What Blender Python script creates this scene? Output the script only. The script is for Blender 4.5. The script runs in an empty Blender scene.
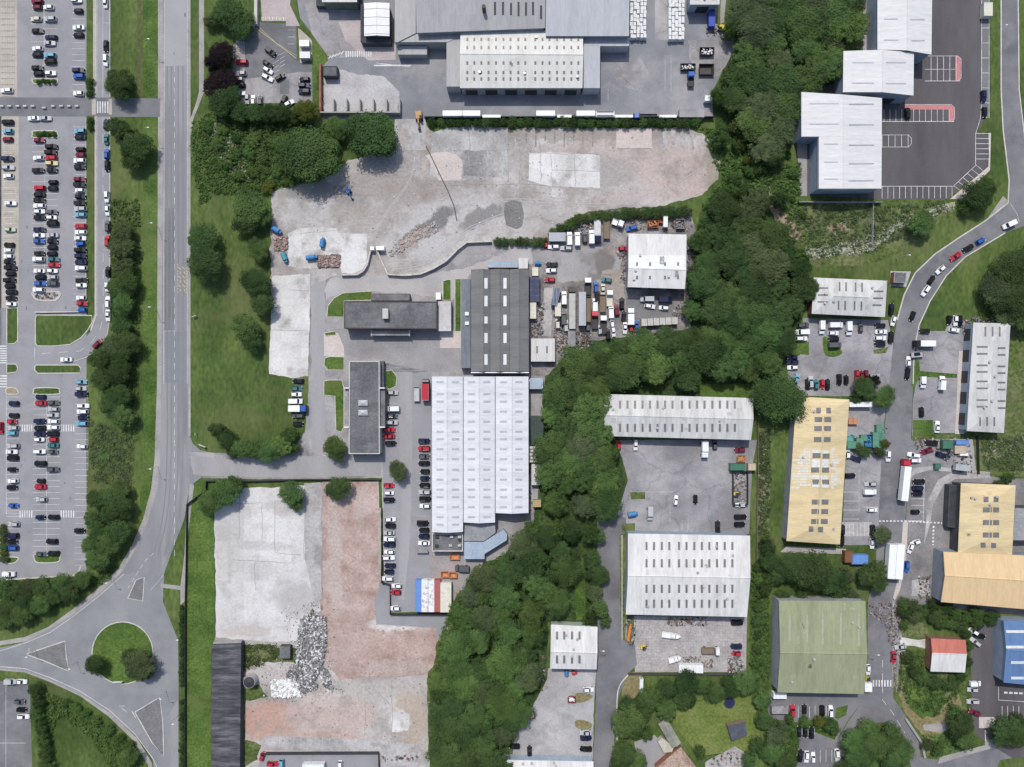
import bpy, math, random
from mathutils import Vector, Matrix, noise
R=random.Random(7)
S=0.38; H=270.0; CX=512.0; CY=383.5
scene=bpy.context.scene; COL=scene.collection
def G(px,py,z=0.0):
    k=S*(1-z/H); return Vector(((px-CX)*k,(CY-py)*k,z))
# ---------------------------------------------------------------- materials
def lin(c):
    return tuple(((v/255.)/12.92 if v/255.<=0.04045 else (((v/255.)+.055)/1.055)**2.4) for v in c)
MATS={}
def new_mat(name):
    m=bpy.data.materials.new(name); m.use_nodes=True; nt=m.node_tree; b=nt.nodes['Principled BSDF']; return m,nt,b
def N(nt,t,**k):
    n=nt.nodes.new(t)
    for a,v in k.items(): setattr(n,a,v)
    return n
def surf(name,cols,scale=.12,fine=1.6,grain=.10,rough=.9,stretch=(1,1,1),stain=None,seam=None,bump=.0,coord='pos',spec=.25,stain_scale=.05,stain_w=.18,metal=0,contrast=.16,stain_str=(1,1,1),crack=0,zones=(),streak=None):
    """layered procedural surface: colour ramp over big noise, fine speckle, optional stains and joints"""
    if name in MATS: return MATS[name]
    m,nt,b=new_mat(name); L=nt.links
    b.inputs['Roughness'].default_value=rough; b.inputs['Specular IOR Level'].default_value=spec; b.inputs['Metallic'].default_value=metal
    if coord=='pos': src=N(nt,'ShaderNodeNewGeometry').outputs['Position']
    else: src=N(nt,'ShaderNodeTexCoord').outputs['Object']
    mp=N(nt,'ShaderNodeMapping'); mp.inputs['Scale'].default_value=stretch; L.new(src,mp.inputs['Vector'])
    n1=N(nt,'ShaderNodeTexNoise'); n1.inputs['Scale'].default_value=scale; n1.inputs['Detail'].default_value=7; n1.inputs['Roughness'].default_value=.65
    L.new(mp.outputs[0],n1.inputs['Vector'])
    rp=N(nt,'ShaderNodeValToRGB'); L.new(n1.outputs['Fac'],rp.inputs['Fac'])
    n=len(cols); cr=rp.color_ramp
    for i,c in enumerate(cols):
        p=.5 if n==1 else .5-contrast+2*contrast*i/(n-1)
        if i<2: e=cr.elements[i]; e.position=p
        else: e=cr.elements.new(p)
        e.color=(*c,1)
    if n==1: cr.elements[1].position=.9; cr.elements[1].color=(*cols[0],1)
    out=rp.outputs['Color']
    if zones:
        zn=N(nt,'ShaderNodeTexNoise'); zn.inputs['Scale'].default_value=.09; zn.inputs['Detail'].default_value=7; zn.inputs['Roughness'].default_value=.7; L.new(src,zn.inputs['Vector'])
        zv=N(nt,'ShaderNodeVectorMath',operation='MULTIPLY_ADD'); L.new(zn.outputs['Color'],zv.inputs[0]); zv.inputs[1].default_value=(11,11,0); L.new(src,zv.inputs[2])
        zs=N(nt,'ShaderNodeVectorMath',operation='SUBTRACT'); L.new(zv.outputs[0],zs.inputs[0]); zs.inputs[1].default_value=(5.5,5.5,0)
        for (zx,zy,rx,ry,ang,zc,zw) in zones:
            c_=G(zx,zy); mz=N(nt,'ShaderNodeMapping',vector_type='TEXTURE'); mz.inputs['Location'].default_value=(c_.x,c_.y,0); mz.inputs['Rotation'].default_value=(0,0,math.radians(ang)); mz.inputs['Scale'].default_value=(rx*S,ry*S,1e3); L.new(zs.outputs[0],mz.inputs['Vector'])
            ln=N(nt,'ShaderNodeVectorMath',operation='LENGTH'); L.new(mz.outputs[0],ln.inputs[0])
            mm=N(nt,'ShaderNodeMapRange'); mm.inputs['From Min'].default_value=1.18; mm.inputs['From Max'].default_value=.82; mm.inputs['To Max'].default_value=zw; L.new(ln.outputs['Value'],mm.inputs['Value'])
            mx=N(nt,'ShaderNodeMix',data_type='RGBA'); L.new(mm.outputs[0],mx.inputs['Factor']); L.new(out,mx.inputs['A']); mx.inputs['B'].default_value=(*zc,1); out=mx.outputs['Result']
    if streak:
        ms=N(nt,'ShaderNodeMapping'); ms.inputs['Scale'].default_value=streak[1]; ms.inputs['Location'].default_value=(7,53,0); L.new(src,ms.inputs['Vector'])
        n4=N(nt,'ShaderNodeTexNoise'); n4.inputs['Scale'].default_value=1; n4.inputs['Detail'].default_value=5; n4.inputs['Roughness'].default_value=.75; L.new(ms.outputs[0],n4.inputs['Vector'])
        m4=N(nt,'ShaderNodeMapRange'); m4.inputs['From Min'].default_value=.54; m4.inputs['From Max'].default_value=.78; m4.inputs['To Max'].default_value=.75; L.new(n4.outputs['Fac'],m4.inputs['Value'])
        mx=N(nt,'ShaderNodeMix',data_type='RGBA'); L.new(m4.outputs[0],mx.inputs['Factor']); L.new(out,mx.inputs['A']); mx.inputs['B'].default_value=(*streak[0],1); out=mx.outputs['Result']
    if grain>0:
        n2=N(nt,'ShaderNodeTexNoise'); n2.inputs['Scale'].default_value=fine; n2.inputs['Detail'].default_value=4; L.new(mp.outputs[0],n2.inputs['Vector'])
        mr=N(nt,'ShaderNodeMapRange'); mr.inputs['From Min'].default_value=.3; mr.inputs['From Max'].default_value=.7
        mr.inputs['To Min'].default_value=1-grain*1.5; mr.inputs['To Max'].default_value=1+grain*1.5; L.new(n2.outputs['Fac'],mr.inputs['Value'])
        mx=N(nt,'ShaderNodeMix',data_type='RGBA',blend_type='MULTIPLY'); mx.inputs['Factor'].default_value=1
        L.new(out,mx.inputs['A']); L.new(mr.outputs[0],mx.inputs['B']); out=mx.outputs['Result']
    if stain:
        ms=N(nt,'ShaderNodeMapping'); ms.inputs['Scale'].default_value=stain_str; ms.inputs['Location'].default_value=(31,17,5); L.new(src,ms.inputs['Vector'])
        n3=N(nt,'ShaderNodeTexNoise'); n3.inputs['Scale'].default_value=stain_scale; n3.inputs['Detail'].default_value=8; n3.inputs['Roughness'].default_value=.7
        L.new(ms.outputs[0],n3.inputs['Vector'])
        m3=N(nt,'ShaderNodeMapRange'); m3.inputs['From Min'].default_value=.5; m3.inputs['From Max'].default_value=.5+stain_w; L.new(n3.outputs['Fac'],m3.inputs['Value'])
        mx=N(nt,'ShaderNodeMix',data_type='RGBA'); L.new(m3.outputs[0],mx.inputs['Factor']); L.new(out,mx.inputs['A']); mx.inputs['B'].default_value=(*stain,1); out=mx.outputs['Result']
    if seam:
        w,h,dark,ms_=seam[:4]
        bt=N(nt,'ShaderNodeTexBrick'); bt.offset=0 if len(seam)<5 else .5; bt.inputs['Scale'].default_value=1; bt.inputs['Brick Width'].default_value=w; bt.inputs['Row Height'].default_value=h
        bt.inputs['Mortar Size'].default_value=ms_; bt.inputs['Color1'].default_value=(1,1,1,1); bt.inputs['Color2'].default_value=(.87,.87,.87,1) if 'slab' in name or 'yard' in name else (.93,.93,.93,1); bt.inputs['Mortar'].default_value=(dark,dark,dark,1)
        L.new(src,bt.inputs['Vector'])
        mx=N(nt,'ShaderNodeMix',data_type='RGBA',blend_type='MULTIPLY'); mx.inputs['Factor'].default_value=1
        L.new(out,mx.inputs['A']); L.new(bt.outputs['Color'],mx.inputs['B']); out=mx.outputs['Result']
    if crack:
        vn=N(nt,'ShaderNodeTexNoise'); vn.inputs['Scale'].default_value=.15; vn.inputs['Detail'].default_value=4; L.new(src,vn.inputs['Vector'])
        va=N(nt,'ShaderNodeVectorMath',operation='MULTIPLY_ADD'); L.new(vn.outputs['Color'],va.inputs[0]); va.inputs[1].default_value=(7,7,7); L.new(src,va.inputs[2])
        vo=N(nt,'ShaderNodeTexVoronoi',feature='DISTANCE_TO_EDGE'); vo.inputs['Scale'].default_value=crack; L.new(va.outputs[0],vo.inputs['Vector'])
        mc=N(nt,'ShaderNodeMapRange'); mc.inputs['From Max'].default_value=.022; mc.inputs['To Min'].default_value=.8; L.new(vo.outputs['Distance'],mc.inputs['Value'])
        mx=N(nt,'ShaderNodeMix',data_type='RGBA',blend_type='MULTIPLY'); mx.inputs['Factor'].default_value=1; L.new(out,mx.inputs['A']); L.new(mc.outputs[0],mx.inputs['B']); out=mx.outputs['Result']
    L.new(out,b.inputs['Base Color'])
    if bump:
        bp=N(nt,'ShaderNodeBump'); bp.inputs['Strength'].default_value=bump; bp.inputs['Distance'].default_value=.15
        nb=N(nt,'ShaderNodeTexNoise'); nb.inputs['Scale'].default_value=fine; nb.inputs['Detail'].default_value=5; L.new(src,nb.inputs['Vector'])
        L.new(nb.outputs['Fac'],bp.inputs['Height']); L.new(bp.outputs[0],b.inputs['Normal'])
    MATS[name]=m; return m
def k(c,f): return tuple(min(.95,x*f) for x in c)
def plain(name,c,rough=.6,spec=.4,var=.18,metal=0):
    return surf(name,[k(c,1-var),c,k(c,1+var*.6)],scale=.8,fine=5,grain=.05,rough=rough,spec=spec,coord='obj',metal=metal)
g=lambda v:(v,v,v)
GRASS=surf('grass_mown',[(.042,.073,.017),(.064,.103,.025),(.098,.136,.037)],scale=.06,fine=.9,grain=.2,bump=.5,stain=(.13,.132,.058),stain_scale=.035,stain_w=.28,stretch=(1,.45,1),contrast=.13)
GRASSB=surf('grass_lush',[(.043,.085,.015),(.066,.118,.022),(.095,.15,.033)],scale=.09,fine=1.2,grain=.25,contrast=.12,bump=.5,stain=(.11,.14,.045),stain_scale=.08,stain_w=.25)
GRASSR=surf('grass_rough',[(.045,.07,.016),(.08,.115,.03),(.14,.15,.07)],scale=.09,fine=.8,grain=.35,bump=.8,stain=(.19,.18,.1),stain_scale=.08,stain_w=.25)
WOODF=surf('woodland_floor',[(.02,.04,.01),(.035,.065,.018),(.06,.09,.03)],scale=.2,fine=1,grain=.3,bump=.5)
ASPH_M=surf('asphalt_main_road',[(.185,.188,.2),(.215,.218,.232),(.245,.245,.26)],scale=.05,fine=3,grain=.05,stretch=(2.5,.25,1),stain=(.27,.27,.275),stain_scale=.02,stain_w=.1,stain_str=(3,.35,1))
ASPH_R=surf('asphalt_roundabout',[(.19,.195,.21),(.23,.235,.245),(.265,.265,.27)],scale=.07,fine=3,grain=.06)
ASPH_P=surf('asphalt_car_park',[(.235,.235,.25),(.265,.265,.28),(.295,.29,.305)],scale=.06,fine=3,grain=.06,stain=(.2,.2,.21),stain_scale=.12,stain_w=.3)
ASPH_K=surf('asphalt_crossing_road',[(.13,.135,.145),(.16,.162,.172),(.19,.19,.2)],scale=.1,fine=3,grain=.07)
ASPH_Y=surf('asphalt_factory_yard',[(.16,.165,.182),(.21,.215,.232),(.265,.27,.285)],scale=.045,fine=2,grain=.06,stain=(.33,.32,.32),stain_scale=.035,stain_w=.2)
ASPH_D=surf('asphalt_new_dark',[(.078,.072,.078),(.098,.09,.098),(.115,.108,.115)],scale=.05,fine=3,grain=.06,stretch=(2,.4,1))
ASPH_E=surf('asphalt_estate_road',[(.115,.115,.125),(.155,.155,.165),(.2,.2,.21)],scale=.06,fine=3,grain=.07,stain=(.22,.215,.22),stain_scale=.1,stain_w=.2)
YARD=surf('worn_concrete_yard',[(.23,.22,.225),(.315,.305,.31),(.39,.375,.375)],scale=.05,fine=1.4,grain=.05,contrast=.12,stain=(.2,.19,.19),stain_scale=.09,stain_w=.2,seam=(7,7,.9,.01),crack=.07)
YARDE=surf('worn_tarmac_yard',[(.2,.195,.205),(.26,.255,.265),(.34,.33,.335)],scale=.05,fine=1.6,grain=.05,contrast=.11,stain=(.165,.16,.16),stain_scale=.07,stain_w=.25,crack=.05)
YARDS=surf('oily_scrapyard_ground',[(.14,.125,.12),(.23,.215,.21),(.34,.315,.3)],scale=.1,fine=1.2,grain=.15,stain=(.07,.062,.06),stain_scale=.1,stain_w=.22)
RUBBLE=surf('crushed_rubble_ground',[(.25,.225,.21),(.36,.335,.32),(.46,.435,.42)],scale=.045,fine=1.0,grain=.08,contrast=.1,stain=(.23,.2,.18),stain_scale=.09,stain_w=.2,bump=.3,stretch=(1,1.4,1))
SLABW=surf('pale_concrete_slab',[(.5,.49,.475),(.6,.59,.575),(.67,.66,.65)],scale=.07,fine=1.2,grain=.06,stain=(.3,.28,.255),stain_scale=.12,stain_w=.2,seam=(8,8,.78,.012),bump=.2)
SLABW2=surf('bleached_concrete_slab',[(.48,.47,.46),(.57,.56,.55),(.64,.635,.625)],scale=.045,fine=1.3,grain=.07,stain=(.37,.34,.32),stain_scale=.18,stain_w=.3,seam=(12,15,.94,.006,1),bump=.2,zones=[(300,600,22,16,0,(.38,.365,.35),.6),(287,508,24,8,0,(.4,.38,.365),.6),(224,560,8,34,0,(.44,.42,.4),.7),(262,547,28,5,0,(.4,.385,.37),.5),(245,630,26,6,0,(.45,.39,.36),.6),(262,572,14,10,0,(.42,.41,.4),.5)])
SLABG=surf('grey_concrete_strip',[(.3,.29,.285),(.39,.38,.375),(.46,.45,.44)],scale=.09,fine=1,grain=.1,stain=(.22,.205,.2),stain_scale=.14,stain_w=.2,seam=(5,5,.8,.015))
PINK=surf('pink_crushed_brick',[(.31,.22,.19),(.4,.3,.265),(.48,.385,.35)],scale=.05,fine=1.1,grain=.08,contrast=.1,stain=(.46,.41,.38),stain_scale=.07,stain_w=.3,bump=.3)
PINKR=surf('red_brick_dust',[(.34,.195,.15),(.42,.275,.23),(.5,.36,.31)],scale=.05,fine=.9,grain=.08,contrast=.1,stain=(.45,.37,.32),stain_scale=.09,stain_w=.2,bump=.3)
GRAVEL=surf('grey_gravel',[(.17,.165,.165),(.245,.24,.24),(.32,.31,.31)],scale=.16,fine=1.5,grain=.15,bump=.4)
GRAVELL=surf('light_gravel',[(.34,.33,.33),(.41,.4,.4),(.47,.46,.46)],scale=.1,fine=1.3,grain=.09,bump=.3)
BEIGE=surf('beige_block_paving',[(.36,.325,.28),(.42,.385,.335),(.46,.42,.37)],scale=.1,fine=2,grain=.08,seam=(.9,2.27,.8,.06))
PINKP=surf('pink_block_paving',[(.36,.31,.31),(.43,.375,.37),(.48,.42,.41)],scale=.12,fine=2,grain=.08,seam=(.8,.8,.86,.05,1))
PAVE=surf('footway_paving',[(.25,.235,.225),(.31,.295,.285),(.36,.34,.33)],scale=.15,fine=2,grain=.1)
KERB=surf('kerb_concrete',[(.42,.4,.36),(.5,.48,.44),(.56,.54,.5)],scale=.3,fine=2,grain=.08)
PAINT=surf('white_road_paint',[g(.42),g(.58),g(.7)],scale=.3,fine=2,grain=.12)
PAINTF=surf('faded_road_paint',[g(.36),g(.46),g(.55)],scale=.4,fine=2,grain=.15)
PAINTY=surf('yellow_road_paint',[(.5,.42,.2),(.55,.46,.26),(.5,.44,.32)],scale=.5,fine=2,grain=.15)
PAINTR=surf('pink_bay_surface',[(.45,.17,.17),(.52,.22,.22)],scale=.5,fine=2,grain=.06)
SOIL=surf('bare_soil',[(.2,.15,.1),(.28,.22,.15),(.33,.27,.19)],scale=.2,fine=1.5,grain=.15)
def roofmat(name,c,axis='x',dirt=.16,seam=(1.0,6.1,.93,.03),rough=.55,stain=None,contrast=.16):
    st=(.25,1.6,1) if axis=='x' else (1.6,.25,1)
    return surf(name,[k(c,1-dirt),c,k(c,1+dirt*.35)],scale=.16,fine=1.2,grain=.05,rough=rough,stretch=st,stain=stain or k(c,.8),stain_scale=.25,stain_w=.35,stain_str=st,seam=seam,contrast=contrast,streak=(tuple(v*q for v,q in zip(c,(.72,.68,.6))),(.12,1.5,1) if axis=='x' else (1.5,.12,1)) if dirt>.07 else None)
RWX=roofmat('white_sheet_roof_across',(.62,.615,.6),'y'); RWY=roofmat('white_sheet_roof_down',(.63,.625,.61),'x',seam=(6.1,1.0,.93,.03))
RWN=roofmat('new_pale_steel_roof',(.62,.615,.61),'x',dirt=.05,seam=(30,1.0,.93,.04),stain=(.57,.57,.56))
RBF=roofmat('blue_white_factory_roof',(.63,.64,.66),'x',dirt=.08,seam=(6.1,1.5,.93,.03),stain=(.55,.56,.57))
RCR=roofmat('cream_white_sheet_roof',(.6,.595,.56),'y',dirt=.08,stain=(.46,.455,.42))
RDW=roofmat('dirty_white_sheet_roof',(.54,.54,.525),'y',dirt=.2,stain=(.34,.33,.31))
RGY=roofmat('grey_warehouse_roof',(.34,.34,.345),'y',dirt=.12,seam=(1.9,9,.86,.04))
RGB=roofmat('blue_grey_warehouse_roof',(.385,.4,.43),'y',dirt=.07,seam=(1.2,9,.93,.04))
RDK=roofmat('dark_sheet_roof',(.17,.17,.172),'x',dirt=.2,seam=(6,1.1,.85,.05))
RFE=surf('grey_felt_roof',[(.105,.107,.112),(.14,.142,.148),(.19,.19,.195)],scale=.12,fine=1.4,grain=.14,seam=(8,1.2,.85,.03,1),stain=(.09,.09,.095),stain_scale=.15)
RBK=surf('black_patched_shed_roof',[(.045,.045,.05),(.075,.075,.085),(.14,.14,.155)],scale=.25,fine=1,grain=.15,stretch=(.25,1.5,1),seam=(12,1.6,.7,.06))
RYE=roofmat('buff_yellow_sheet_roof',(.62,.5,.29),'x',dirt=.16,seam=(6,1.0,.9,.04),stain=(.55,.49,.34))
ROR=roofmat('apricot_sheet_roof',(.63,.46,.26),'y',dirt=.05,seam=(1.0,9,.93,.04),stain=(.66,.52,.32))
RGN=roofmat('moss_green_sheet_roof',(.265,.285,.175),'y',dirt=.16,seam=(1.0,7,.9,.04),stain=(.34,.36,.23))
RBL=roofmat('blue_sheet_roof',(.11,.19,.36),'y',dirt=.1,seam=(1,9,.9,.04),stain=(.12,.21,.38))
RRD=roofmat('faded_red_sheet_roof',(.46,.15,.115),'y',dirt=.2,stain=(.5,.27,.22))
RTE=surf('terracotta_tiles',[(.24,.16,.125),(.33,.235,.19),(.42,.33,.28)],scale=.6,fine=2,grain=.2,seam=(.4,.5,.8,.05,1))
WALLG=surf('grey_clad_wall',[(.2,.21,.22),(.28,.29,.31)],scale=.3,fine=2,grain=.06,rough=.7)
WALLB=surf('blue_grey_clad_wall',[(.22,.27,.33),(.3,.35,.42)],scale=.3,fine=2,grain=.05,rough=.6)
WALLR=surf('red_brick_wall',[(.2,.09,.06),(.28,.14,.1)],scale=.5,fine=3,grain=.12,seam=(.45,.15,.8,.01,1))
WALLC=surf('pale_rendered_wall',[(.42,.41,.38),(.5,.49,.46)],scale=.3,fine=2,grain=.08)
WALLN=surf('dark_clad_wall',[(.05,.052,.06),(.08,.082,.09)],scale=.3,fine=2,grain=.08)
LITD=surf('weathered_roof_light',[(.13,.125,.12),(.19,.185,.18)],scale=.6,fine=2,grain=.1,rough=.35,spec=.5)
LITM=surf('milky_roof_light',[(.36,.37,.4),(.44,.45,.48)],scale=.6,fine=2,grain=.06,rough=.35,spec=.5)
LITW=surf('bright_roof_light',[(.68,.69,.68),(.78,.79,.78)],scale=.6,fine=2,grain=.05,rough=.4,spec=.5)
GLASS=plain('dark_window_glass',(.012,.014,.017),rough=.08,spec=.5,var=.1)
RUBR=plain('black_tyre_rubber',g(.02),rough=.9)
DARKM=plain('dark_metalwork',(.035,.035,.038),rough=.6)
GALV=plain('galvanised_steel',(.45,.46,.47),rough=.45,metal=.3)
WOODP=plain('weathered_timber',(.19,.145,.105),rough=.9)
RUST=plain('rusty_steel',(.17,.08,.045),rough=.9)
WALLCON=plain('dull_concrete_wall',(.3,.295,.285),rough=.9)
# ---------------------------------------------------------------- mesh helpers
STACK=[]
def mesh_obj(name,vs,fs,mat,parent=None,smooth=False,mats=None,fm=None):
    me=bpy.data.meshes.new(name)
    off=parent.matrix_world_loc if False else (Vector(parent.location) if parent is not None else None)
    if parent is None: pass
    me.from_pydata([tuple(v) for v in vs],[],fs); me.materials.append(mat)
    if mats:
        for m_ in mats: me.materials.append(m_)
        for i,p in enumerate(me.polygons): p.material_index=fm[i]
    if smooth:
        for p in me.polygons: p.use_smooth=True
    me.update()
    o=bpy.data.objects.new(name,me); COL.objects.link(o)
    if parent is not None: o.parent=parent
    return o
class MB:
    """collects shapes; coordinates local to the parent"""
    def __init__(s): s.v=[]; s.f=[]
    def add(s,vs,fs):
        n=len(s.v); s.v+= [Vector(v) for v in vs]; s.f+=[tuple(i+n for i in f) for f in fs]; return s
    def box(s,x0,x1,y0,y1,z0,z1,T=None,tx=0,ty=0):
        vs=[(x0,y0,z0),(x1,y0,z0),(x1,y1,z0),(x0,y1,z0),(x0+tx,y0+ty,z1),(x1-tx,y0+ty,z1),(x1-tx,y1-ty,z1),(x0+tx,y1-ty,z1)]
        vs=[Vector(v) for v in vs]
        if T is not None: vs=[T@v for v in vs]
        return s.add(vs,[(0,3,2,1),(4,5,6,7),(0,1,5,4),(1,2,6,5),(2,3,7,6),(3,0,4,7)])
    def prism(s,pts,z0,z1):
        n=len(pts); zt=z1 if isinstance(z1,(list,tuple)) else [z1]*n
        a=sum(pts[i][0]*pts[(i+1)%n][1]-pts[(i+1)%n][0]*pts[i][1] for i in range(n))
        if a<0: pts=pts[::-1]; zt=list(zt)[::-1]
        vs=[(p[0],p[1],z0) for p in pts]+[(p[0],p[1],zt[i]) for i,p in enumerate(pts)]
        fs=[tuple(range(n-1,-1,-1)),tuple(range(n,2*n))]+[(i,(i+1)%n,n+(i+1)%n,n+i) for i in range(n)]
        return s.add(vs,fs)
    def cyl(s,c,r,z0,z1,n=10,r2=None,axis='z',cap=True):
        r2=r if r2 is None else r2; vs=[]
        for z,rr in ((z0,r),(z1,r2)):
            for i in range(n):
                a=2*math.pi*i/n; p=(rr*math.cos(a),rr*math.sin(a))
                if axis=='z': vs.append((c[0]+p[0],c[1]+p[1],z))
                elif axis=='y': vs.append((c[0]+p[0],z,c[1]+p[1]))
                else: vs.append((z,c[0]+p[0],c[1]+p[1]))
        fs=[(i,(i+1)%n,n+(i+1)%n,n+i) for i in range(n)]
        if cap: fs+=[tuple(range(n-1,-1,-1)),tuple(range(n,2*n))]
        return s.add(vs,fs)
    def tube(s,p,q,r,r2=None,n=6):
        p=Vector(p);q=Vector(q);r2=r if r2 is None else r2; d=(q-p).normalized()
        u=d.orthogonal().normalized(); w=d.cross(u); vs=[]
        for c,rr in ((p,r),(q,r2)):
            for i in range(n):
                a=2*math.pi*i/n; vs.append(c+u*(rr*math.cos(a))+w*(rr*math.sin(a)))
        return s.add(vs,[(i,(i+1)%n,n+(i+1)%n,n+i) for i in range(n)]+[tuple(range(n-1,-1,-1)),tuple(range(n,2*n))])
    def build(s,name,mat,parent=None,smooth=False): return mesh_obj(name,s.v,s.f,mat,parent,smooth)
LABELS=[]
def tag(o,label,cat,group=None,kind=None):
    o['label']=label; o['category']=cat
    if group: o['group']=group
    if kind: o['kind']=kind
    LABELS.append((o.name,label,group)); return o
def thing(name,label,cat,loc,rz=0,group=None):
    o=bpy.data.objects.new(name,None); COL.objects.link(o); o.location=loc; o.rotation_euler=(0,0,rz); o.empty_display_size=.5
    return tag(o,label,cat,group)
# ground sheets ------------------------------------------------------------
def inside(p,poly):
    x,y=p; c=False; n=len(poly); j=n-1
    for i in range(n):
        xi,yi=poly[i]; xj,yj=poly[j]
        if (yi>y)!=(yj>y) and x<(xj-xi)*(y-yi)/(yj-yi)+xi: c=not c
        j=i
    return c
def rough_edge(pts,amp,step=3.0):
    out=[]; n=len(pts)
    for i in range(n):
        a=Vector(pts[i]); b=Vector(pts[(i+1)%n]); d=b-a; L=d.length
        if L<1e-6: continue
        nrm=Vector((-d.y,d.x))/L; m=max(1,int(L/step))
        for j in range(m):
            p=a+d*(j/m); q=noise.noise(Vector((p.x*.11,p.y*.11,3.3)))*1.6+noise.noise(Vector((p.x*.45,p.y*.45,7.7)))
            out.append(tuple(p+nrm*(amp*q)))
    return out
def smooth_pts(pts,closed=True,sub=4):
    n=len(pts); out=[]
    rng=range(n) if closed else range(n-1)
    for i in rng:
        P=[Vector(pts[(i+d)%n]) if closed else Vector(pts[min(max(i+d,0),n-1)]) for d in (-1,0,1,2)]
        for j in range(sub):
            t=j/sub
            out.append(tuple(.5*((2*P[1])+(P[2]-P[0])*t+(2*P[0]-5*P[1]+4*P[2]-P[3])*t*t+(3*P[1]-P[0]-3*P[2]+P[3])*t**3)))
    if not closed: out.append(tuple(pts[-1]))
    return out
import mathutils.geometry as geo
LV=[0]
def fill(name,pts,mat,z,thick=0):
    ws=[G(x,y) for x,y in pts]
    tri=geo.tessellate_polygon([[Vector((w.x,w.y,0)) for w in ws]])
    n=len(ws); vs=[(w.x,w.y,z) for w in ws]; fs=[]
    for t in tri:
        a,b,c=[Vector(vs[i]) for i in t]
        fs.append(tuple(t) if (b-a).cross(c-a).z>0 else (t[0],t[2],t[1]))
    if thick:
        vs+=[(w.x,w.y,z-thick) for w in ws]
        ar=sum(ws[i].x*ws[(i+1)%n].y-ws[(i+1)%n].x*ws[i].y for i in range(n))
        for i in range(n):
            j=(i+1)%n; fs.append((n+i,n+j,j,i) if ar>0 else (i,j,n+j,n+i))
    return mesh_obj(name,vs,fs,mat)
def sheet(name,pts,mat,lv=None,amp=0,sm=False,step=3):
    LV[0]+=.25
    if sm: pts=smooth_pts(pts)
    if amp: pts=rough_edge(pts,amp,step)
    z=.004*(lv if lv is not None else 1)+.0004*LV[0]*.1
    o=fill(name,pts,mat,z); o['kind']='structure'; return o
def rect(x0,y0,x1,y1): return [(x0,y0),(x1,y0),(x1,y1),(x0,y1)]
def raised(name,pts,mat,h=.12,kerb=True,sm=False,kw=.35):
    if sm: pts=smooth_pts(pts)
    LV[0]+=.25
    o=fill(name,pts,mat,h+.0005*(LV[0]%40),h); o['kind']='structure'
    if kerb: kerbline(pts+[pts[0]],h=h+.03,w=kw)
    return o
KB=MB(); 
def strip(mb,pts,w,z0,z1,closed=False):
    """solid ribbon in pixel coordinates, w in metres"""
    ws=[G(x,y) for x,y in pts]
    n=len(ws)
    L=[];Rr=[]
    for i in range(n):
        a=ws[max(i-1,0)]; b=ws[min(i+1,n-1)]; d=(b-a); d.z=0
        if d.length<1e-6: d=Vector((1,0,0))
        d.normalize(); nn=Vector((-d.y,d.x,0))*w*.5
        L.append(ws[i]+nn); Rr.append(ws[i]-nn)
    vs=[]; 
    for i in range(n): vs+=[(L[i].x,L[i].y,z0),(Rr[i].x,Rr[i].y,z0),(Rr[i].x,Rr[i].y,z1),(L[i].x,L[i].y,z1)]
    fs=[(3,2,1,0),tuple(4*(n-1)+q for q in (0,1,2,3))]
    for i in range(n-1):
        a=4*i;b=a+4
        for q in range(4): fs.append((a+q,a+(q+1)%4,b+(q+1)%4,b+q))
    mb.add(vs,fs)
def kerbline(pts,h=.12,w=.3,sm=False):
    if sm: pts=smooth_pts(pts,False)
    strip(KB,pts,w,0,h)
def ribbon(name,pts,wpx,mat,lv,sm=True):
    if sm: pts=smooth_pts(pts,False)
    m=MB(); L=[];Q=[]; n=len(pts)
    for i in range(n):
        a=Vector(pts[max(i-1,0)]); b=Vector(pts[min(i+1,n-1)]); d=(b-a).normalized(); nn=Vector((-d.y,d.x))*wpx*.5; c=Vector(pts[i]); L.append(tuple(c+nn)); Q.append(tuple(c-nn))
    return sheet(name,L+Q[::-1],mat,lv)
MK={}
def mark(x0,y0,x1,y1,w=.5,col='w',z=.05):
    d=Vector((x1-x0,y1-y0)); L=d.length; 
    if L<.01: return
    nn=Vector((-d.y,d.x))/L*w*.5; m=MK.setdefault(col,MB())
    z+= R.random()*.004
    ps=[(x0+nn.x,y0+nn.y),(x1+nn.x,y1+nn.y),(x1-nn.x,y1-nn.y),(x0-nn.x,y0-nn.y)]
    vs=[G(*p)+Vector((0,0,z)) for p in ps]
    f=(0,1,2,3) if (vs[1]-vs[0]).cross(vs[2]-vs[0]).z>0 else (3,2,1,0)
    m.add(vs,[f])
def pline(pts,w=.5,col='w',sm=False,dash=None):
    if sm: pts=smooth_pts(pts,False)
    if dash is None:
        for a,b in zip(pts,pts[1:]): mark(*a,*b,w,col)
        return
    per=dash[0]+dash[1]; s0=0.0
    for a,b in zip(pts,pts[1:]):
        a=Vector(a);b=Vector(b); L=(b-a).length; n0=int(s0//per)
        for n in range(n0,int((s0+L)//per)+1):
            t0=max(n*per,s0)-s0; t1=min(n*per+dash[0],s0+L)-s0
            if t1-t0>.05: mark(*(a+(b-a)*(t0/L)),*(a+(b-a)*(t1/L)),w,col)
        s0+=L
def bays_h(x0,x1,ys,ye,p=5.97,w=.34,col='w'):
    y=ys
    while y<=ye+.01: mark(x0,y,x1,y,w,col); y+=p
def bays_v(y0,y1,xs,xe,p=6.3,w=.34,col='w'):
    x=xs
    while x<=xe+.01: mark(x,y0,x,y1,w,col); x+=p
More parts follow.
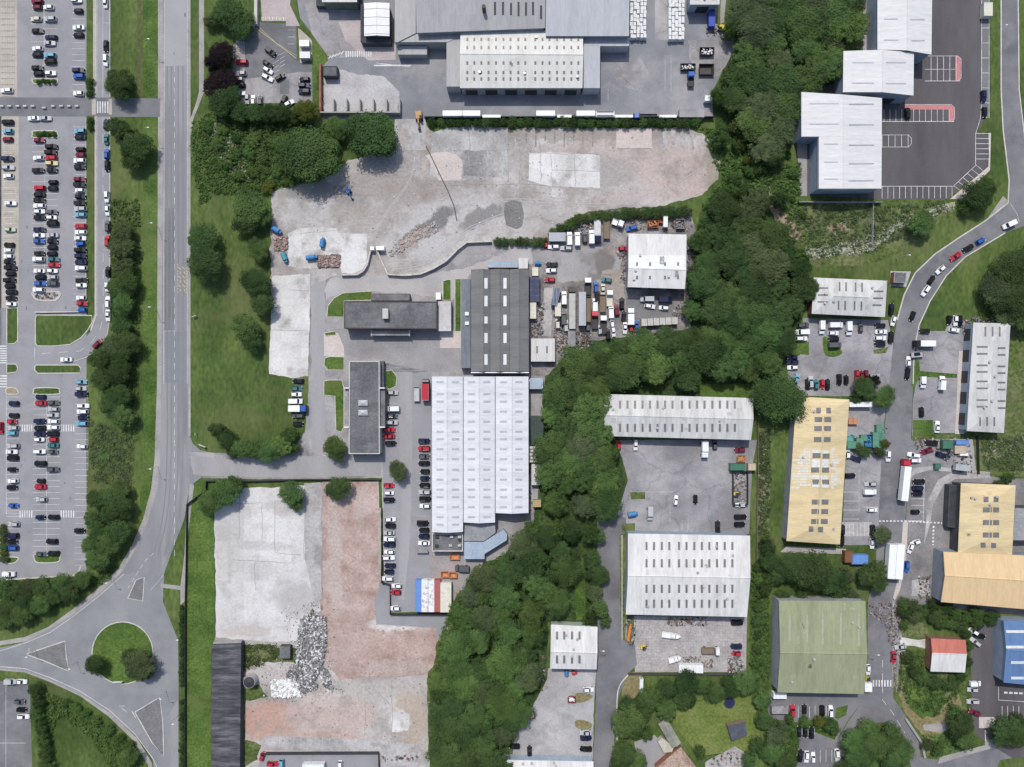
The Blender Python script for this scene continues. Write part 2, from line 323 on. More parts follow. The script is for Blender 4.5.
def zebra(x0,y0,x1,y1,n,vertical_bars=True,w=None):
    for i in range(n):
        t=(i+.5)/n
        if vertical_bars: x=x0+(x1-x0)*t; mark(x,y0,x,y1,(x1-x0)/n*.5)
        else: y=y0+(y1-y0)*t; mark(x0,y,x1,y,abs(y1-y0)/n*.5)
# ---------------------------------------------------------------- buildings
def quadworld(cs,h): return [G(x,y,h) for x,y in cs]      # NW,NE,SE,SW as seen at eave height
class Roof:
    def __init__(s,cs,h,rise,axis='x',hip=0.0,flat=False,off=.5,off2=None):
        W=quadworld(cs,h); s.W=W; s.h=h; s.rise=rise; s.axis=axis; s.hip=hip; s.off=off
        s.A,s.B,s.C,s.D=W
    def uv(s,x,y):
        # affine estimate from the quad
        o=(s.A+s.D)/2; e=(s.B+s.C)/2-o; t=(s.A+s.B)/2; f=(s.C+s.D)/2-t
        p=Vector((x,y,0)); o2=Vector((o.x,o.y,0)); 
        det=e.x*f.y-e.y*f.x; c=(s.A+s.B+s.C+s.D)/4; d=p-Vector((c.x,c.y,0))
        u=(d.x*f.y-d.y*f.x)/det+.5; v=(e.x*d.y-e.y*d.x)/det+.5
        return u,v
    def z(s,x,y):
        u,v=s.uv(x,y)
        if s.axis=='y': u,v=v,u
        v=min(max(v,0),1); u=min(max(u,0),1)
        q=v/s.off if v<s.off else (1-v)/(1-s.off)
        if s.hip>0: q=min(q,u/s.hip,(1-u)/s.hip)
        return s.h+s.rise*q
    def at(s,px,py,dz=0):
        z=s.h
        for _ in range(4):
            w=G(px,py,z); z=s.z(w.x,w.y)
        return Vector((w.x,w.y,z+dz))
def lerp(a,b,t): return a+(b-a)*t
def gable(parent,cs,h,rise,axis='x',hip=0.0,off=.5,roofmat=RWX,wallmat=WALLG,over=.3,cap=True,capmat=None,z0=0,walls=True,rname='roof'):
    r=Roof(cs,h,rise,axis,hip,off=off); A,B,C,D=r.W
    if axis=='y': A,B,C,D=D,A,B,C          # ridge now runs from edge DA-mid to BC-mid
    # ridge ends : on edge A-D and edge B-C
    def pt(u,v): return lerp(lerp(A,B,u),lerp(D,C,u),v)
    oo=off if axis=='x' else 1-off if False else off
    P=Vector(parent.location)
    r0=pt(hip,oo); r1=pt(1-hip,oo); r0=Vector((r0.x,r0.y,h+rise)); r1=Vector((r1.x,r1.y,h+rise))
    t=.22
    vs=[A,B,C,D,r0,r1]; vs=[Vector(v)-P for v in vs]
    low=[v-Vector((0,0,t)) for v in vs]
    top=[(0,4,5,1),(3,2,5,4)]
    ends=[(0,3,4),(2,1,5)]
    m=MB(); fs=[]
    def up(f):
        a,b,c=[vs[i] for i in f[:3]]
        return f if (b-a).cross(c-a).z>0 else f[::-1]
    fs+=[up(f) for f in top]
    if hip>0: fs+=[up(f) for f in ends]
    fs+=[tuple(i+6 for i in up(f))[::-1] for f in top]+([tuple(i+6 for i in up(f))[::-1] for f in ends] if hip>0 else [])
    for a,b in ((0,1),(2,3)): fs.append((a,b,b+6,a+6))
    for a,b in ((1,5),(5,2),(3,4),(4,0)) if hip==0 else ((1,2),(3,0)): fs.append((a,b,b+6,a+6))
    m.add(vs+low,fs); r.ro=m.build(rname,roofmat,parent)
    if walls:
        cen=(A+B+C+D)/4
        def ins(p): 
            d=Vector((cen.x-p.x,cen.y-p.y,0)); return p+d.normalized()*over*1.4
        Q=[ins(p)-P for p in (A,B,C,D)]; w=MB()
        e0=(Q[0]*(1-oo)+Q[3]*oo); e1=(Q[1]*(1-oo)+Q[2]*oo); hz=h-t-.03
        pts=[(q.x,q.y,z0) for q in Q]+[(q.x,q.y,hz) for q in Q]
        rz=hz+(rise-.05 if hip==0 else 0)
        pts+=[(e0.x,e0.y,rz),(e1.x,e1.y,rz)]
        w.add(pts,[(0,1,5,4),(2,3,7,6),(1,2,6,9,5),(3,0,4,8,7)]); w.build('wall',wallmat,parent)
    if cap and rise>.3:
        m=MB(); dr=(r1-r0); dr.z=0; dr.normalize(); nn=Vector((-dr.y,dr.x,0))*.3
        a=r0-P;b=r1-P; k_=Vector((0,0,.05)); kk=Vector((0,0,.14))
        vs=[a+nn-k_,a-nn-k_,b-nn-k_,b+nn-k_,a+kk,b+kk]
        m.add(vs,[(0,4,5,3),(4,1,2,5),(0,1,4),(2,3,5),(0,3,2,1)]); m.build('ridge_cap',capmat or roofmat,r.ro)
    return r
def lights(parent,r,lst,mat,name='roof_light',dz=.1,merge=False):
    P=Vector(parent.location); M=MB()
    for (px,py,w,hh) in lst:
        m=MB(); nx=1+int(w/1.6); ny=1+int(hh/1.6); vs=[]; fs=[]; G_=(nx+1)*(ny+1)
        for z_ in (dz,-.05):
            for j in range(ny+1):
                for i in range(nx+1): vs.append(r.at(px-w/2+w*i/nx,py-hh/2+hh*j/ny,z_)-P)
        I=lambda i,j:j*(nx+1)+i
        for j in range(ny):
            for i in range(nx): fs.append((I(i,j+1),I(i+1,j+1),I(i+1,j),I(i,j)))
        ring=[I(i,0) for i in range(nx)]+[I(nx,j) for j in range(ny)]+[I(i,ny) for i in range(nx,0,-1)]+[I(0,j) for j in range(ny,0,-1)]
        for a,b in zip(ring,ring[1:]+ring[:1]): fs.append((a,b,b+G_,a+G_))
        if merge: M.add(vs,fs); continue
        m.add(vs,fs); m.build(name,mat,getattr(r,'ro',None) or parent)
    if merge: M.build(name,mat,getattr(r,'ro',None) or parent)
def wallpanels(parent,a,b,h,n,w,z0,z1,mat,name,facing=1):
    """n flat panels standing 3 cm proud along wall line a->b (world xy)"""
    P=Vector(parent.location); parent=next((c for c in parent.children if c.name.startswith('wall')),parent); a=Vector((a.x,a.y,0)); b=Vector((b.x,b.y,0)); d=(b-a); L=d.length; d.normalize(); nn=Vector((d.y,-d.x,0))*facing
    for i in range(n):
        c=a+d*L*((i+.5)/n); m=MB(); vs=[]
        for s_ in (-.02,.06):
            for u,z in ((-w/2,z0),(w/2,z0),(w/2,z1),(-w/2,z1)): vs.append(c+d*u+nn*s_+Vector((0,0,z))-P)
        m.add(vs,[(0,1,2,3),(7,6,5,4),(0,4,5,1),(1,5,6,2),(2,6,7,3),(3,7,4,0)]); m.build(name,mat,parent)
def base_of(cs,h):
    W=quadworld(cs,h); c=(W[0]+W[1]+W[2]+W[3])/4; return Vector((round(c.x,2),round(c.y,2),0))
PATCH={}
for m_,f_ in ((RWX,(.54,.535,.51)),(RDW,(.42,.42,.4)),(RYE,(.55,.45,.27)),(RGN,(.27,.3,.19)),(RCR,(.54,.53,.49)),(RWY,(.55,.545,.53))): PATCH[m_]=surf('patched_'+m_.name,[k(f_,.9),k(f_,1.1)],scale=.3,fine=1.5,grain=.06)
def shed(name,label,cs,h,rise,axis='x',hip=0,roofmat=RWX,wallmat=WALLG,lts=(),ltmat=LITD,doors=0,cat='building',off=.5,capmat=None,group=None,doormat=None,doorside='S',doorw=4.5):
    t=thing(name,label,cat,base_of(cs,h),0,group)
    r=gable(t,cs,h,rise,axis,hip,off,roofmat,wallmat,capmat=capmat)
    if lts: lights(t,r,lts,ltmat)
    if roofmat in PATCH:
        q9=random.Random(int(cs[0][0]*3+cs[0][1])); xs=[c[0] for c in cs]; ys=[c[1] for c in cs]; x0=max(xs[0],xs[3])+5;x1=min(xs[1],xs[2],1024)-5;y0=max(ys[0],ys[1])+5;y1=min(ys[2],ys[3],767)-5; L9=[]
        for _ in range(int((x1-x0)*(y1-y0)/330)):
            w9,h9=(q9.uniform(2.4,5),q9.choice([3,5,8])) if axis=='x' else (q9.choice([3,5,8]),q9.uniform(2.4,5))
            L9.append((q9.uniform(x0,x1),q9.uniform(y0,y1),w9,h9))
        if L9 and x1>x0+4: lights(t,r,L9,PATCH[roofmat],'patched_sheet',.03)
        if x1>x0+12:
            for _ in range(4):
                px,py=q9.uniform(x0,x1),q9.uniform(y0,y1); v=r.at(px,py); m=MB(); c=v-Vector(t.location); m.cyl((c.x,c.y),.35,v.z-.1,v.z+.5,8); m.cyl((c.x,c.y),.5,v.z+.5,v.z+.62,8); m.build('roof_vent',GALV,r.ro)
    if doors:
        A,B,C,D=r.W; cen=(A+B+C+D)/4
        e={'S':(D,C),'N':(B,A),'W':(A,D),'E':(C,B)}[doorside]
        a,b=[p+(Vector((cen.x-p.x,cen.y-p.y,0)).normalized()*.42) for p in e]
        wallpanels(t,a,b,h,doors,doorw,.05,min(4.4,h*.7),doormat or DARKM,'roller_door')
    return t,r
def flat(parent,cs,h,roofmat,wallmat,parapet=.35,name='roof',capmat=None,pw=.35):
    """flat roof at height h behind a parapet"""
    P=Vector(parent.location); W=[G(x,y,h) for x,y in cs]; W=[w-P for w in W]; n=len(W)
    w=MB(); w.prism([(q.x,q.y) for q in W],0,h-.05-parapet); w.build('wall',wallmat,parent)
    m=MB(); m.prism([(q.x,q.y) for q in W],h-.05-parapet+.01,h-parapet); m.build(name,roofmat,parent)
    if parapet>.05:
        m=MB(); c=sum(W,Vector())/n
        ar=sum(W[i].x*W[(i+1)%n].y-W[(i+1)%n].x*W[i].y for i in range(n)); sg=1 if ar>0 else -1
        ins=[]
        for i in range(n):
            a=W[i-1];b=W[i];d=W[(i+1)%n]; e1=(b-a);e1.z=0;e1.normalize(); e2=(d-b);e2.z=0;e2.normalize()
            n1=Vector((-e1.y,e1.x,0))*sg; n2=Vector((-e2.y,e2.x,0))*sg; q=(n1+n2); q=q/max(.3,q.dot(n1)); ins.append(b+q*pw)
        for i in range(n):
            j=(i+1)%n; z0=h-parapet+.01
            vs=[(W[i].x,W[i].y,z0),(W[j].x,W[j].y,z0),(ins[j].x,ins[j].y,z0),(ins[i].x,ins[i].y,z0)]
            vs+= [(x,y,h) for x,y,z in vs]
            m.add(vs,[(4,5,6,7),(0,1,5,4),(3,7,6,2)] if sg>0 else [(7,6,5,4),(0,4,5,1),(3,2,6,7)])
        m.build('parapet',capmat or wallmat,parent)
def blk(name,label,cs,h,roofmat,wallmat,parapet=.35,cat='building',capmat=None,group=None):
    W=[G(x,y,h) for x,y in cs]; c=sum(W,Vector())/len(W); c.z=0
    t=thing(name,label,cat,c,0,group); flat(t,cs,h,roofmat,wallmat,parapet,capmat=capmat); return t
def pbox(parent,cs,z0,z1,mat,name,zref=None):
    """prism child given by pixel outline seen at height z1"""
    P=Vector(parent.location); W=[G(x,y,z1 if zref is None else zref)-P for x,y in cs]; m=MB(); m.prism([(q.x,q.y) for q in W],z0,z1); return m.build(name,mat,parent)
# ---------------------------------------------------------------- vehicles
PC={'w':(.74,.75,.76),'s':(.42,.43,.44),'g':(.09,.095,.1),'k':(.009,.009,.011),'n':(.012,.017,.055),'b':(.03,.11,.38),'r':(.42,.025,.045),'m':(.17,.015,.035),
 'l':(.16,.36,.48),'e':(.42,.5,.36),'t':(.05,.16,.17),'y':(.55,.52,.25),'o':(.6,.2,.05),'c':(.58,.54,.45)}
CN={'w':'white','s':'silver','g':'grey','k':'black','n':'dark blue','b':'blue','r':'red','m':'maroon','l':'light blue','e':'pale green','t':'teal','y':'yellow-topped','o':'orange','c':'cream'}
PAINTS={c:plain('car_paint_'+CN[c].replace(' ','_').replace('-','_'),v,rough=.38,spec=.3,var=.06) for c,v in PC.items()}
for c in PAINTS.values():
    b=c.node_tree.nodes['Principled BSDF']; b.inputs['Coat Weight'].default_value=.12; b.inputs['Coat Roughness'].default_value=.12
def car_mesh(L,W,Hh,kind):
    hw=W/2; hl=L/2
    if kind=='hatch': cab=(-hl+.15,hl*.38); ct=(-hl+.55,hl*.08)
    elif kind=='mini': cab=(-hl+.1,hl*.5); ct=(-hl+.4,hl*.16)
    elif kind=='estate': cab=(-hl+.15,hl*.36); ct=(-hl+.6,hl*.06)
    elif kind=='suv': cab=(-hl+.12,hl*.42); ct=(-hl+.42,hl*.14)
    else: cab=(-hl+.75,hl*.40); ct=(-hl+1.3,hl*.08)
    belt=.92 if kind!='suv' else 1.08
    xs=[(-hl,.6,.55),(-hl+.14,.84,belt-.12),(-hl+.55,.99,belt-.01),(0,1,belt),(cab[1],1,belt),(hl-.6,.95,belt-.12),(hl-.16,.78,belt-.24),(hl,.52,.55)]
    body=MB(); vs=[]
    for x,wf,zt in xs:
        w=hw*wf
        vs+=[(x,-w,.24),(x,-w,.6 if zt>.6 else zt-.1),(x,-w*.9,zt),(x,w*.9,zt),(x,w,.6 if zt>.6 else zt-.1),(x,w,.24)]
    fs=[]
    for i in range(len(xs)-1):
        for q in range(6): fs.append((6*i+q,6*i+(q+1)%6,6*i+6+(q+1)%6,6*i+6+q))
    fs+=[(5,4,3,2,1,0),tuple(6*(len(xs)-1)+q for q in range(6))]
    body.add(vs,[f[::-1] for f in fs])
    cw=hw*.87; tw=hw*.63
    body.box(cab[0],cab[1],-cw,cw,belt-.03,belt-.02)
    c=[(cab[0],-cw,belt-.03),(cab[1],-cw,belt-.03),(cab[1],cw,belt-.03),(cab[0],cw,belt-.03),(ct[0],-tw,Hh),(ct[1],-tw,Hh),(ct[1],tw,Hh),(ct[0],tw,Hh)]
    body.add(c,[(4,5,6,7),(0,1,5,4),(1,2,6,5),(2,3,7,6),(3,0,4,7)])
    for s in (-1,1): body.box(cab[1]-.35,cab[1]-.2,s*(hw+.02) if s<0 else hw-.06,s*(hw-.06) if s<0 else hw+.14,belt,belt+.14)
    C=[Vector(q) for q in c]
    def pane(i,j,kk,l,e=.1,o=.025):
        a,b,d,f=C[i],C[j],C[kk],C[l]; cc=(a+b+d+f)/4; nn=(b-a).cross(f-a).normalized()
        if nn.dot(cc)<0 and abs(nn.z)<.99: pass
        m=MB(); q=[lerp(p,cc,e) for p in (a,b,d,f)]; out=nn if nn.z>0 else -nn
        top=[p+out*o for p in q]; bot=[p-out*.03 for p in q]
        m.add(bot+top,[(4,5,6,7),(0,1,5,4),(1,2,6,5),(2,3,7,6),(3,0,4,7)]); return m
    gl=[('windscreen',pane(1,2,6,5)),('rear_window',pane(3,0,4,7)),('side_window',pane(0,1,5,4,.14)),('side_window',pane(2,3,7,6,.14))]
    wh=[]
    for x in (-hl+.75,hl-.8):
        for s in (-1,1):
            m=MB(); m.cyl((x,.32),.32,s*hw-.02*s-.11 if s>0 else s*hw+.02-.09,s*hw+.0 if s>0 else s*hw+.11,9,axis='y')
            wh.append(m)
    hlm=[]
    for s in (-1,1):
        m=MB(); m.box(hl-.2,hl-.02,s*hw*.72-.14,s*hw*.72+.14,.56,.7); hlm.append(m)
    return body,gl,wh,hlm
def van_mesh(L,W,Hh):
    hw=W/2; hl=L/2; m=MB()
    pr=[(-hl,.4),(-hl,Hh-.12),(-hl+.12,Hh),(hl-1.75,Hh),(hl-1.15,1.35),(hl-.2,1.12),(hl,.85),(hl,.4)]
    n=len(pr); ins=[1,.95,.93,.9,.97,.94,.9,.95]
    vs=[(x,-hw*(ins[i]),z) for i,(x,z) in enumerate(pr)]+[(x,hw*(ins[i]),z) for i,(x,z) in enumerate(pr)]
    m.add(vs,[tuple(range(n)),tuple(range(2*n-1,n-1,-1))]+[(i+n,(i+1)%n+n,(i+1)%n,i) for i in range(n)])
    for s in (-1,1): m.box(hl-1.5,hl-1.32,hw*s-.05 if s>0 else -hw-.2,hw+.2 if s>0 else -hw+.05,1.25,1.5)
    g_=MB(); a=Vector((hl-1.75,0,Hh)); b=Vector((hl-1.15,0,1.35)); d=b-a; nn=Vector((-d.z,0,d.x)); nn=nn.normalized(); nn=nn if nn.z>0 else -nn
    p=[a+d*.08,a+d*.92]; ws=[hw*.8,hw*.86]
    q=[Vector((p[0].x,-ws[0],p[0].z)),Vector((p[1].x,-ws[1],p[1].z)),Vector((p[1].x,ws[1],p[1].z)),Vector((p[0].x,ws[0],p[0].z))]
    g_.add([v-nn*.03 for v in q]+[v+nn*.025 for v in q],[(4,5,6,7),(0,1,5,4),(1,2,6,5),(2,3,7,6),(3,0,4,7)])
    gs=[('windscreen',g_)]
    for s in (-1,1):
        e=MB(); e.box(hl-2.2,hl-1.45,s*hw*.965-.03,s*hw*.965+.03,1.3,1.85); gs.append(('side_window',e))
    wh=[]
    for x in (-hl+1.0,hl-.95):
        for s in (-1,1):
            e=MB(); e.cyl((x,.36),.36,s*hw-.12,s*hw+.005 if s>0 else s*hw+.12,9,axis='y'); wh.append(e)
    return m,gs,wh
SHAPES={'mini':(3.65,1.66,1.5),'estate':(4.75,1.82,1.46),'hatch':(4.1,1.76,1.47),'sedan':(4.55,1.8,1.43),'suv':(4.6,1.88,1.68),'van':(5.3,2.0,2.3),'minivan':(4.5,1.85,1.85)}
PROTO={}
def proto(shape,col):
    key=(shape,col)
    if key in PROTO: return PROTO[key]
    if shape not in PROTO:
        L,W,Hh=SHAPES[shape]
        if 'van' in shape: b,gl,wh=van_mesh(L,W,Hh); hd=[]
        else: b,gl,wh,hd=car_mesh(L,W,Hh,shape)
        def me(mb,mat,nm):
            q=bpy.data.meshes.new(nm); q.from_pydata([tuple(v) for v in mb.v],[],mb.f); q.materials.append(mat); q.update(); return q
        PROTO[shape]=(me(b,PAINTS['w'],'car_body'),[(n,me(m,GLASS,n)) for n,m in gl],[me(m,RUBR,'wheel') for m in wh],[me(m,LITW,'headlight') for m in hd])
    b,gl,wh,hd=PROTO[shape]
    bb=b.copy(); bb.materials[0]=PAINTS[col]; PROTO[key]=[('body',bb)]+gl+[('wheel',w) for w in wh]+[('headlight',h_) for h_ in hd]
    return PROTO[key]
CARS=[]    # (px,py,colour,shape,angle,label,catword)
def ordw(i): return ['first','second','third','fourth','fifth','sixth','seventh','eighth','ninth','tenth','eleventh','twelfth','thirteenth','fourteenth','fifteenth','sixteenth'][i]
def cars(row,side,data,ang=0,shape=None):
    """row description; side = from the top / from the left; data: 'colour x y [angle] [shape]' separated by commas"""
    L=[]
    for it in data.split(','):
        q=it.split(); c=q[0]; x=float(q[1]); y=float(q[2]); a=ang; sh=shape
        for e in q[3:]:
            if e in SHAPES: sh=e
            else: a=float(e)
        L.append([x,y,c,a,sh])
    L.sort(key=(lambda e:e[1]) if side=='top' else (lambda e:e[0]))
    for kind in (False,True):
        word='van' if kind else 'car'; cnt={}; tot={}
        M=[e for e in L if (e[4] is not None and 'van' in e[4])==kind]
        for e in M: tot[e[2]]=tot.get(e[2],0)+1
        for e in M:
            i=cnt.get(e[2],0); cnt[e[2]]=i+1
            t=tot[e[2]]
            lab=('only %s %s in the %s'%(CN[e[2]],word,row)) if t==1 else '%s %s %s from the %s, %s'%(ordw(i),CN[e[2]],word,side,row)
            CARS.append((e[0],e[1],e[2],e[4],e[3],lab,word))
def build_cars():
    n=0; order=sorted(range(len(CARS)),key=lambda i:(CARS[i][0]-512)**2+(CARS[i][1]-383)**2)
    ncar=0; rest=[]
    for i in order:
        px,py,c,sh,a,lab,word=CARS[i]; rr=random.Random(i*13+5)
        if sh is None: sh=rr.choice(['hatch','mini','hatch','sedan','suv','estate','suv'])
        if word=='car':
            ncar+=1
            if ncar>298: rest.append((px,py,c,sh,a,rr)); continue
        p=G(px,py,1.0); p.z=.06
        ang=math.radians(a+(180 if rr.random()<.5 else 0)+rr.uniform(-1.6,1.6))
        t=thing('van' if word=='van' else 'parked_car',lab,word,p,ang,'vans parked across the estate' if word=='van' else 'cars parked across the estate')
        s=rr.uniform(.95,1.03); t.scale=(s,s,s)
        for nm,me in proto(sh,c):
            o=bpy.data.objects.new(nm,me); o.parent=t; COL.objects.link(o)
    print('CARS',len(CARS),'cars over limit',len(rest))
    if rest:
        V=[];F=[];FM=[];ms=[];
        for px,py,c,sh,a,rr in rest:
            p=G(px,py,1.0); p.z=.06; T=Matrix.Translation(p)@Matrix.Rotation(math.radians(a+(180 if rr.random()<.5 else 0)+rr.uniform(-1.6,1.6)),4,'Z')@Matrix.Scale(.99,4)
            for nm,me in proto(sh,c):
                mt=me.materials[0]
                if mt not in ms: ms.append(mt)
                n=len(V); V+=[T@v.co for v in me.vertices]; 
                for pl in me.polygons: F.append([j+n for j in pl.vertices]); FM.append(ms.index(mt))
        o=mesh_obj('parked_cars',V,F,ms[0],None,mats=ms[1:],fm=FM); tag(o,'remaining parked cars at the far left edge of the long car park','cars',kind='stuff')
# lorries and the like: local x = forward
def lorry(name,label,cat,px,py,a,L,cab='w',box='w',W=2.5,h=3.6,bed=False,cablen=2.2,cabonly=False,boxmat=None,trailer=True,group=None):
    p=G(px,py,2.5); p.z=.06; t=thing(name,label,cat,p,math.radians(a),group)
    hl=L/2; hw=W/2
    m=MB(); m.box(-hl,hl-.2,-.5,.5,.6,.95); m.build('chassis',DARKM,t)
    if cab:
        m=MB(); x0=hl-cablen; pr=[(x0,.5),(x0,2.85),(x0+.3,3.0),(hl-.35,2.75),(hl-.08,1.6),(hl,1.3),(hl,.5)]; n=len(pr)
        m.add([(x,-hw*.96,z) for x,z in pr]+[(x,hw*.96,z) for x,z in pr],[tuple(range(n)),tuple(range(2*n-1,n-1,-1))]+[(i+n,(i+1)%n+n,(i+1)%n,i) for i in range(n)])
        m.build('cab',PAINTS[cab],t)
        m=MB(); m.add([(hl-.37,-hw*.85,2.68),(hl-.37,hw*.85,2.68),(hl-.06,hw*.85,1.65),(hl-.06,-hw*.85,1.65),(hl-.3,-hw*.85,2.7),(hl-.3,hw*.85,2.7),(hl+.02,hw*.85,1.67),(hl+.02,-hw*.85,1.67)],[(4,7,6,5),(0,4,5,1),(1,5,6,2),(2,6,7,3),(3,7,4,0)]); m.build('windscreen',GLASS,t)
    x1=hl-(cablen+.35 if cab else 0)
    if not cabonly:
        bm_=boxmat or PAINTS[box]
        m=MB()
        if bed:
            m.box(-hl,x1,-hw,hw,1.0,1.15); 
            for s in (-1,1): m.box(-hl,x1,s*hw-.04,s*hw+.04,1.15,1.6)
            m.box(-hl-.04,-hl+.04,-hw,hw,1.15,1.6); m.box(x1-.05,x1+.05,-hw,hw,1.15,2.0); m.build('load_bed',bm_,t)
        else:
            m.box(-hl,x1,-hw,hw,1.1,h); m.build('cargo_box',bm_,t)
            m=MB(); 
            for s in (-1,1): m.box(-hl+.02,x1-.02,s*hw-.03,s*hw+.03,h-.05,h+.05)
            m.box(-hl-.02,-hl+.06,-hw,hw,h-.04,h+.045); m.build('edge_rail',GALV,t)
    xs=[-hl+1.2]+([-hl+2.4] if L>8 else [])+([-hl+3.6] if L>12 else [])+([hl-1.1] if cab else [])
    for x in xs:
        for s in (-1,1):
            m=MB(); m.cyl((x,.48),.48,s*hw-.3 if s>0 else s*hw-.0,s*hw if s>0 else s*hw+.3,10,axis='y'); m.build('wheel',RUBR,t)
    return t
def container(label,px,py,a,L,W=2.44,h=2.6,mat=None,name='shipping_container',cat='container',group=None,z=0):
    p=G(px,py,h); p.z=z+.05; t=thing(name,label,cat,p,math.radians(a),group); hl=L/2;hw=W/2
    m=MB(); m.box(-hl,hl,-hw,hw,.1,h-.05)
    n=int(L/.6)
    for i in range(n): 
        x=-hl+L*(i+.5)/n
        for s in (-1,1): m.box(x-.12,x+.12,s*hw-.03,s*hw+.05,.2,h-.15)
        m.box(x-.12,x+.12,-hw+.1,hw-.1,h-.06,h-.02)
    m.build('body',mat,t)
    m=MB()
    for s in (-1,1):
        m.box(-hl,hl,s*hw-.06,s*hw+.06,h-.08,h+.03); 
        for e in (-1,1): m.box(e*hl-.07,e*hl+.07,s*hw-.07,s*hw+.07,0,h+.04)
    for e in (-1,1): m.box(e*hl-.06,e*hl+.06,-hw,hw,h-.07,h+.035)
    m.build('frame',mat,t)
    m=MB(); 
    for q in (-.5,.5): m.box(hl+.02,hl+.08,q*hw-.5,q*hw+.5,.2,h-.2)
    m.build('door',mat,t); return t
def skip(label,px,py,a,L=4.2,W=2.0,h=1.5,mat=None,fillm=None,group='skips'):
    p=G(px,py,h); p.z=.05; t=thing('skip',label,'skip',p,math.radians(a),group); hl=L/2;hw=W/2
    m=MB(); b=[(-hl+.7,-hw+.1),(hl-.7,-hw+.1),(hl-.7,hw-.1),(-hl+.7,hw-.1)]; tp=[(-hl,-hw),(hl,-hw),(hl,hw),(-hl,hw)]; e=.1
    vs=[(x,y,0) for x,y in b]+[(x,y,h) for x,y in tp]+[(x-e*(1 if x>0 else -1),y-e*(1 if y>0 else -1),h) for x,y in tp]+[(x*.97,y*.93,.12) for x,y in b]
    fs=[(3,2,1,0)]
    for i in range(4):
        j=(i+1)%4; fs+=[(i,j,4+j,4+i),(4+i,4+j,8+j,8+i),(8+i,8+j,12+j,12+i)]
    fs.append((12,13,14,15)); m.add(vs,fs); m.build('body',mat,t)
    if fillm:
        m=MB(); rr=random.Random(int(px*7+py))
        for _ in range(26):
            x=rr.uniform(-hl+.6,hl-.6); y=rr.uniform(-hw+.4,hw-.4); s=rr.uniform(.15,.42); T=Matrix.Translation((x,y,rr.uniform(.6,h-.1)))@Matrix.Rotation(rr.random()*3,4,'Z')@Matrix.Rotation(rr.uniform(-.5,.5),4,'X')
            m.box(-s,s,-s*.7,s*.7,-s*.4,s*.4,T)
        m.build('rubbish',fillm,t)
    return t
# ---------------------------------------------------------------- trees
def leafmat(name,c,v=.3):
    m,nt,b=new_mat(name); L=nt.links
    b.inputs['Roughness'].default_value=.75; b.inputs['Specular IOR Level'].default_value=.15
    oi=N(nt,'ShaderNodeObjectInfo'); tc=N(nt,'ShaderNodeTexCoord'); n1=N(nt,'ShaderNodeTexNoise'); n1.inputs['Scale'].default_value=.55; n1.inputs['Detail'].default_value=3
    L.new(tc.outputs['Object'],n1.inputs['Vector'])
    rp=N(nt,'ShaderNodeValToRGB'); cr=rp.color_ramp; cr.elements[0].position=.36; cr.elements[0].color=(*k(c,1-v),1); cr.elements[1].position=.64; cr.elements[1].color=(c[0]*(1+v*1.3),c[1]*(1+v),c[2]*(1+v*.6),1)
    L.new(n1.outputs['Fac'],rp.inputs['Fac'])
    hs=N(nt,'ShaderNodeHueSaturation'); mr=N(nt,'ShaderNodeMapRange'); mr.inputs['To Min'].default_value=.488; mr.inputs['To Max'].default_value=.512; L.new(oi.outputs['Random'],mr.inputs['Value']); L.new(mr.outputs[0],hs.inputs['Hue'])
    mv=N(nt,'ShaderNodeMath',operation='MULTIPLY'); mv.inputs[1].default_value=7.31; L.new(oi.outputs['Random'],mv.inputs[0]); fr=N(nt,'ShaderNodeMath',operation='FRACT'); L.new(mv.outputs[0],fr.inputs[0])
    m2=N(nt,'ShaderNodeMapRange'); m2.inputs['To Min'].default_value=.76; m2.inputs['To Max'].default_value=1.28; L.new(fr.outputs[0],m2.inputs['Value']); L.new(m2.outputs[0],hs.inputs['Value'])
    L.new(rp.outputs['Color'],hs.inputs['Color']); L.new(hs.outputs['Color'],b.inputs['Base Color'])
    tr=N(nt,'ShaderNodeBsdfTranslucent'); L.new(hs.outputs['Color'],tr.inputs['Color']); mx=N(nt,'ShaderNodeMixShader'); mx.inputs[0].default_value=.32
    L.new(b.outputs[0],mx.inputs[1]); L.new(tr.outputs[0],mx.inputs[2]); L.new(mx.outputs[0],nt.nodes['Material Output'].inputs['Surface']); return m
LEAF={'d':leafmat('dark_green_leaves',(.056,.104,.036)),'m':leafmat('mid_green_leaves',(.08,.143,.047)),'l':leafmat('light_green_leaves',(.1,.175,.052)),
 'o':leafmat('olive_leaves',(.088,.125,.055)),'p':leafmat('purple_leaves',(.026,.016,.022)),'y':leafmat('yellow_green_leaves',(.12,.15,.03)),'g':leafmat('grey_green_leaves',(.1,.145,.07)),'w':leafmat('white_blossom',(.55,.56,.5))}
TN={'d':'dark green','m':'mid green','l':'light green','o':'olive green','p':'dark purple','y':'yellow-green','g':'grey-green'}
BARK=surf('tree_bark',[(.07,.055,.04),(.13,.105,.08)],scale=2,fine=6,grain=.2,coord='obj')
def leafquads(vs,fs,c,nrm,size,rr):
    n=(nrm+Vector((rr.gauss(0,.45),rr.gauss(0,.45),rr.gauss(0,.35)+.25)))
    if n.length<.01: n=Vector((0,0,1))
    n.normalize(); u=n.orthogonal().normalized(); a=rr.random()*6.28; u=(Matrix.Rotation(a,3,n)@u); w=n.cross(u); i=len(vs); s=size*rr.uniform(.6,1.25)
    vs+= [c-u*s-w*s*.35,c+w*s*.15-u*s*.1-w*s*.75,c+u*s-w*s*.2,c+u*s*.35+w*s*.7,c-u*s*.5+w*s*.6]; fs.append((i,i+1,i+2,i+3,i+4))
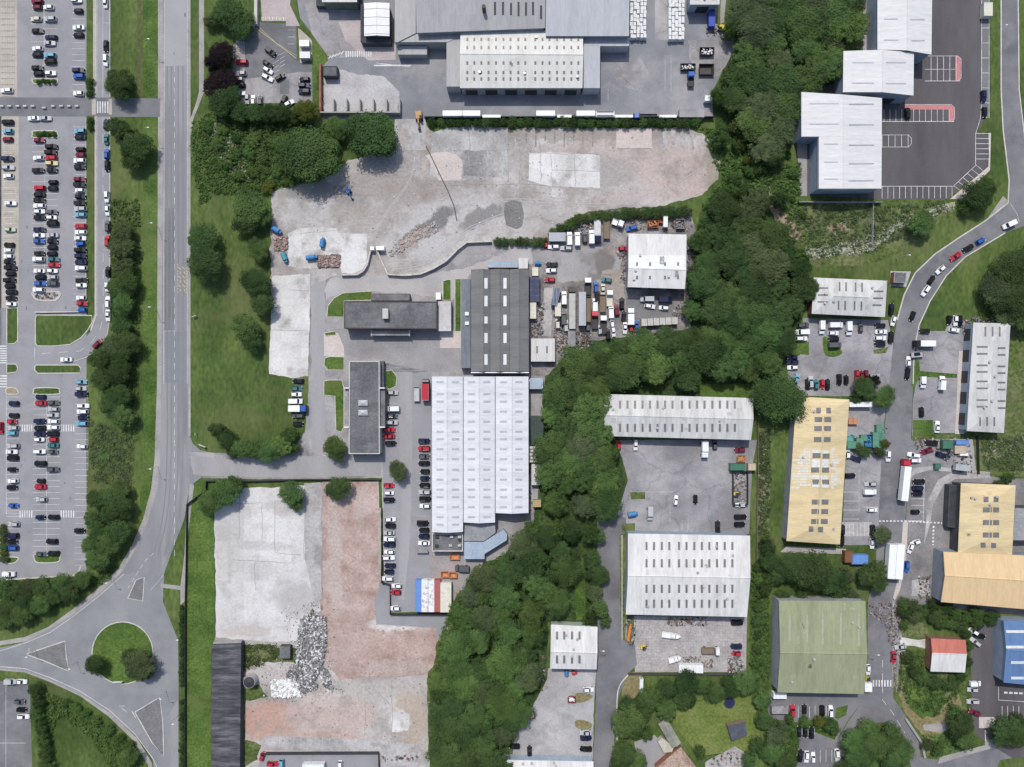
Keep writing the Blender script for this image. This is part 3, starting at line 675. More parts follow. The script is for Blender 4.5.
def crown_mesh(seed,kind):
    """unit tree: crown radius 1, height about 2; leaves as small faces on many clumps"""
    rr=random.Random(seed); vs=[];fs=[]
    if kind=='shrub': nl=20; tz=.42; th=.45
    else: nl=64; tz=1.1; th=.8
    lob=[]
    stretch=rr.uniform(.84,1.18); vf=(.74,.82,1,1.1,1.35,1.5)[(seed//7)%6] if kind!='shrub' else 1; nl=int(nl/vf**1.4)
    for i in range(nl):
        q=math.sqrt((i+.5)/nl); a=i*2.39996+rr.uniform(-.35,.35); rad=q*rr.uniform(.66,.93)
        r_=rr.uniform(.13,.235)*(1.15-.2*q)*(1.35 if kind=='shrub' else 1)*vf; z=tz+th*math.sqrt(max(0,1-(rad/1.02)**2))*rr.uniform(.78,1.0)-.08
        lob.append((Vector((rad*math.cos(a)*stretch,rad*math.sin(a)/stretch,z)),r_))
    for c,r_ in lob:
        cnt=int(130*(r_/.2)**2)
        for _ in range(cnt):
            d=Vector((rr.gauss(0,1),rr.gauss(0,1),rr.gauss(0,1)+.45)).normalized()
            rad=r_*rr.uniform(.72,1.12)
            leafquads(vs,fs,c+Vector((d.x*rad,d.y*rad,d.z*rad*.9)),d,.036,rr)
        for _ in range(cnt//7):   # loose sprays
            d=Vector((rr.gauss(0,1),rr.gauss(0,1),rr.gauss(0,.6))).normalized(); leafquads(vs,fs,c+d*r_*rr.uniform(1.1,1.6),d,.034,rr)
    # lower skirt of foliage
    for _ in range(700 if kind!='shrub' else 300):
        a=rr.random()*6.28; q=math.sqrt(rr.random())*.92; z=tz-.35*rr.random()*(1 if kind!='shrub' else .9)+th*.25*(1-q)
        d=Vector((math.cos(a),math.sin(a),-.1)); leafquads(vs,fs,Vector((q*math.cos(a)*stretch,q*math.sin(a)/stretch,z)),d,.055,rr)
    return vs,fs,lob,tz
def trunk_mesh(lob,tz,rr,kind):
    m=MB(); r0=.075 if kind!='shrub' else .05
    top=Vector((rr.uniform(-.05,.05),rr.uniform(-.05,.05),tz*.75)); mid=Vector((top.x*.4,top.y*.4,tz*.38))
    m.tube((0,0,-.03),mid,r0*1.25,r0*.85,7); m.tube(mid,top,r0*.85,r0*.6,7)
    for c,r_ in lob[::2]:
        s=lerp(mid,top,rr.uniform(.3,1)); e=lerp(s,c,.5)+Vector((0,0,-.04)); m.tube(s,e,r0*.42,r0*.26,5); m.tube(e,c,r0*.26,r0*.1,4)
    return m
TP={}
def tree_proto(kind,tone,var):
    key=(kind,tone,var)
    if key in TP: return TP[key]
    gk=(kind,var)
    if gk not in TP:
        vs,fs,lob,tz=crown_mesh(100+var*7+(50 if kind=='shrub' else 0),kind); rr=random.Random(var)
        a=bpy.data.meshes.new('crown'); a.from_pydata([tuple(v) for v in vs],[],fs); a.materials.append(LEAF['m']); a.update()
        t=trunk_mesh(lob,tz,rr,kind); b=bpy.data.meshes.new('trunk'); b.from_pydata([tuple(v) for v in t.v],[],t.f); b.materials.append(BARK); b.update(); TP[gk]=(a,b)
    a,b=TP[gk]; c=a.copy(); c.materials[0]=LEAF[tone]; TP[key]=(c,b); return TP[key]
TREES=[]
def tree(px,py,r,tone,place,kind='tree',h=None):
    if kind=='tree' and r<=8: kind='shrub'; h=r*S*1.25+.4
    TREES.append([px,py,r,tone,place,kind,h])
def trees(place,data,kind='tree',h=None):
    for it in data.split(','):
        q=it.split(); tree(float(q[0]),float(q[1]),float(q[2]),q[3],place,kind,h)
def wood(place,poly,sp,rmin,rmax,tones,kind='tree',seed=1,h=None):
    rr=random.Random(seed); xs=[p[0] for p in poly]; ys=[p[1] for p in poly]; pts=[]
    for _ in range(9000):
        x=rr.uniform(min(xs),max(xs)); y=rr.uniform(min(ys),max(ys))
        if not inside((x,y),poly): continue
        if all((x-a)**2+(y-b)**2>(sp*rr.uniform(.85,1.15))**2 for a,b in pts): pts.append((x,y))
    for x,y in pts: 
        q=noise.noise(Vector((x*.018,y*.018,seed)))*.5+.5+rr.uniform(-.28,.28); t=tones[min(len(tones)-1,max(0,int(q*len(tones))))]
        tree(x,y,rr.uniform(rmin,rmax),t,place,kind,h)
LMK=[]
def direction(dx,dy):
    a=math.degrees(math.atan2(-dy,dx))%360
    return ['right','upper right','upper','upper left','left','lower left','lower','lower right'][int(((a+22.5)%360)//45)]
def build_trees():
    buckets={}
    for i,t in enumerate(TREES):
        px,py=t[0],t[1]; d=sorted((((px-a)**2+(py-b)**2),a,b,n) for a,b,n in LMK)[0]
        key=(t[5],t[3],'',d[3],direction(px-d[1],py-d[2])); buckets.setdefault(key,[]).append((d[0],i))
    lab={}
    for key,l in buckets.items():
        l.sort()
        for j,(q,i) in enumerate(l):
            nm='%s %s'%(TN[key[1]],'tree' if key[0]=='tree' else 'bush'); nm=('only '+nm+' near') if len(l)==1 else ('closest '+nm+' to' if j==0 else ordw(j)+' closest '+nm+' to')
            lab[i]='%s the %s, on its %s side'%(nm,key[3],key[4])
    for i,(px,py,r,tone,place,kind,h) in enumerate(TREES):
        rr=random.Random(i*31+3); R_=r*S*1.09
        hs=(h if h else (.78*R_+2.6 if kind=='tree' else .9*R_+.3)); hs_=hs/(1.9 if kind=='tree' else .95); zc=hs*.72
        p=G(px,py,zc); p.z=0; var=rr.randrange(6)
        cm,tm=tree_proto('tree' if kind=='tree' else 'shrub',tone,var)
        t=thing('tree' if kind=='tree' else 'shrub',lab[i],'tree' if kind=='tree' else 'bush',p,rr.random()*6.28,'trees in the woods and verges' if kind=='tree' else 'bushes on the verges')
        t.scale=(R_/.98,R_/.98,hs_)
        for nm,me in (('crown',cm),('trunk',tm)):
            o=bpy.data.objects.new(nm,me); o.parent=t; COL.objects.link(o)
    print('TREES',sum(t[5]=='tree' for t in TREES),'SHRUBS',sum(t[5]!='tree' for t in TREES))
def scrub(name,label,poly,n,tone,seed=1,hmax=.9,size=.5):
    """uncountable low growth: clumps of leaf faces"""
    rr=random.Random(seed); xs=[p[0] for p in poly]; ys=[p[1] for p in poly]; vs=[];fs=[]; c=0; t=0
    while c<n and t<n*12:
        t+=1; x=rr.uniform(min(xs),max(xs)); y=rr.uniform(min(ys),max(ys))
        if not inside((x,y),poly) or noise.noise(Vector((x*.12,y*.12,seed)))<rr.uniform(-.6,.2): continue
        c+=1; w=G(x,y); r_=rr.uniform(.3,1.1); hh=rr.uniform(.2,hmax)
        for _ in range(15):
            d=Vector((rr.gauss(0,1),rr.gauss(0,1),abs(rr.gauss(0,1)))).normalized(); leafquads(vs,fs,w+Vector((d.x*r_*rr.uniform(.3,1.3),d.y*r_*rr.uniform(.3,1.3),d.z*hh)),d,size*.3,rr)
    o=mesh_obj(name,vs,fs,LEAF[tone]); tag(o,label,'undergrowth',kind='stuff')
def debris(name,label,poly,n,mats,smin,smax,seed=1,zmax=.5,flatn=.6):
    rr=random.Random(seed); xs=[p[0] for p in poly]; ys=[p[1] for p in poly]; V=[];F=[];FM=[];c=0;t=0
    while c<n and t<n*10:
        t+=1; x=rr.uniform(min(xs),max(xs)); y=rr.uniform(min(ys),max(ys))
        if not inside((x,y),poly): continue
        c+=1; w=G(x,y); s=rr.uniform(smin,smax); e=(rr.uniform(.6,1.6),rr.uniform(.5,1),rr.uniform(.3,1)*flatn)
        T=Matrix.Translation((w.x,w.y,rr.uniform(.02,zmax)))@Matrix.Rotation(rr.random()*6.3,4,'Z')@Matrix.Rotation(rr.uniform(-.5,.5),4,'X')
        m=MB(); m.box(-s*e[0]/2,s*e[0]/2,-s*e[1]/2,s*e[1]/2,-s*e[2]/2,s*e[2]/2,T,tx=s*.1*rr.random(),ty=s*.1*rr.random()); nn=len(V); V+=m.v; F+=[tuple(i+nn for i in f) for f in m.f]; FM+=[rr.randrange(len(mats))]*len(m.f)
    o=mesh_obj(name,V,F,mats[0],None,mats=mats[1:],fm=FM); tag(o,label,'rubble',kind='stuff'); return o
# ================================================================ GROUND
lerp2=lambda a,b,t:(a[0]+(b[0]-a[0])*t,a[1]+(b[1]-a[1])*t)
for n_,c_ in (('pinkish_rubble_ground',[(.36,.31,.285),(.43,.36,.335),(.47,.41,.39)]),('tan_rubble',[(.27,.235,.205),(.34,.3,.265)])): surf(n_,c_,scale=.08,fine=1,grain=.09)
NZ=[(675,172,50,26,0,(.43,.35,.325),.85),(620,150,75,13,2,(.4,.335,.31),.6),(635,197,50,7,8,(.43,.37,.35),.6),(605,172,32,16,0,(.3,.28,.265),.7),(405,190,55,16,-8,(.31,.28,.262),.8),(360,215,45,9,0,(.33,.3,.28),.7),
 (440,228,62,24,25,(.42,.41,.405),.9),(470,256,62,13,22,(.43,.42,.415),.9),(428,229,36,8,38,(.17,.166,.163),.95),(482,216,26,7,28,(.2,.195,.19),.9),(414,241,22,5,35,(.42,.33,.29),.8),(300,207,30,22,0,(.42,.41,.405),.85),
 (714,165,9,32,0,(.25,.23,.18),.7),(570,134,150,6,0,(.26,.24,.21),.65),(385,165,30,12,0,(.29,.27,.255),.6),(312,191,30,10,0,(.2,.19,.185),.75),(440,165,18,14,0,(.42,.37,.345),.7),(475,163,13,12,0,(.27,.265,.265),.7),(560,215,60,6,-4,(.4,.385,.37),.6),(530,235,40,12,0,(.41,.39,.375),.6)]
RUBN=surf('crushed_rubble_north',[(.27,.25,.235),(.37,.345,.33),(.46,.435,.42)],scale=.06,fine=1.0,grain=.09,contrast=.12,stain=(.25,.22,.2),stain_scale=.11,stain_w=.2,bump=.3,zones=NZ)
SZ=[(268,718,32,17,0,(.42,.27,.215),.9),(330,716,44,20,0,(.44,.35,.315),.85),(305,735,60,5,0,(.43,.29,.24),.6),(372,690,60,9,0,(.4,.37,.345),.7),(410,718,17,28,0,(.39,.325,.265),.8),(398,722,9,10,0,(.5,.48,.46),.8),(320,696,26,10,0,(.46,.4,.37),.7),(270,672,30,10,0,(.42,.38,.36),.7),(300,746,50,6,0,(.33,.31,.3),.8),(345,700,7,7,0,(.3,.27,.25),.6),(425,650,14,10,0,(.43,.33,.3),.6),(350,643,30,24,0,(.43,.335,.3),.8),(410,652,26,18,0,(.43,.34,.305),.8)]
RUBS=surf('crushed_rubble_south',[(.27,.25,.235),(.37,.345,.325),(.45,.425,.405)],scale=.06,fine=1.0,grain=.09,contrast=.12,stain=(.26,.23,.21),stain_scale=.11,stain_w=.2,bump=.3,zones=SZ)
PKZ=surf('pink_brick_dust_zoned',[(.28,.19,.16),(.38,.28,.245),(.46,.37,.335)],scale=.16,fine=1.1,grain=.12,contrast=.16,stain=(.36,.3,.27),stain_scale=.09,stain_w=.25,bump=.3,zones=[(395,626,26,7,0,(.54,.52,.5),.95),(350,620,20,10,0,(.36,.27,.24),.5),(335,560,8,60,0,(.42,.37,.345),.6),(380,648,60,10,0,(.4,.3,.265),.5),(400,668,40,6,0,(.36,.31,.28),.6),(365,500,12,14,0,(.47,.39,.36),.6)])

E=50
o=mesh_obj('ground',[(-2500,-2500,0),(2500,-2500,0),(2500,2500,0),(-2500,2500,0)],[(0,1,2,3)],GRASS); o['kind']='structure'
# --- west car park
sheet('car_park',[(-E,-E),(86.5,-E),(86.5,572),(80,577),(0,580),(-E,580)],ASPH_P,1)
sheet('paved_bays',rect(-E,-E,17.3,97),BEIGE,2)
sheet('paved_bays',rect(0,116,18.7,308),BEIGE,2)
sheet('paved_bays',rect(2,116,5.5,308),YARD,3) if False else None
sheet('car_park',rect(-E,116,1.5,345),ASPH_K,2)
sheet('lane',[(96,-E),(110,-E),(110,318),(107.5,334),(100,348),(87,357),(70,362.5),(35,363.5),(35,347.5),(72,346.5),(82,341.5),(91,331),(96,316)],ASPH_P,1.9)
sheet('pavement',[(93,-E),(96.2,-E),(96.2,97),(93,97)],BEIGE,2.5)
sheet('pavement',[(94.5,116),(96.2,116),(96.2,316),(91.5,331),(90,330),(94.5,314)],BEIGE,2.5)
sheet('road',[(-E,97.5),(96,97.5),(160,98.5),(160,117),(-E,116)],ASPH_K,3)
sheet('tactile_paving',rect(91.8,99,96,114.5),BEIGE,4); sheet('tactile_paving',rect(108.6,99,112,114.5),BEIGE,4)
zebra(96.5,101.5,109,113,5,True)
zebra(0,345,7.2,364,8,False); zebra(0,374.5,7.2,388,5,False)
raised('verge',[(86.6,-E),(92.8,-E),(92.8,97),(86.6,97)],GRASS,.1,kerb=False)
raised('verge',[(86.6,116),(94,116),(94.3,313),(88,315),(86.6,305)],GRASS,.1,kerb=False)
raised('lawn',[(37,315),(92,315.5),(92.5,322),(88,330),(81,338),(70,344.5),(55,346),(38,346),(35.5,343),(35.5,318)],GRASS,.12)
raised('lawn',[(36,365),(78,365),(81,368),(80,373),(38,373.3),(35,370),(35,367)],GRASS,.12)
raised('lawn',[(7,308),(18,308),(18,340),(15,343.5),(7,343.5)],GRASS,.12)
raised('lawn',[(7,364),(16,364),(18,368),(17,372),(7,373.3)],GRASS,.12)
for pts,m in (([(34,79),(55,79),(57.5,81),(55,84),(36,84),(33,81.5)],GRASSB),([(34,131),(55,131),(57.5,134),(57,137.5),(34,137.5),(33,134)],GRASSB),([(34,292),(59,292),(58,299),(50,301),(38,300),(34,297)],SLABG),
  ([(36,388),(57,388),(59.5,391),(58,394),(35,394),(34,391)],GRASSB),([(36,554),(59,553.5),(60,558),(57,562),(38,562.5),(34.5,558)],GRASSB),([(7,388),(15,388),(18,391),(18,393.8),(7,393.8)],SOIL),([(7,557.5),(18,557.5),(17,561),(13,563),(7,563)],GRASSB)):
    raised('traffic_island',pts,m,.12,sm=True)
kerbline([(35,313),(35,312),(86,312)],.14,.35); kerbline([(18.2,308),(18.2,343)]); kerbline([(0,580),(40,577.5),(73,575.5),(79,571),(81,566)],w=.5)
kerbline([(96.2,-E),(96.2,97)],w=.3); kerbline([(96.2,116),(96.2,316),(91,331)],w=.3); kerbline([(110,-E),(110,97)],w=.25); kerbline([(110,117),(110,318),(107.5,334),(100,348),(87,357),(70,363)],w=.25)
# bay lines
for x0,x1,ys,ye in ((31,44,0,78),(44,57,5,72),(72,85,1,95),(32,45,140,292),(45,58,140,290),(73,86,127,312),(33,47,397,554),(47,60,397,554),(75,88,380,566),(6.5,19.5,397,556),(2,16,122,306)):
    bays_h(x0,x1,ys,ye,5.97,.32,'w' if ys>110 or x0>30 else 'f')
for i in range(17): mark(1,1+i*5.97,15,1+i*5.97,.8,'k')
for i in range(32): mark(4,122+i*5.97+2.6,14,122+i*5.97+2.6,.6,'k') if i%2 else None
mark(44.2,0,44.2,78,.3); mark(45,140,45,292,.3); mark(46.7,395,46.7,556,.35); mark(6.4,390,6.4,514,.4); mark(6.4,513.5,20,513.5,.3)
for y in (424.5,510.5):
    zebra(19,y,33,y+7,6,True); zebra(60,y,75,y+7,6,True)
mark(103,0,103,97,.35); pline([(103,117),(103.3,316),(100,330),(92,342),(80,351),(35,354)],.35,dash=(9,8)); pline([(97.3,0),(97.3,96)],.25); pline([(97.3,118),(97.3,316)],.25)
for y in (23,68,174,225,229,270,250): mark(103,y,109.5,y,.35)
mark(34.8,348,34.8,362,.4); mark(85.8,118,85.8,310,.25); mark(88,380,88,470,.25)
# --- main road
WR=[(164,-E),(190,-E),(190,436),(193,444),(200,450),(210,452.5),(256,454),(256,477),(215,474),(203,476),(194,483),(188,496),(184,520),(173,548),(164,574),(162.5,585),(163,602),(170,620),(178,640),(178.5,667),(178.5,800),(156,800),(153,760),(137,737),(110,713),(80,694),(50,680),(25,671),(-E,664),(-E,652),(0,649),(25,641.5),(50,631),(75,613),(100,593),(122,572),(137,547),(148,520),(157,490),(160,460),(161.5,384),(163,100)]
sheet('road',WR,ASPH_M,2)
sheet('road',[(-10,650),(25,642),(75,614),(122,575),(135,572),(164,576),(163,602),(178,640),(178,700),(165,720),(137,736),(80,693),(25,670),(-10,665)],ASPH_R,3,amp=.3)
sheet('road_patch',[(164.5,-E),(186.5,-E),(186.5,65),(174,66),(164.5,66)],surf('asphalt_pale_resurfaced',[(.29,.295,.3),(.33,.335,.335)],scale=.07,fine=3,grain=.05),3)
sheet('road_patch',rect(164.5,208,174.3,330),ASPH_K,3); sheet('road_patch',rect(164.8,332,187,383),surf('asphalt_blue_grey',[(.18,.19,.21),(.215,.225,.245)],scale=.07,fine=3,grain=.05),3)
sheet('pavement',[(158,-E),(163.3,-E),(163.3,100),(161.5,384),(160,460),(157,490),(148,520),(137,547),(122,572),(100,593),(75,613),(50,631),(25,641.5),(-E,653),(-E,649),(25,637),(48,627),(73,609),(97,589),(118,569),(132,545),(143,519),(151,490),(154.5,460),(157,384),(158,100)],PAVE,2.6)
sheet('pavement',[(187.5,-E),(190.5,-E),(190.5,436),(188,436)],PAVE,3)
sheet('path',[(199,-E),(204,-E),(204,92),(199,105),(193,120),(191.5,135),(190,135),(190,120),(196,103),(199,92)],PAVE,2.7)
sheet('path',[(190,484),(194,485),(191,510),(188,535),(186.5,560),(186,600),(180.5,605),(180.5,585),(184.5,555),(186,520)],PAVE,3.5)
sheet('path',[(161,583.5),(181,586),(181,590),(161,587.5)],PAVE,3.6)
sheet('pavement',[(-E,666),(25,672.5),(50,682),(80,696),(108,716),(133,740),(148,765),(150,800),(155,800),(152,763),(137,738),(110,713.5),(80,693.5),(50,680),(25,671),(-E,664)],PAVE,3.7)
pline([(164.3,0),(164.2,100),(163.8,384)],.4); pline([(187.3,0),(187.3,384)],.35); pline([(174.6,66),(174.6,560)],.35,dash=(6,5)); pline([(190,384),(190,436)],.3)
pline([(0,651),(25,643),(50,632.5),(75,615),(100,595),(124,574)],.5); pline([(0,666.5),(25,668.5),(50,677.5),(80,691),(110,710.5),(135,734),(152,757),(157,767)],.5)
pline([(154,553),(146,560),(140,569),(128,588)],.4,dash=(5,3)); pline([(163.5,575),(151,590)],.3)
for i,xs in enumerate((178.5,182.5)): 
    for j in range(6): mark(xs+ (j%2)*1.5,267+j*4.4,xs+2.4,269.5+j*4.4,.7,'y')
pline([(178,264),(178,294)],.5,'y',dash=(2,1)); pline([(186.3,264),(186.3,294)],.5,'y',dash=(2,1))
pts=[(122.8+30.5*math.cos(a*math.pi/16),652.8+31*math.sin(a*math.pi/16)) for a in range(32)]
raised('roundabout_lawn',pts,GRASSB,.15)
ISL=1
for pts in ([(26,654),(65,641),(66.5,656),(69,671),(45,661)],[(136,580),(144.5,577),(143,601),(128,598)],[(135,712),(160,697),(163,722),(164,756),(152,742)]):
    raised('splitter_island',pts,surf('island_block_paving',[(.16,.16,.163),(.21,.208,.21)],scale=.3,fine=2,grain=.15,seam=(.6,.6,.7,.05,1)),.12)
for a,b in (((119,706),(125,706)),((121,707.5),(127,712)),((132,711),(136,718))): mark(*a,*b,.5)
for a,b in (((29,648),(29,655)),): mark(*a,*b,.4)
# ditch and bright verges
ribbon('ditch_path',[(139,-E),(139,96),(139,118),(139,300),(138.5,420),(138,520),(132,560),(115,590)],3.2,surf('worn_grass_track',[(.07,.07,.03),(.11,.1,.05)],scale=.2,fine=1,grain=.2),1)
sheet('verge',[(143,-E),(158,-E),(158,97),(143,97)],GRASSB,1); sheet('verge',[(143,118),(157.5,118),(156.5,384),(154,470),(146,515),(138,532),(143,450)],GRASSB,1)
sheet('verge',[(188,500),(190,482),(210,482),(214,487),(214,640),(211,642),(211,800),(186,800),(186,560)],GRASSB,1,amp=.4)
# --- strip car park bottom left
sheet('car_park',[(-E,684),(26,680),(30,690),(33,800),(-E,800)],ASPH_E,1.5); bays_h(-2,26,743,745,6); mark(6,683,6,767,.3)
# --- small car park north
sheet('car_park',[(255,22),(296,24),(297,60),(313,65),(313,103),(232,103),(233,45),(250,26)],ASPH_E,1); sheet('yard',[(238,80),(300,72),(312,72),(312,103),(238,103)],YARD,2)
sheet('paved_yard',[(258,-E),(295,-E),(290,5),(300,26),(286,26),(286,21),(262,21)],PINKP,2); sheet('paved_bays',rect(236,36,245,72),PAVE,2); bays_h(236,245,41,90,5.8)
for i in range(4): mark(280,52+i*4+3,285,49+i*4+3,.3); mark(271,60+i*5,279,55+i*5,.25)
bays_h(288,295,30,44,7); pline([(256,28),(296,58)],.5,'y'); pline([(260,28),(276,43),(297,56)],.3,'y'); 
for i in range(14): mark(262+i*1.8,17,262+i*1.8,20,.8,'y' if i%2 else 'w')
sheet('concrete_pad',[(298,28),(301,30),(312,40),(312,60),(300,63)],BEIGE,2); sheet('concrete_pad',rect(280,80,289,94),ASPH_K,3)
sheet('lawn',[(299,26),(314,43),(328,58),(320,63),(320,108),(313,108),(312,62),(312,40)],GRASSB,2.5)
# --- factory yard north
sheet('yard',[(290,-E),(726,-E),(718,0),(716,25),(724,32),(735,42),(733,55),(722,72),(712,92),(713,119),(424,119),(322,119),(322,67),(331,57),(314,36),(300,18)],ASPH_Y,1)
sheet('yard',[(395,119),(426,119),(428,152),(420,160),(398,160),(393,140)],SLABG,1.3)
sheet('concrete_path',[(405,122),(425,122),(426,150),(405,150)],SLABG,3)
sheet('concrete_path',[(292,-E),(335,-E),(352,30),(370,55),(340,58),(328,56),(312,34)],YARD,2); sheet('yard_slab',[(322,75),(340,70),(385,78),(398,92),(398,113),(324,113)],GRAVELL,2,amp=1.2)
sheet('yard_slab',[(338,22),(360,20),(396,45),(396,60),(368,60),(345,40)],PINKP,3,amp=.5); sheet('yard_slab',[(612,60),(640,56),(650,75),(640,92),(617,84)],YARD,2); sheet('yard_slab',rect(655,0,667,40),YARD,2)
zebra(345,51,372,57,12,True); 
for i in range(5): mark(328+i*3.2,59-i*1.2,331+i*3.2,56-i*1.2,1,'w')
mark(374,65.5,411,65.5,1.4); mark(376,63,410,67,.6); pline([(665,55),(665,92)],.3,'f'); pline([(671,55),(671,92)],.3,'f'); mark(608,88,608,100,.3,'f')
sheet('yard_slab',[(688,40),(735,38),(732,55),(720,75),(700,80),(690,60)],YARD,2,amp=.8); sheet('path',[(722,-E),(730,-E),(724,22),(720,24)],PAVE,3)
# --- demolished site north
sheet('demolition_ground',[(272,192),(292,186),(318,182),(338,172),(348,160),(392,152),(402,124),(424,124),(432,130),(560,128),(690,128),(714,140),(722,158),(719,180),(700,196),(662,206),(612,209),(577,215),(562,226),(548,239),(540,246),(535,262),(545,270),(545,300),(330,300),(270,300),(271,240)],RUBN,1.5,amp=1.2)
None
sheet('concrete_slab',rect(616,128.5,652,148),surf('pinkish_concrete_slab',[(.46,.4,.37),(.53,.47,.44)],scale=.1,fine=1.2,grain=.08),3,amp=.3)
sheet('concrete_slab',[(530,153),(551,152),(600,155),(600,188),(552,187),(528,180)],SLABW,3,amp=.5); sheet('concrete_slab',rect(552,188,563,197),SLABW,3.3,amp=.3)
sheet('concrete_slab',[(432,131),(470,125),(508,128),(508,176),(470,180),(460,182),(430,175)],SLABG,3,amp=1); sheet('concrete_slab',rect(463,151,486,176),GRAVEL,4,amp=.8); sheet('concrete_slab',[(425,155),(445,150),(463,160),(462,180),(440,180)],surf('pinkish_concrete_slab',[],),4,amp=1.2)
for i in range(9): sheet('foundation_strip',rect(516+i*9.5,129,517.4+i*9.5,141+3*(i%3)),surf('stained_concrete',[(.2,.185,.17),(.27,.25,.235)],scale=.2,fine=1,grain=.15),3.6,amp=.4)
for x in (663,671,681,690): sheet('foundation_strip',rect(x,131,x+4,150),SLABG,3.6,amp=1)
None
None
None
None
None
None
None
None
sheet('concrete_slab',[(288,233),(301,228),(337,228),(338,233),(365,234),(367,240),(367,262),(362,270),(355,273),(342,273),(341,268),(301,268),(288,266)],SLABW,3,amp=.5)
sheet('gravel_heap',[(505,203),(512,200),(521,202),(524,214),(522,226),(516,230),(506,225),(504,214)],surf('dark_grey_gravel',[(.15,.148,.146),(.2,.197,.195)],scale=.3,fine=1.4,grain=.14),6,amp=.9); sheet('patio',[(705,762),(735,746),(752,757),(754,770),(706,772)],surf('pinkish_yard',[(.3,.28,.275),(.38,.36,.35),(.43,.41,.4)],scale=.2,fine=1.2,grain=.12,seam=(1,1,.8,.06)),6,amp=.4)
sheet('brick_stack_pad',rect(318,256,340,267),SOIL,4); 
sheet('concrete_slab',[(272,276),(310,274),(310,320),(308,376),(292,378),(269,374),(271,320)],SLABW,2.6,amp=.5)
# wheel tracks worn into the loose ground and the lanes
TRK=surf('pale_wheel_track',[(.36,.345,.335),(.42,.405,.395)],scale=.3,fine=1.5,grain=.1)
for pts in ([(392,268),(420,264),(445,252),(468,234),(500,225),(540,222)],[(394,262),(424,258),(446,246),(470,228),(505,214)],[(340,225),(370,222),(378,240),(380,262)],[(430,205),(520,200),(600,205),(660,192),(700,170)],[(415,150),(410,180),(385,215),(372,240)]):
    for o_ in (-1.3,1.3): ribbon('wheel_track',[(x,y+o_) for x,y in pts],.7,TRK,5.1)
JNT=surf('dark_foundation_joint',[(.2,.185,.17),(.3,.28,.26)],scale=.4,fine=2,grain=.15)
for pts in ([(530,152.5),(600,154.5)],[(551,154),(552,187)],[(575,155),(575,187)],[(552,170),(600,171)],[(508,128),(508,182)],[(470,125),(470,180)],[(493,126),(493,172)],[(432,152),(508,150)],[(436,186),(520,184),(600,190)],[(616,148.5),(652,148.5)],[(606,130),(606,148)],[(660,130),(658,150)],[(520,142),(520,186)],[(540,142),(541,182)],
  [(214,505),(262,503),(262,540)],[(275,500),(275,553),(300,555)],[(240,488),(239,540)],[(232,560),(290,563)],[(255,563),(256,590)],[(322,486),(322,600)],[(305,488),(304,560)],[(344,676),(392,677),(425,674)],[(365,700),(365,735)],[(392,680),(392,740)],[(375,690),(390,705)],[(300,233.5),(340,230)],[(338,268),(338,274)],[(310,276),(310,376)],[(290,290),(310,291)],[(272,330),(309,331)]):
    q=[pts[0]]
    for a,b in zip(pts,pts[1:]): q+=[(lerp2(a,b,i/6)) for i in range(1,7)]
    ribbon('foundation_joint',[(x+noise.noise(Vector((x*.3,y*.3,1)))*1.3,y+noise.noise(Vector((x*.3,y*.3,5)))*1.3) for x,y in q],.38,JNT,7.1,False)
TRD=surf('tyre_darkened_lane',[(.18,.183,.193),(.21,.212,.224)],scale=.12,fine=2,grain=.06,stretch=(3,.1,1))
for x in (167.2,171.4,178.2,183): ribbon('tyre_darkened_lane',[(x,66),(x,200),(x+.2,300),(x,384),(x,440),(x-1.5,490),(x-6,525),(x-14,556)],1.3,TRD,4.2)
rrp=random.Random(12)
for i in range(26):
    x,y=rrp.choice([(rrp.uniform(166,186),rrp.uniform(10,440)),(rrp.uniform(888,908),rrp.uniform(400,540)),(rrp.uniform(20,32),rrp.uniform(120,540)),(rrp.uniform(60,72),rrp.uniform(120,540))]); w_=rrp.uniform(.6,1.6); h_=rrp.uniform(.8,4)
    sheet('road_patch',rect(x,y,x+w_,y+h_),TRD if i%2 else ASPH_K,9,amp=.1)
# --- factory estate west
sheet('estate_road',[(188,452),(210,452.5),(250,458),(276,457),(296,445),(305,432),(308,400),(309,350),(311,300),(316,286),(330,277),(345,275.5),(420,276),(448,262),(468,245),(492,242),(545,246),(545,380),(535,545),(512,555),(484,562),(456,612),(385,612),(382,478),(256,479),(203,478),(190,470)],YARD,2,amp=.3)
sheet('estate_track',[(311,285),(325,280),(325,330),(325,452),(312,452),(311,380)],surf('smooth_grey_tarmac',[(.27,.265,.27),(.33,.325,.33)],scale=.06,fine=2,grain=.05,stretch=(2,.3,1)),3,amp=.6)
sheet('estate_track',[(330,279),(460,270),(520,246),(544,247),(544,262),(470,275),(452,300),(400,292),(340,292),(326,300),(324,290)],surf('dusty_tarmac',[(.3,.29,.285),(.37,.355,.35),(.42,.4,.395)],scale=.06,fine=2,grain=.07),3,amp=1.2)
sheet('estate_track',[(330,330),(345,328),(460,332),(460,372),(385,372),(385,360),(346,355),(340,345)],surf('darker_patch_tarmac',[(.2,.197,.2),(.26,.255,.257),(.32,.31,.31)],scale=.05,fine=1.5,grain=.07),3,amp=.8)
sheet('estate_track',[(190,456),(256,461),(300,456),(381,456),(381,476),(256,477),(203,476),(193,474)],surf('smooth_grey_tarmac',[]),3.2,amp=.5)
sheet('car_park',[(381,362),(431,372),(431,534),(463,553),(463,575),(455,611),(386,611),(383,480),(383,450)],ASPH_P,3,amp=.3)
sheet('yard_slab',[(398,372),(412,372),(412,470),(410,540),(404,600),(398,600),(400,500)],surf('smooth_grey_tarmac',[]),4,amp=.5)
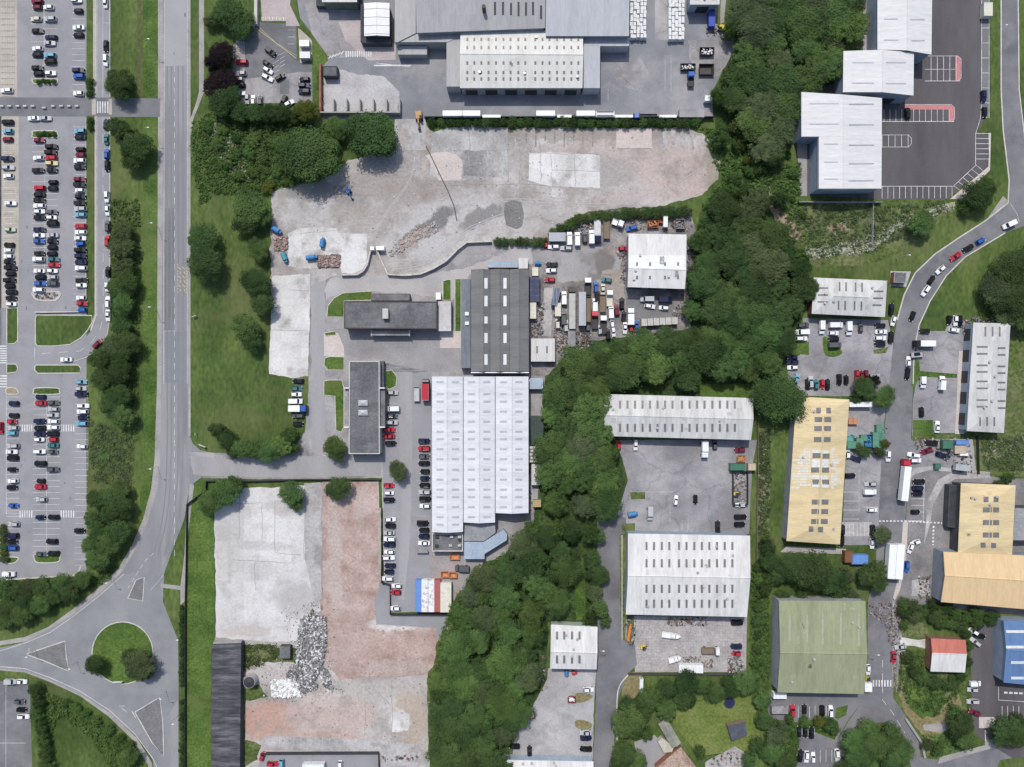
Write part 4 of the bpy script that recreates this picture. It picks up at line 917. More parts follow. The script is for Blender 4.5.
sheet('yard_slab',rect(440,331,461,348),surf('pinkish_concrete_slab',[]),4); sheet('yard_slab',[(324,333),(338,333),(344,347),(344,357),(324,356)],surf('pinkish_concrete_slab',[]),4)
sheet('yard_slab',[(437,540),(464,553),(463,610),(430,611),(430,545)],surf('pinkish_tarmac',[(.26,.235,.23),(.33,.3,.29)],scale=.09,fine=1.5,grain=.1),4)
for pts in ([(327,317),(328,306),(334,298),(343,293),(372,291),(371,300),(344,301),(344,317)],[(324,333),(335,331),(336,335),(326,336)],[(325,358),(330,356.5),(344,357),(344,370),(328,370),(324,365)],[(324,381),(330,380),(342,380),(344,388),(344,427),(341,432),(336,430),(335,396),(324,395)],[(385,371),(392,370),(397,377),(396,386),(390,389),(385,388)],[(443,281),(448,279.5),(451,280),(451,300),(443,300)],[(455,279),(461,279),(461,331),(455,331)],[(379.5,440),(384,443),(384,453),(380,456)],[(378,479),(382,480),(383,508),(379,508)]):
    raised('lawn',pts,GRASSB,.1,kw=.25)
bays_h(295,303,378,427,6.9,.25,'f'); bays_h(384,397,362,450,6.9,.25,'f'); bays_h(384,396,482,580,6.2,.25,'f'); bays_h(417,430,438,556,7.1,.25,'f')
# --- demolished site south
sheet('concrete_slab',[(214,487),(252,488),(280,487),(322,483),(323,610),(316,613),(312,608),(308,615),(304,632),(296,642),(255,641),(216,637)],SLABW2,3,amp=.7)
sheet('demolition_ground',[(216,636),(255,640),(296,640),(304,630),(320,600),(322,483),(381,481),(381,582),(389,590),(391,616),(434,616),(441,622),(438,640),(430,655),(427,680),(429,767),(430,800),(242,800),(242,645),(214,642)],RUBS,2,amp=.7)
sheet('brick_dust',[(323,482),(379,481),(379,600),(376,625),(434,628),(437,640),(434,665),(425,675),(340,680),(327,665),(322,650),(320,600)],PKZ,3,amp=.9)
sheet('concrete_strip',[(304,483),(322,483),(322,600),(316,608),(305,560)],SLABG,4,amp=.6)
sheet('concrete_strip',[(376,612),(390,616),(417,626),(440,628),(441,617),(390,616)],surf('smooth_grey_tarmac',[]),4,amp=.6)
None
sheet('concrete_strip',[(381,583),(391,590),(391,614),(455,614),(456,620),(444,640),(439,640),(437,628),(410,626),(377,624),(374,600)],ASPH_P,4.4,amp=.5)
None
None
sheet('concrete_strip',[(392,712),(410,714),(408,730),(392,732)],SLABW,5,amp=1); sheet('concrete_strip',[(265,736),(340,738),(380,740),(420,745),(425,767),(380,752),(262,750)],SLABG,5,amp=.7)
None
None
sheet('rough_grass',[(242,645),(262,643),(280,648),(297,648),(296,662),(262,662),(243,670)],GRASSR,4,amp=1.2); sheet('rough_grass',[(241,688),(258,684),(268,696),(246,700),(244,740),(262,745),(258,760),(241,770)],GRASSR,4,amp=1.6)
sheet('car_park',[(262,752),(379,752),(379,800),(250,800)],ASPH_P,6); sheet('car_park',[(381,753),(430,755),(430,800),(381,800)],SLABG,6,amp=.5)
for i in range(15): mark(265+i*7.2,737,265+i*7.2,748,.3,'f')
# --- scrap yard
sheet('scrap_yard',[(530,270),(540,246),(560,228),(578,217),(612,210),(690,208),(697,235),(697,330),(680,336),(600,348),(575,352),(560,366),(545,376),(530,376)],YARDS,3,amp=.8)
sheet('yard_slab',[(530,243),(550,247),(600,245),(622,250),(620,275),(590,280),(560,282),(550,262),(532,262)],surf('dusty_grey_yard',[(.27,.26,.26),(.35,.335,.33)],scale=.08,fine=1.5,grain=.06,zones=[(606,262,11,14,0,(.15,.135,.125),.85),(592,257,13,6,0,(.19,.175,.165),.6),(614,244,9,10,0,(.3,.225,.2),.6),(595,274,12,5,0,(.17,.155,.145),.7)],stain=(.16,.15,.145),stain_scale=.15,stain_w=.2),4,amp=1)
sheet('yard_slab',[(544,288),(553,288),(551,336),(542,336)],SLABG,5,amp=.4); sheet('yard_slab',rect(602,270,624,300),surf('tan_rubble',[]),4,amp=1.6)
sheet('yard_slab',[(626,298),(675,298),(672,322),(640,322),(636,335),(626,330)],surf('dark_scrap_tarmac',[(.14,.138,.138),(.2,.195,.195)],scale=.1,fine=1.4,grain=.1),4.5,amp=.5)
# --- woodland floor
sheet('woodland_floor',[(728,-E),(865,-E),(862,8),(856,40),(840,65),(836,84),(800,98),(796,140),(778,160),(790,200),(806,240),(812,280),(802,320),(786,368),(752,392),(700,396),(603,400),(606,430),(624,455),(630,490),(610,517),(598,525),(600,570),(590,610),(585,622),(548,622),(546,672),(535,700),(512,738),(503,800),(440,800),(428,730),(430,680),(445,650),(455,610),(470,575),(505,553),(532,525),(538,500),(540,440),(545,380),(560,362),(575,342),(690,330),(696,235),(700,210),(722,180),(716,130),(712,100),(722,72),(738,45)],WOODF,4,amp=1)
sheet('rough_grass',[(700,384),(770,384),(770,398),(700,397)],GRASSB,5); sheet('rough_grass',[(752,395),(790,395),(788,540),(790,560),(757,560),(752,500),(757,440)],GRASS,4.5,amp=.5)
sheet('rough_grass',[(772,432),(787,432),(785,545),(770,545)],GRASS,5); sheet('rough_grass',[(757,428),(770,428),(770,556),(757,556)],GRASSR,5.2,amp=.5)
sheet('lawn',[(574,560),(584,560),(586,620),(576,620)],GRASSB,5)
# --- middle east yards
sheet('yard',[(615,440),(757,440),(752,470),(749,534),(628,535),(626,520),(613,517),(622,500),(628,480),(622,458)],YARDE,5,amp=.3)
sheet('estate_road',[(597,512),(612,512),(626,518),(626,600),(628,655),(628,667),(618,700),(614,740),(614,800),(592,800),(596,700),(597,620)],ASPH_E,5.5)
sheet('estate_road',[(626,640),(635,645),(637,665),(628,673),(622,690),(616,680),(620,640)],ASPH_E,5.7,sm=False)
sheet('pavement',[(624.5,535),(627,535),(627,640),(624,640)],PAVE,6); sheet('verge',[(619,535),(626,532),(627,600),(625,640),(621,640)],GRASSR,6.2)
kerbline([(622,535),(622,640)]); kerbline([(617,740),(617,700),(620,685),(628,675)],w=.4,sm=True)
sheet('yard',[(634,616),(747,617),(746,672),(635,672),(634,640)],surf('pinkish_yard',[(.27,.25,.245),(.33,.31,.3),(.4,.375,.365)],scale=.06,fine=1.4,grain=.1,stain=(.2,.18,.17),stain_scale=.1,stain_w=.25),5)
sheet('yard',[(548,668),(596,670),(594,700),(593,760),(512,762),(514,738),(535,702),(547,680)],surf('pale_worn_concrete',[(.27,.265,.265),(.37,.36,.36),(.46,.45,.445)],scale=.045,fine=1.4,grain=.08,stain=(.24,.235,.235),stain_scale=.12,stain_w=.2),5,amp=.3)
sheet('verge',[(577,693),(590,694),(592,698),(580,703),(574,700)],surf('dry_grass',[(.17,.15,.07),(.22,.19,.1)],scale=.2,fine=1,grain=.2),6,sm=True); sheet('verge',[(575,721),(583,720),(592,724),(589,729),(577,728)],surf('dry_grass',[]),6,sm=True)
for pts in ([(630,492),(645,492),(645,499),(631,499)],[(622,524),(635,523),(635,532),(622,532)]): raised('lawn',pts,GRASSR,.1,kerb=False)
mark(670,504,670,522,.3,'f'); mark(630,492,673,492,.35,'f'); mark(682,520,682,530,.3,'f'); mark(688,518,688,530,.3,'f'); mark(716,525,716,532,.3,'f'); mark(719,460,731,460,.3,'f')
for i in range(3): mark(640+i*12,528,640+i*12,534,.3,'f')
sheet('garden',[(676,705),(712,693),(755,690),(760,700),(760,740),(752,752),(700,755),(688,742),(676,728)],surf('garden_lawn',[(.09,.125,.025),(.125,.165,.04),(.17,.19,.06)],scale=.09,fine=1,grain=.18,bump=.4),5.5,amp=.8)
sheet('garden',[(628,730),(650,725),(660,735),(640,745)],GRASSB,5.8,amp=.5); sheet('driveway',[(634,742),(655,735),(668,752),(655,767),(648,790),(640,767)],surf('smooth_grey_tarmac',[]),6)
sheet('rough_grass',[(620,672),(642,672),(642,690),(632,700),(622,700)],surf('dry_grass',[]),5.3,amp=.5)
# --- east
sheet('industrial_forecourt',[(838,-E),(984,-E),(984,120),(976,132),(988,134),(988,166),(955,192),(948,199),(880,199),(800,195),(795,140),(805,90),(838,85),(862,40),(864,-E)],ASPH_D,5)
sheet('pavement',rect(863,-E,868,52),PAVE,6); sheet('concrete_path',[(792,95),(797,93),(800,140),(807,145),(807,196),(800,196),(797,142)],PAVE,6)
sheet('lawn',[(848,-E),(863,-E),(863,50),(846,60)],GRASSR,5.5,amp=1)
# bays of new estate
def bays_col(x0,x1,y0,y1,n): 
    for i in range(n+1): mark(x0+(x1-x0)*i/n,y0,x0+(x1-x0)*i/n,y1,.45)
bays_col(931,956,56.5,81,4); mark(925,69.3,956,69.3,.4); mark(925,81,960,81,.5); sheet('bay_edging',[(955.5,56),(959,56.5),(960.5,59),(960.5,78),(959,80.5),(955.5,81)],PAINTR,7); pline([(925,56),(958,56),(961,59),(961,78),(958.5,81)],.4)
bays_col(884,949,109.5,121.5,11); mark(882,121.5,954,121.5,.6); sheet('bay_edging',[(905,104.8),(950,105),(954,108),(954,119),(952,121),(949,121),(949,109.5),(905,109.5)],PAINTR,7); pline([(905,104.5),(951,104.6),(954.5,108),(954.5,119),(952,121.6)],.4)
bays_col(882,908,135,147,4); mark(882,135,909,135,.4); mark(882,147,909,147,.4); pline([(908,135),(911.3,138),(911.3,144),(908,147)],.4)
bays_col(882,952,186.3,198.5,12); mark(880,186.3,952,186.3,.5); bays_h(976,990,133.5,164,5.1,.45); mark(975.5,133,975.5,165,.5); mark(990,133,988.5,168,.4)
for i in range(6): t=i/5; mark(976-t*22,165+t*21,984.5-t*21,172+t*21,.4)
mark(976,165,953,186.5,.5); mark(981.5,0,981.5,100,.5); mark(989,0,989,118,.4); bays_h(981.5,989,28,103,15,.45); sheet('bay_strip',rect(981.8,0,989,118),ASPH_K,6); mark(981.5,100,980.5,118,.5); mark(980.5,118,975.5,134,.4)
sheet('pavement',[(988.5,133),(991,133),(990,170),(962,199),(950,199),(989,166)],surf('pinkish_concrete_slab',[]),6)
sheet('verge',[(989,-E),(1001,-E),(1001,120),(1009,170),(1010,200),(985,212),(960,199),(991,168)],GRASS,5.2,amp=.5)
ROADE=[(1001,-E),(1001,90),(1003,130),(1009,180),(1008,203),(985,221),(960,237),(935,254),(915,273),(904,295),(897,320),(893,345),(888,384),(884,440),(880,480),(877,540),(875,575),(868,600),(867,690),(860,705),(848,722),(838,740),(836,767),(836,800),(844,800),(845,745),(858,730),(880,722),(896,727),(905,742),(911,767),(911,790),(960,790),(1080,765),(1080,733),(1024,737),(985,747),(960,753),(938,760),(921,757),(917,735),(905,715),(893,698),(893,600),(900,575),(903,550),(908,480),(911,440),(913,384),(914,350),(919,325),(930,301),(946,276),(965,257),(985,245),(1005,233),(1080,205),(1080,150),(1026,150),(1019,90),(1018,-E)]
sheet('estate_road',ROADE,ASPH_E,6.4)
kerbline([(1001,0),(1001,90),(1003,130),(1009,180),(1008,203),(985,221),(960,237),(935,254),(915,273),(904,295),(897,320)],w=.45); kerbline([(913,384),(914,350),(919,325),(930,301),(946,276),(965,257),(985,245),(1005,233)],w=.4); kerbline([(1018,0),(1019,90),(1026,150)],w=.4)
sheet('pavement',[(1011,203),(985,222),(1003,196)],PAVE,6) ; pline([(1010,203),(1017,214),(1019,222)],.4,'f')
pline([(893,600),(893,640),(893,690)],.3); pline([(882.5,660),(882.5,700),(892,712),(905,733)],.4,dash=(7,6)); zebra(872,680,892,686.5,7,True)
pline([(879,521),(905,521)],1.6,dash=(2,1.6)); pline([(905,521),(942,523)],1.6,dash=(2,1.6)); pline([(933.5,526),(933,545)],1.8,dash=(2,1.6))
sheet('yard',[(787,360),(800,355),(803,318),(888,320),(893,345),(889,384),(887,396),(800,396),(788,378)],YARDE,7,amp=.3)
sheet('lawn',[(798,341),(809,342),(809,355),(796,354)],GRASSB,8,amp=.3); sheet('lawn',[(824,336),(841,350),(840,355),(832,357),(824,353)],GRASSB,8,sm=True); sheet('lawn',[(873,350),(888,347),(886,353),(874,354)],GRASSR,8)
sheet('yard',[(848,400),(886,402),(883,440),(880,480),(878,545),(842,545)],YARDE,7,amp=.2); 
bays_col(841,879,462,462.1,1); mark(859,470,859,512,.3,'f'); bays_h(843,859,492,520,9,.35,'w'); bays_v(523,536,846,870,3.7,.4); sheet('yard_slab',[(842,522),(872,522),(870,536),(842,536)],SLABG,8); mark(859,498,880,498,.3); mark(862,507,878,507,.3)
sheet('yard',[(915,331),(945,331),(950,318),(969,322),(966,433),(935,433),(912,436),(913,400),(916,383)],YARDE,7,amp=.2)
sheet('lawn',[(914,360),(919,360),(920,371),(957,374),(957,378),(920,377),(914,388),(911,385)],GRASSB,8); sheet('lawn',rect(913,420,933,436),GRASSB,8,amp=.2); sheet('pavement',[(959,351),(965,351),(964,434),(955,434),(957,395)],surf('pinkish_concrete_slab',[]),8); sheet('verge',[(912,436),(975,434),(975,438),(911,440)],GRASSR,8)
sheet('yard',[(910,439),(973,439),(976,472),(945,470),(925,470),(908,472)],YARDE,7,amp=.3)
sheet('car_park',[(908,474),(925,469),(960,470),(1000,478),(1064,480),(1064,620),(893,602),(900,575),(905,545)],surf('dark_worn_tarmac',[(.13,.127,.13),(.18,.175,.178),(.24,.23,.23)],scale=.06,fine=1.4,grain=.1,stain=(.3,.27,.26),stain_scale=.08,stain_w=.2),7)
sheet('concrete_path',[(924,545),(928,500),(938,480),(952,472),(990,474),(990,478),(955,479),(943,486),(933,505),(930,524)],SLABG,8,sm=False); sheet('concrete_path',[(913,468),(930,466),(990,472),(990,475),(930,470),(915,474),(909,480)],SLABG,8)
sheet('pavement',[(903,522),(908,522),(906,560),(900,590),(895,600),(893,598),(900,570)],surf('pinkish_concrete_slab',[]),8.3); sheet('yard_slab',rect(912,580,930,596),SLABG,8,amp=1)
mark(924.5,478,923,522,.4); bays_h(911,924,479,516,6.6,.4); pline([(908,521),(922,521)],.8)
sheet('rough_grass',[(975,436),(1064,425),(1064,480),(1000,476),(978,470)],GRASSR,6,amp=.5); sheet('rough_grass',[(1005,325),(1064,325),(1064,440),(1000,440)],GRASSR,5.9,amp=.5)
sheet('yard',[(970,630),(1000,620),(1064,625),(1064,790),(975,735),(972,715)],ASPH_D,7); sheet('yard',[(893,600),(903,605),(903,690),(896,692),(893,650)],YARDS,7,amp=.6)
sheet('rough_grass',[(900,612),(925,625),(931,640),(931,672),(965,675),(968,710),(960,715),(945,730),(925,722),(905,715),(897,690),(902,640)],GRASSR,7.2,amp=.8); sheet('concrete_path',[(900,637),(918,640),(931,638),(931,650),(915,646),(900,645)],SLABW,8)
sheet('lawn',[(905,685),(940,688),(948,700),(935,718),(920,715),(906,700)],GRASSB,8,amp=1); sheet('soil_patch',[(895,680),(903,682),(906,705),(922,719),(948,702),(958,690),(962,705),(945,728),(925,760),(922,735),(905,712)],surf('dry_grass',[]),7.6,amp=.6)
sheet('path',[(923,725),(945,722),(950,728),(942,733),(924,730)],PAVE,8); sheet('paving_cross',rect(979,717,995,728),surf('pinkish_concrete_slab',[]),8); 
for i in range(4): mark(979.5+i*4,717.5,983.5+i*4,728,.3); mark(983.5+i*4,717.5,979.5+i*4,728,.3)
mark(998.5,687,998.5,700,.4); mark(998.5,700,1030,702,.4); bays_col(1002,1030,706,719,5); pline([(1004,692.5),(1040,694)],1.8,dash=(3.5,1.5)); mark(985,730,985.5,741,.6)
sheet('pavement',[(938,764),(960,757),(985,750),(1024,741),(1064,735),(1064,730),(1024,733),(985,740),(985,745),(940,757)],PAVE,8)
sheet('lawn',[(1000,760),(1064,750),(1064,800),(985,800)],GRASS,8)
sheet('car_park',[(770,693),(868,693),(862,702),(848,720),(838,738),(836,767),(836,800),(795,800),(797,725),(768,722),(768,697)],ASPH_E,7.4)
sheet('lawn',[(836,708),(848,705),(846,715),(838,719),(835,718)],GRASSB,8.4); bays_v(706,718,787,834,5.6,.4); bays_v(750,762,797,838,5.8,.35); bays_v(726,735,802,820,6.2,.35)
sheet('rough_grass',[(768,718),(797,722),(832,717),(838,722),(835,740),(796,725),(795,767),(795,800),(765,800)],GRASSB,8,amp=.3)
sheet('rough_grass',[(768,198),(800,200),(880,200),(950,200),(965,205),(940,225),(915,245),(880,262),(830,268),(775,265),(800,240)],GRASSR,5.4,amp=1); sheet('soil_patch',[(769,186),(779,188),(783,212),(802,230),(798,240),(780,230),(770,208)],SOIL,6,amp=1); sheet('soil_patch',[(826,226),(845,222),(850,230),(835,236)],SOIL,6.2,amp=1)
ribbon('wildflower_strip',[(800,256),(840,250),(870,247),(890,232),(905,222),(930,210),(955,204)],4.5,surf('white_flowering_grass',[(.12,.15,.06),(.3,.32,.22),(.42,.43,.36)],scale=.5,fine=2,grain=.3),6)
sheet('concrete_path',[(780,552),(787,546),(846,549),(848,554),(800,553)],surf('pinkish_yard',[]),7)
# ================================================================ BUILDINGS
def grid(xs,ys,w,h): return [(x,y,w,h) for y in ys for x in xs]
# north warehouse complex
t=thing('warehouse','huge grey ridged warehouse roof behind the cream roofed shed at the top','building',G(510,20)*1.0)
gable(t,[(416.5,-45),(545,-45),(545,28),(416.5,33)],8.5,2.2,'x',0,roofmat=RGY,wallmat=WALLG)
gable(t,[(545.6,-60),(629,-60),(629,36),(545.6,36)],8.2,1.2,'x',0,roofmat=RGB,wallmat=WALLG,rname='roof')
pbox(t,[(395,-40),(415.8,-40),(415.8,33),(398,42),(395,42)],0,6.4,RGY,'side_roof'); pbox(t,[(584,37),(629,37),(629,46),(584,46)],0,5.6,RGB,'lean_to')
pbox(t,[(416.5,34),(461,30),(461,35),(448,42),(398,42)],0,6.0,RGY,'lean_to'); 
rr_=Roof([(416.5,-45),(545,-45),(545,28),(416.5,33)],8.5,2.2,'x',0)
lights(t,rr_,[(495,8.5,2.2,13),(503,8.5,2,13),(511,9,2,12),(518.5,9,2,14),(526,9,2,13),(533,8.5,2,13),(541,12,2,13)],DARKM,'roof_vent')
m=MB(); c=G(484,9,11)-Vector(t.location); c.z=0; m.cyl((c.x,c.y),.7,9,13,10); m.build('flue',DARKM,t)
pbox(t,[(398,46),(427,46),(427,54.5),(398,54.5)],0,3.5,RGY,'loading_canopy')
t,r=shed('warehouse','cream white shed with rows of small square roof lights, top of photo',[(460.5,29.5),(583,31),(582.5,88),(460,88)],6.6,2.0,'x',0,RCR,WALLG,
 grid([467.3,474.3,481.3,488.5,496,503.5,510.5,518.3,525.3,535.3,542.5,549.5,557,564,571.3,578.3],[39.5,47.5,63,72.5,79],1.9,3.2),LITD,doors=6,off=.46)
pbox(t,[(446.5,40),(460,33),(460,86.5),(446.5,86.5)],0,5.8,RGY,'lean_to'); pbox(t,[(583.6,46),(600,46),(600,88),(583.6,88)],0,6.2,RGB,'lean_to')
t,r=shed('workshop','white roofed dark walled unit with four ribbed panels beside grey warehouse',[(364,3),(389.5,3),(389.5,36),(364,36)],5.2,.5,'y',0,surf('pure_white_membrane',[(.7,.7,.7),(.78,.78,.78)],scale=.3,fine=2,grain=.04,seam=(30,3.1,.35,.12)),WALLN)
pbox(t,[(362,36.6),(391,36.6),(391,43),(362,43)],0,3.0,WALLN,'porch'); pbox(t,[(360.5,4),(363,4),(363,41),(360.5,41)],0,2.6,WALLN,'side_canopy')
t,r=shed('workshop','pale green edged roof of a unit cut by the top edge',[(322,-30),(357,-30),(357,2),(322,2)],6,.8,'x',0,RCR,surf('green_grey_wall',[(.12,.15,.12),(.18,.21,.17)],scale=.3,fine=2,grain=.06))
pbox(t,[(316,-30),(361,-30),(361,6),(316,6)],0,2.2,WALLN,'plinth_canopy')
t,r=shed('office','small white roofed unit at top right of the factory yard',[(690,-25),(719.5,-25),(719.5,4.5),(690,4.5)],6.5,.8,'x',0,RCR,WALLB,[(697,-1,5,2),(714,-1,5,2)],LITD,doors=1)
pbox(t,[(256,0),(257,0),(257,1),(256,1)],0,.1,DARKM,'kerb_stone') if False else None
# new units north east
t,r=shed('industrial_unit','tall pale steel unit cut by the top edge, northmost of the three stepped units',[(877.5,-40),(932.5,-40),(931.5,54.5),(877.5,49.5)],8.5,1.4,'y',0,RWN,WALLB,[(891,19,14,1.3),(917.5,19.5,14,1.3),(891,40,14,1.2),(918,40.5,13,1.2),(891,-2,14,1.2),(918,-2,13,1.2)],LITM,doors=1)
wallpanels(t,r.A+Vector((.4,0,0)),r.D+Vector((.4,0,0)),8,3,2.0,5,6.2,GLASS,'window',-1)
t,r=shed('industrial_unit','middle unit of the three stepped pale steel units by the forecourt',[(843.5,51),(914,52.5),(913.5,95.5),(843,92)],8.5,1.6,'y',0,RWN,WALLB,[(863,62.5,22,1.2),(896,62.5,20,1.2),(863,83,22,1.2),(896,83.5,20,1.2)],LITM,doors=2,off=.52)
t=thing('industrial_unit','largest pale steel unit with a stepped west side, southmost of three','building',G(842,140))
r=Roof([(801.5,92),(882,92),(881.5,188.5),(801.5,188.5)],8.5,1.7,'y',0,off=.51)
P=Vector(t.location)
for nm,cs,(ww,ws) in (('roof',[(801.5,92),(843,94.5),(843,136.5),(801.5,136.5)],(0,0)),('roof',[(819,136.6),(843,136.6),(843,188.5),(819,188.5)],(0,0)),('roof',[(843.1,94.5),(882,98),(881.5,188.5),(843.1,188.5)],(0,0))):
    q=[r.at(x,y)-P for x,y in cs]; m=MB(); m.prism([(v.x,v.y) for v in q],8.0,[v.z for v in q]); r.ro=m.build(nm,RWN,t)
W9=[r.at(x,y)-P for x,y in ((802.5,93),(843,95.5),(881,99),(880.7,187.5),(820,187.5),(820,135.7),(802.5,135.7))]; m=MB(); m.prism([(v.x,v.y) for v in W9],0,8.05); m.build('wall',WALLB,t)
lights(t,r,[(824,103.5,30,1.2),(861.5,104,25,1.2),(824,124,30,1.2),(861.5,124.5,25,1.2),(831,144,14,1.2),(861.5,145,25,1.2),(831,162,14,1),(861.5,163.5,25,1.2),(831,179,14,1),(861,180.5,25,1.2)],LITM)
# --- factory estate
t=thing('factory','white three bay factory with rows of faint grey roof lights beside the car park','building',G(480,450))
for x0,x1,yb in ((432,463,532),(463.4,495,522.5),(495.4,528.5,513)):
    r=gable(t,[(x0,376.5),(x1,376.5),(x1,yb),(x0,yb)],6.4,1.5,'y',0,roofmat=RBF,wallmat=WALLG,rname='roof',over=.15)
    ys=[382,394,401.5,411.5,421.5,431.5,439,449,459,469.5,479.5,489.5,497,507,517,524.5]; xs=[x0+8,x0+23.5]
    lights(t,r,grid(xs,[y for y in ys if y<yb-4],7.0,2.0),LITM)
    if x0>440: pbox(t,[(x0-.45,377),(x0+.1,377),(x0+.1,yb),(x0-.45,yb)],5.9,6.5,DARKM,'valley_gutter')
blk('flat_roofed_annex','dark flat roofed annex with rooftop boxes at the foot of the white factory',[(432,533.5),(463,533.5),(463,551.5),(432,551.5)],4.2,RFE,WALLC,.5,capmat=KERB)
t=thing('link_building','grey flat link and pale blue bent canopy below the white factory','building',G(480,540))
pbox(t,[(464,523.5),(495,523.5),(495.5,533),(484,541),(464,541)],0,4,surf('mid_grey_felt',[(.22,.225,.235),(.29,.295,.3)],scale=.2,fine=1.4,grain=.1),'roof')
pbox(t,[(464,541.8),(483.7,541.8),(503.5,529.5),(507,534),(507,540),(484.5,554),(484.5,559),(464,559)],0,3.5,surf('pale_blue_canopy',[(.29,.36,.44),(.36,.43,.5)],scale=.2,fine=1.4,grain=.08,seam=(2.2,12,.85,.05)),'canopy')
P_=[(437,537),(451.5,537),(459.5,537),(436.5,546),(450.5,545.5),(459.5,545.5),(460,540)]
par=bpy.data.objects['flat_roofed_annex']
for i,(x,y) in enumerate(P_): pbox(par,[(x-1.7,y-1.2),(x+1.7,y-1.2),(x+1.7,y+1.2),(x-1.7,y+1.2)],3.6,4.5,GALV if i%3 else DARKM,'rooftop_unit')
t=thing('factory','dark grey ridged factory roof with ten white roof lights, north of white factory','building',G(500,320))
for i,(x0,x1) in enumerate(((471,490),(490.2,509.5),(509.7,528.8))):
    r=gable(t,[(x0,269.5),(x1,269.5),(x1,371.5),(x0,371.5)],6.2,1.3,'y',0,roofmat=RDK,wallmat=WALLR,rname='roof',over=.1,off=.66 if i==0 else .5)
    if i<2: lights(t,r,[(486 if i==0 else 505,y,3.2,h) for y,h in ((283.3,10.5),(301,10.5),(320,7 if i==0 else 10.5),(338,10),(359.5,10.5))],LITW)
pbox(t,[(461,279),(470.6,279),(470.6,368),(461,368)],0,4.0,surf('slate_blue_roof',[(.13,.15,.17),(.18,.2,.225)],scale=.15,fine=1.5,grain=.1,stretch=(1,.3,1)),'lean_to'); 
for y in (313.7,323.3): pbox(t,[(465,y-1.7),(468.8,y-1.7),(468.8,y+1.7),(465,y+1.7)],4,4.6,LITW,'roof_hatch')
pbox(t,[(471,372),(528.8,372),(528.8,373),(471,373)],5,6.6,LITW,'gutter'); pbox(t,[(488,261.5),(518,261.5),(518,267.5),(488,267.5)],0,3.2,surf('pale_blue_canopy',[]),'canopy')
t=blk('office_block','long dark flat roofed office block with a chimney box and white east end',[(344,301),(437,301.5),(437,329),(344,328.5)],6.2,RFE,WALLR,.15,capmat=DARKM)
pbox(t,[(371,293.5),(409.5,293.5),(409.5,300.5),(371,300.5)],0,3.2,RFE,'porch_roof'); pbox(t,[(371,330.5),(409.5,330.5),(409.5,335.5),(371,335.5)],2.6,3.4,GRAVEL,'porch_roof')
for x in (371.3,409.2): pbox(t,[(x-.4,330),(x+.4,330),(x+.4,336),(x-.4,336)],0,3.7,KERB,'porch_pier')
pbox(t,[(382.5,308.5),(388,308.5),(388,318.5),(382.5,318.5)],6,8.2,WALLC,'chimney_box'); pbox(t,[(438,301.3),(451,301.3),(451,331),(438,331)],0,3.6,SLABW2,'white_annex_roof'); 
blk('store_hut','small white cabin north of the office block east end',[(435.8,292.5),(440.8,292.5),(440.8,299.5),(435.8,299.5)],2.4,LITW,WALLC,.05)
t=blk('office_block','dark flat roofed block running north to south with two crossed roof lights',[(349,361),(379.5,361),(379.8,454),(348.6,454)],6.0,RFE,WALLC,.12)
pbox(t,[(344.3,388.5),(348.5,388.5),(348.5,427),(344.3,427)],0,4.8,GRAVEL,'side_wing'); pbox(t,[(380,388.5),(385,388.5),(385,427),(380,427)],0,4.8,RFE,'side_wing'); pbox(t,[(380,361),(383.5,361),(383.5,388),(380,388)],0,3.0,RFE,'side_wing')
for x0,x1 in ((343.8,349),(379,384.6)):
    for y in (388,427.2): pbox(t,[(x0,y-.5),(x1,y-.5),(x1,y+.5),(x0,y+.5)],4,6.3,LITW,'white_fin')
for y in (403,412.7):
    P=Vector(t.location); m=MB(); c=[G(x,yy,6.2)-P for x,yy in ((358.5,y-2.8),(367.8,y-2.8),(367.8,y+2.8),(358.5,y+2.8))]; a=sum(c,Vector())/4+Vector((0,0,.9))
    q=[v for v in c]; m.add([(v.x,v.y,5.9) for v in q]+[(v.x,v.y,6.5) for v in q]+[tuple(a)],[(3,2,1,0)][:0]+[(0,3,7,4),(3,2,6,7),(2,1,5,6),(1,0,4,5),(7,6,8),(6,5,8),(5,4,8),(4,7,8)]); m.build('roof_light',LITM,t)
t=blk('long_shed','long narrow black patched roof shed beside the grass strip, bottom left',[(212,645),(241,644),(239.5,800),(211,800)],3.6,RBK,WALLN,.05)
pbox(t,[(213,642.5),(241,641.5),(241,643.5),(213,644.5)],0,2.4,WALLCON,'end_wall')
# scrap yard buildings
t,r=shed('workshop','white shed with eight small roof lights above the scrap yard yard',[(628.5,233.5),(686.5,234.5),(685,289),(627.5,287)],6.2,1.1,'x',0,RWX,WALLG,grid([637,650,665,678],[264,277.5],1.9,3.4),LITD,doors=3,off=.66)
lights(t,r,[(656.8,262.6,56,14.2)],surf('newer_white_sheets',[(.68,.68,.67),(.75,.75,.74)],scale=.3,fine=2,grain=.04,seam=(1,30,.94,.04)),'newer_roof_sheets',.03); lights(t,r,grid([637,650,665,678],[264],1.9,3.4),LITD,'roof_light',.16)
blk('lean_to_store','small white flat store with two dark slots beside the dark grey factory',[(531,338.5),(555,338.5),(555,361.5),(531,361.5)],3.4,RDW,WALLG,.04)
par=bpy.data.objects['lean_to_store']
for x in (537,547): pbox(par,[(x-.8,346),(x+.8,346),(x+.8,353),(x-.8,353)],3.3,3.5,LITD,'roof_light')
blk('lean_to_store','dark blue panelled lean-to roof against the dark factory east wall',[(529.8,277),(539.5,277),(539.5,301.5),(529.8,301.5)],3.2,surf('blue_black_panels',[(.05,.06,.1),(.08,.09,.14)],scale=.3,fine=2,grain=.08,seam=(3.6,2.2,2.2,.06)),WALLN,.04)
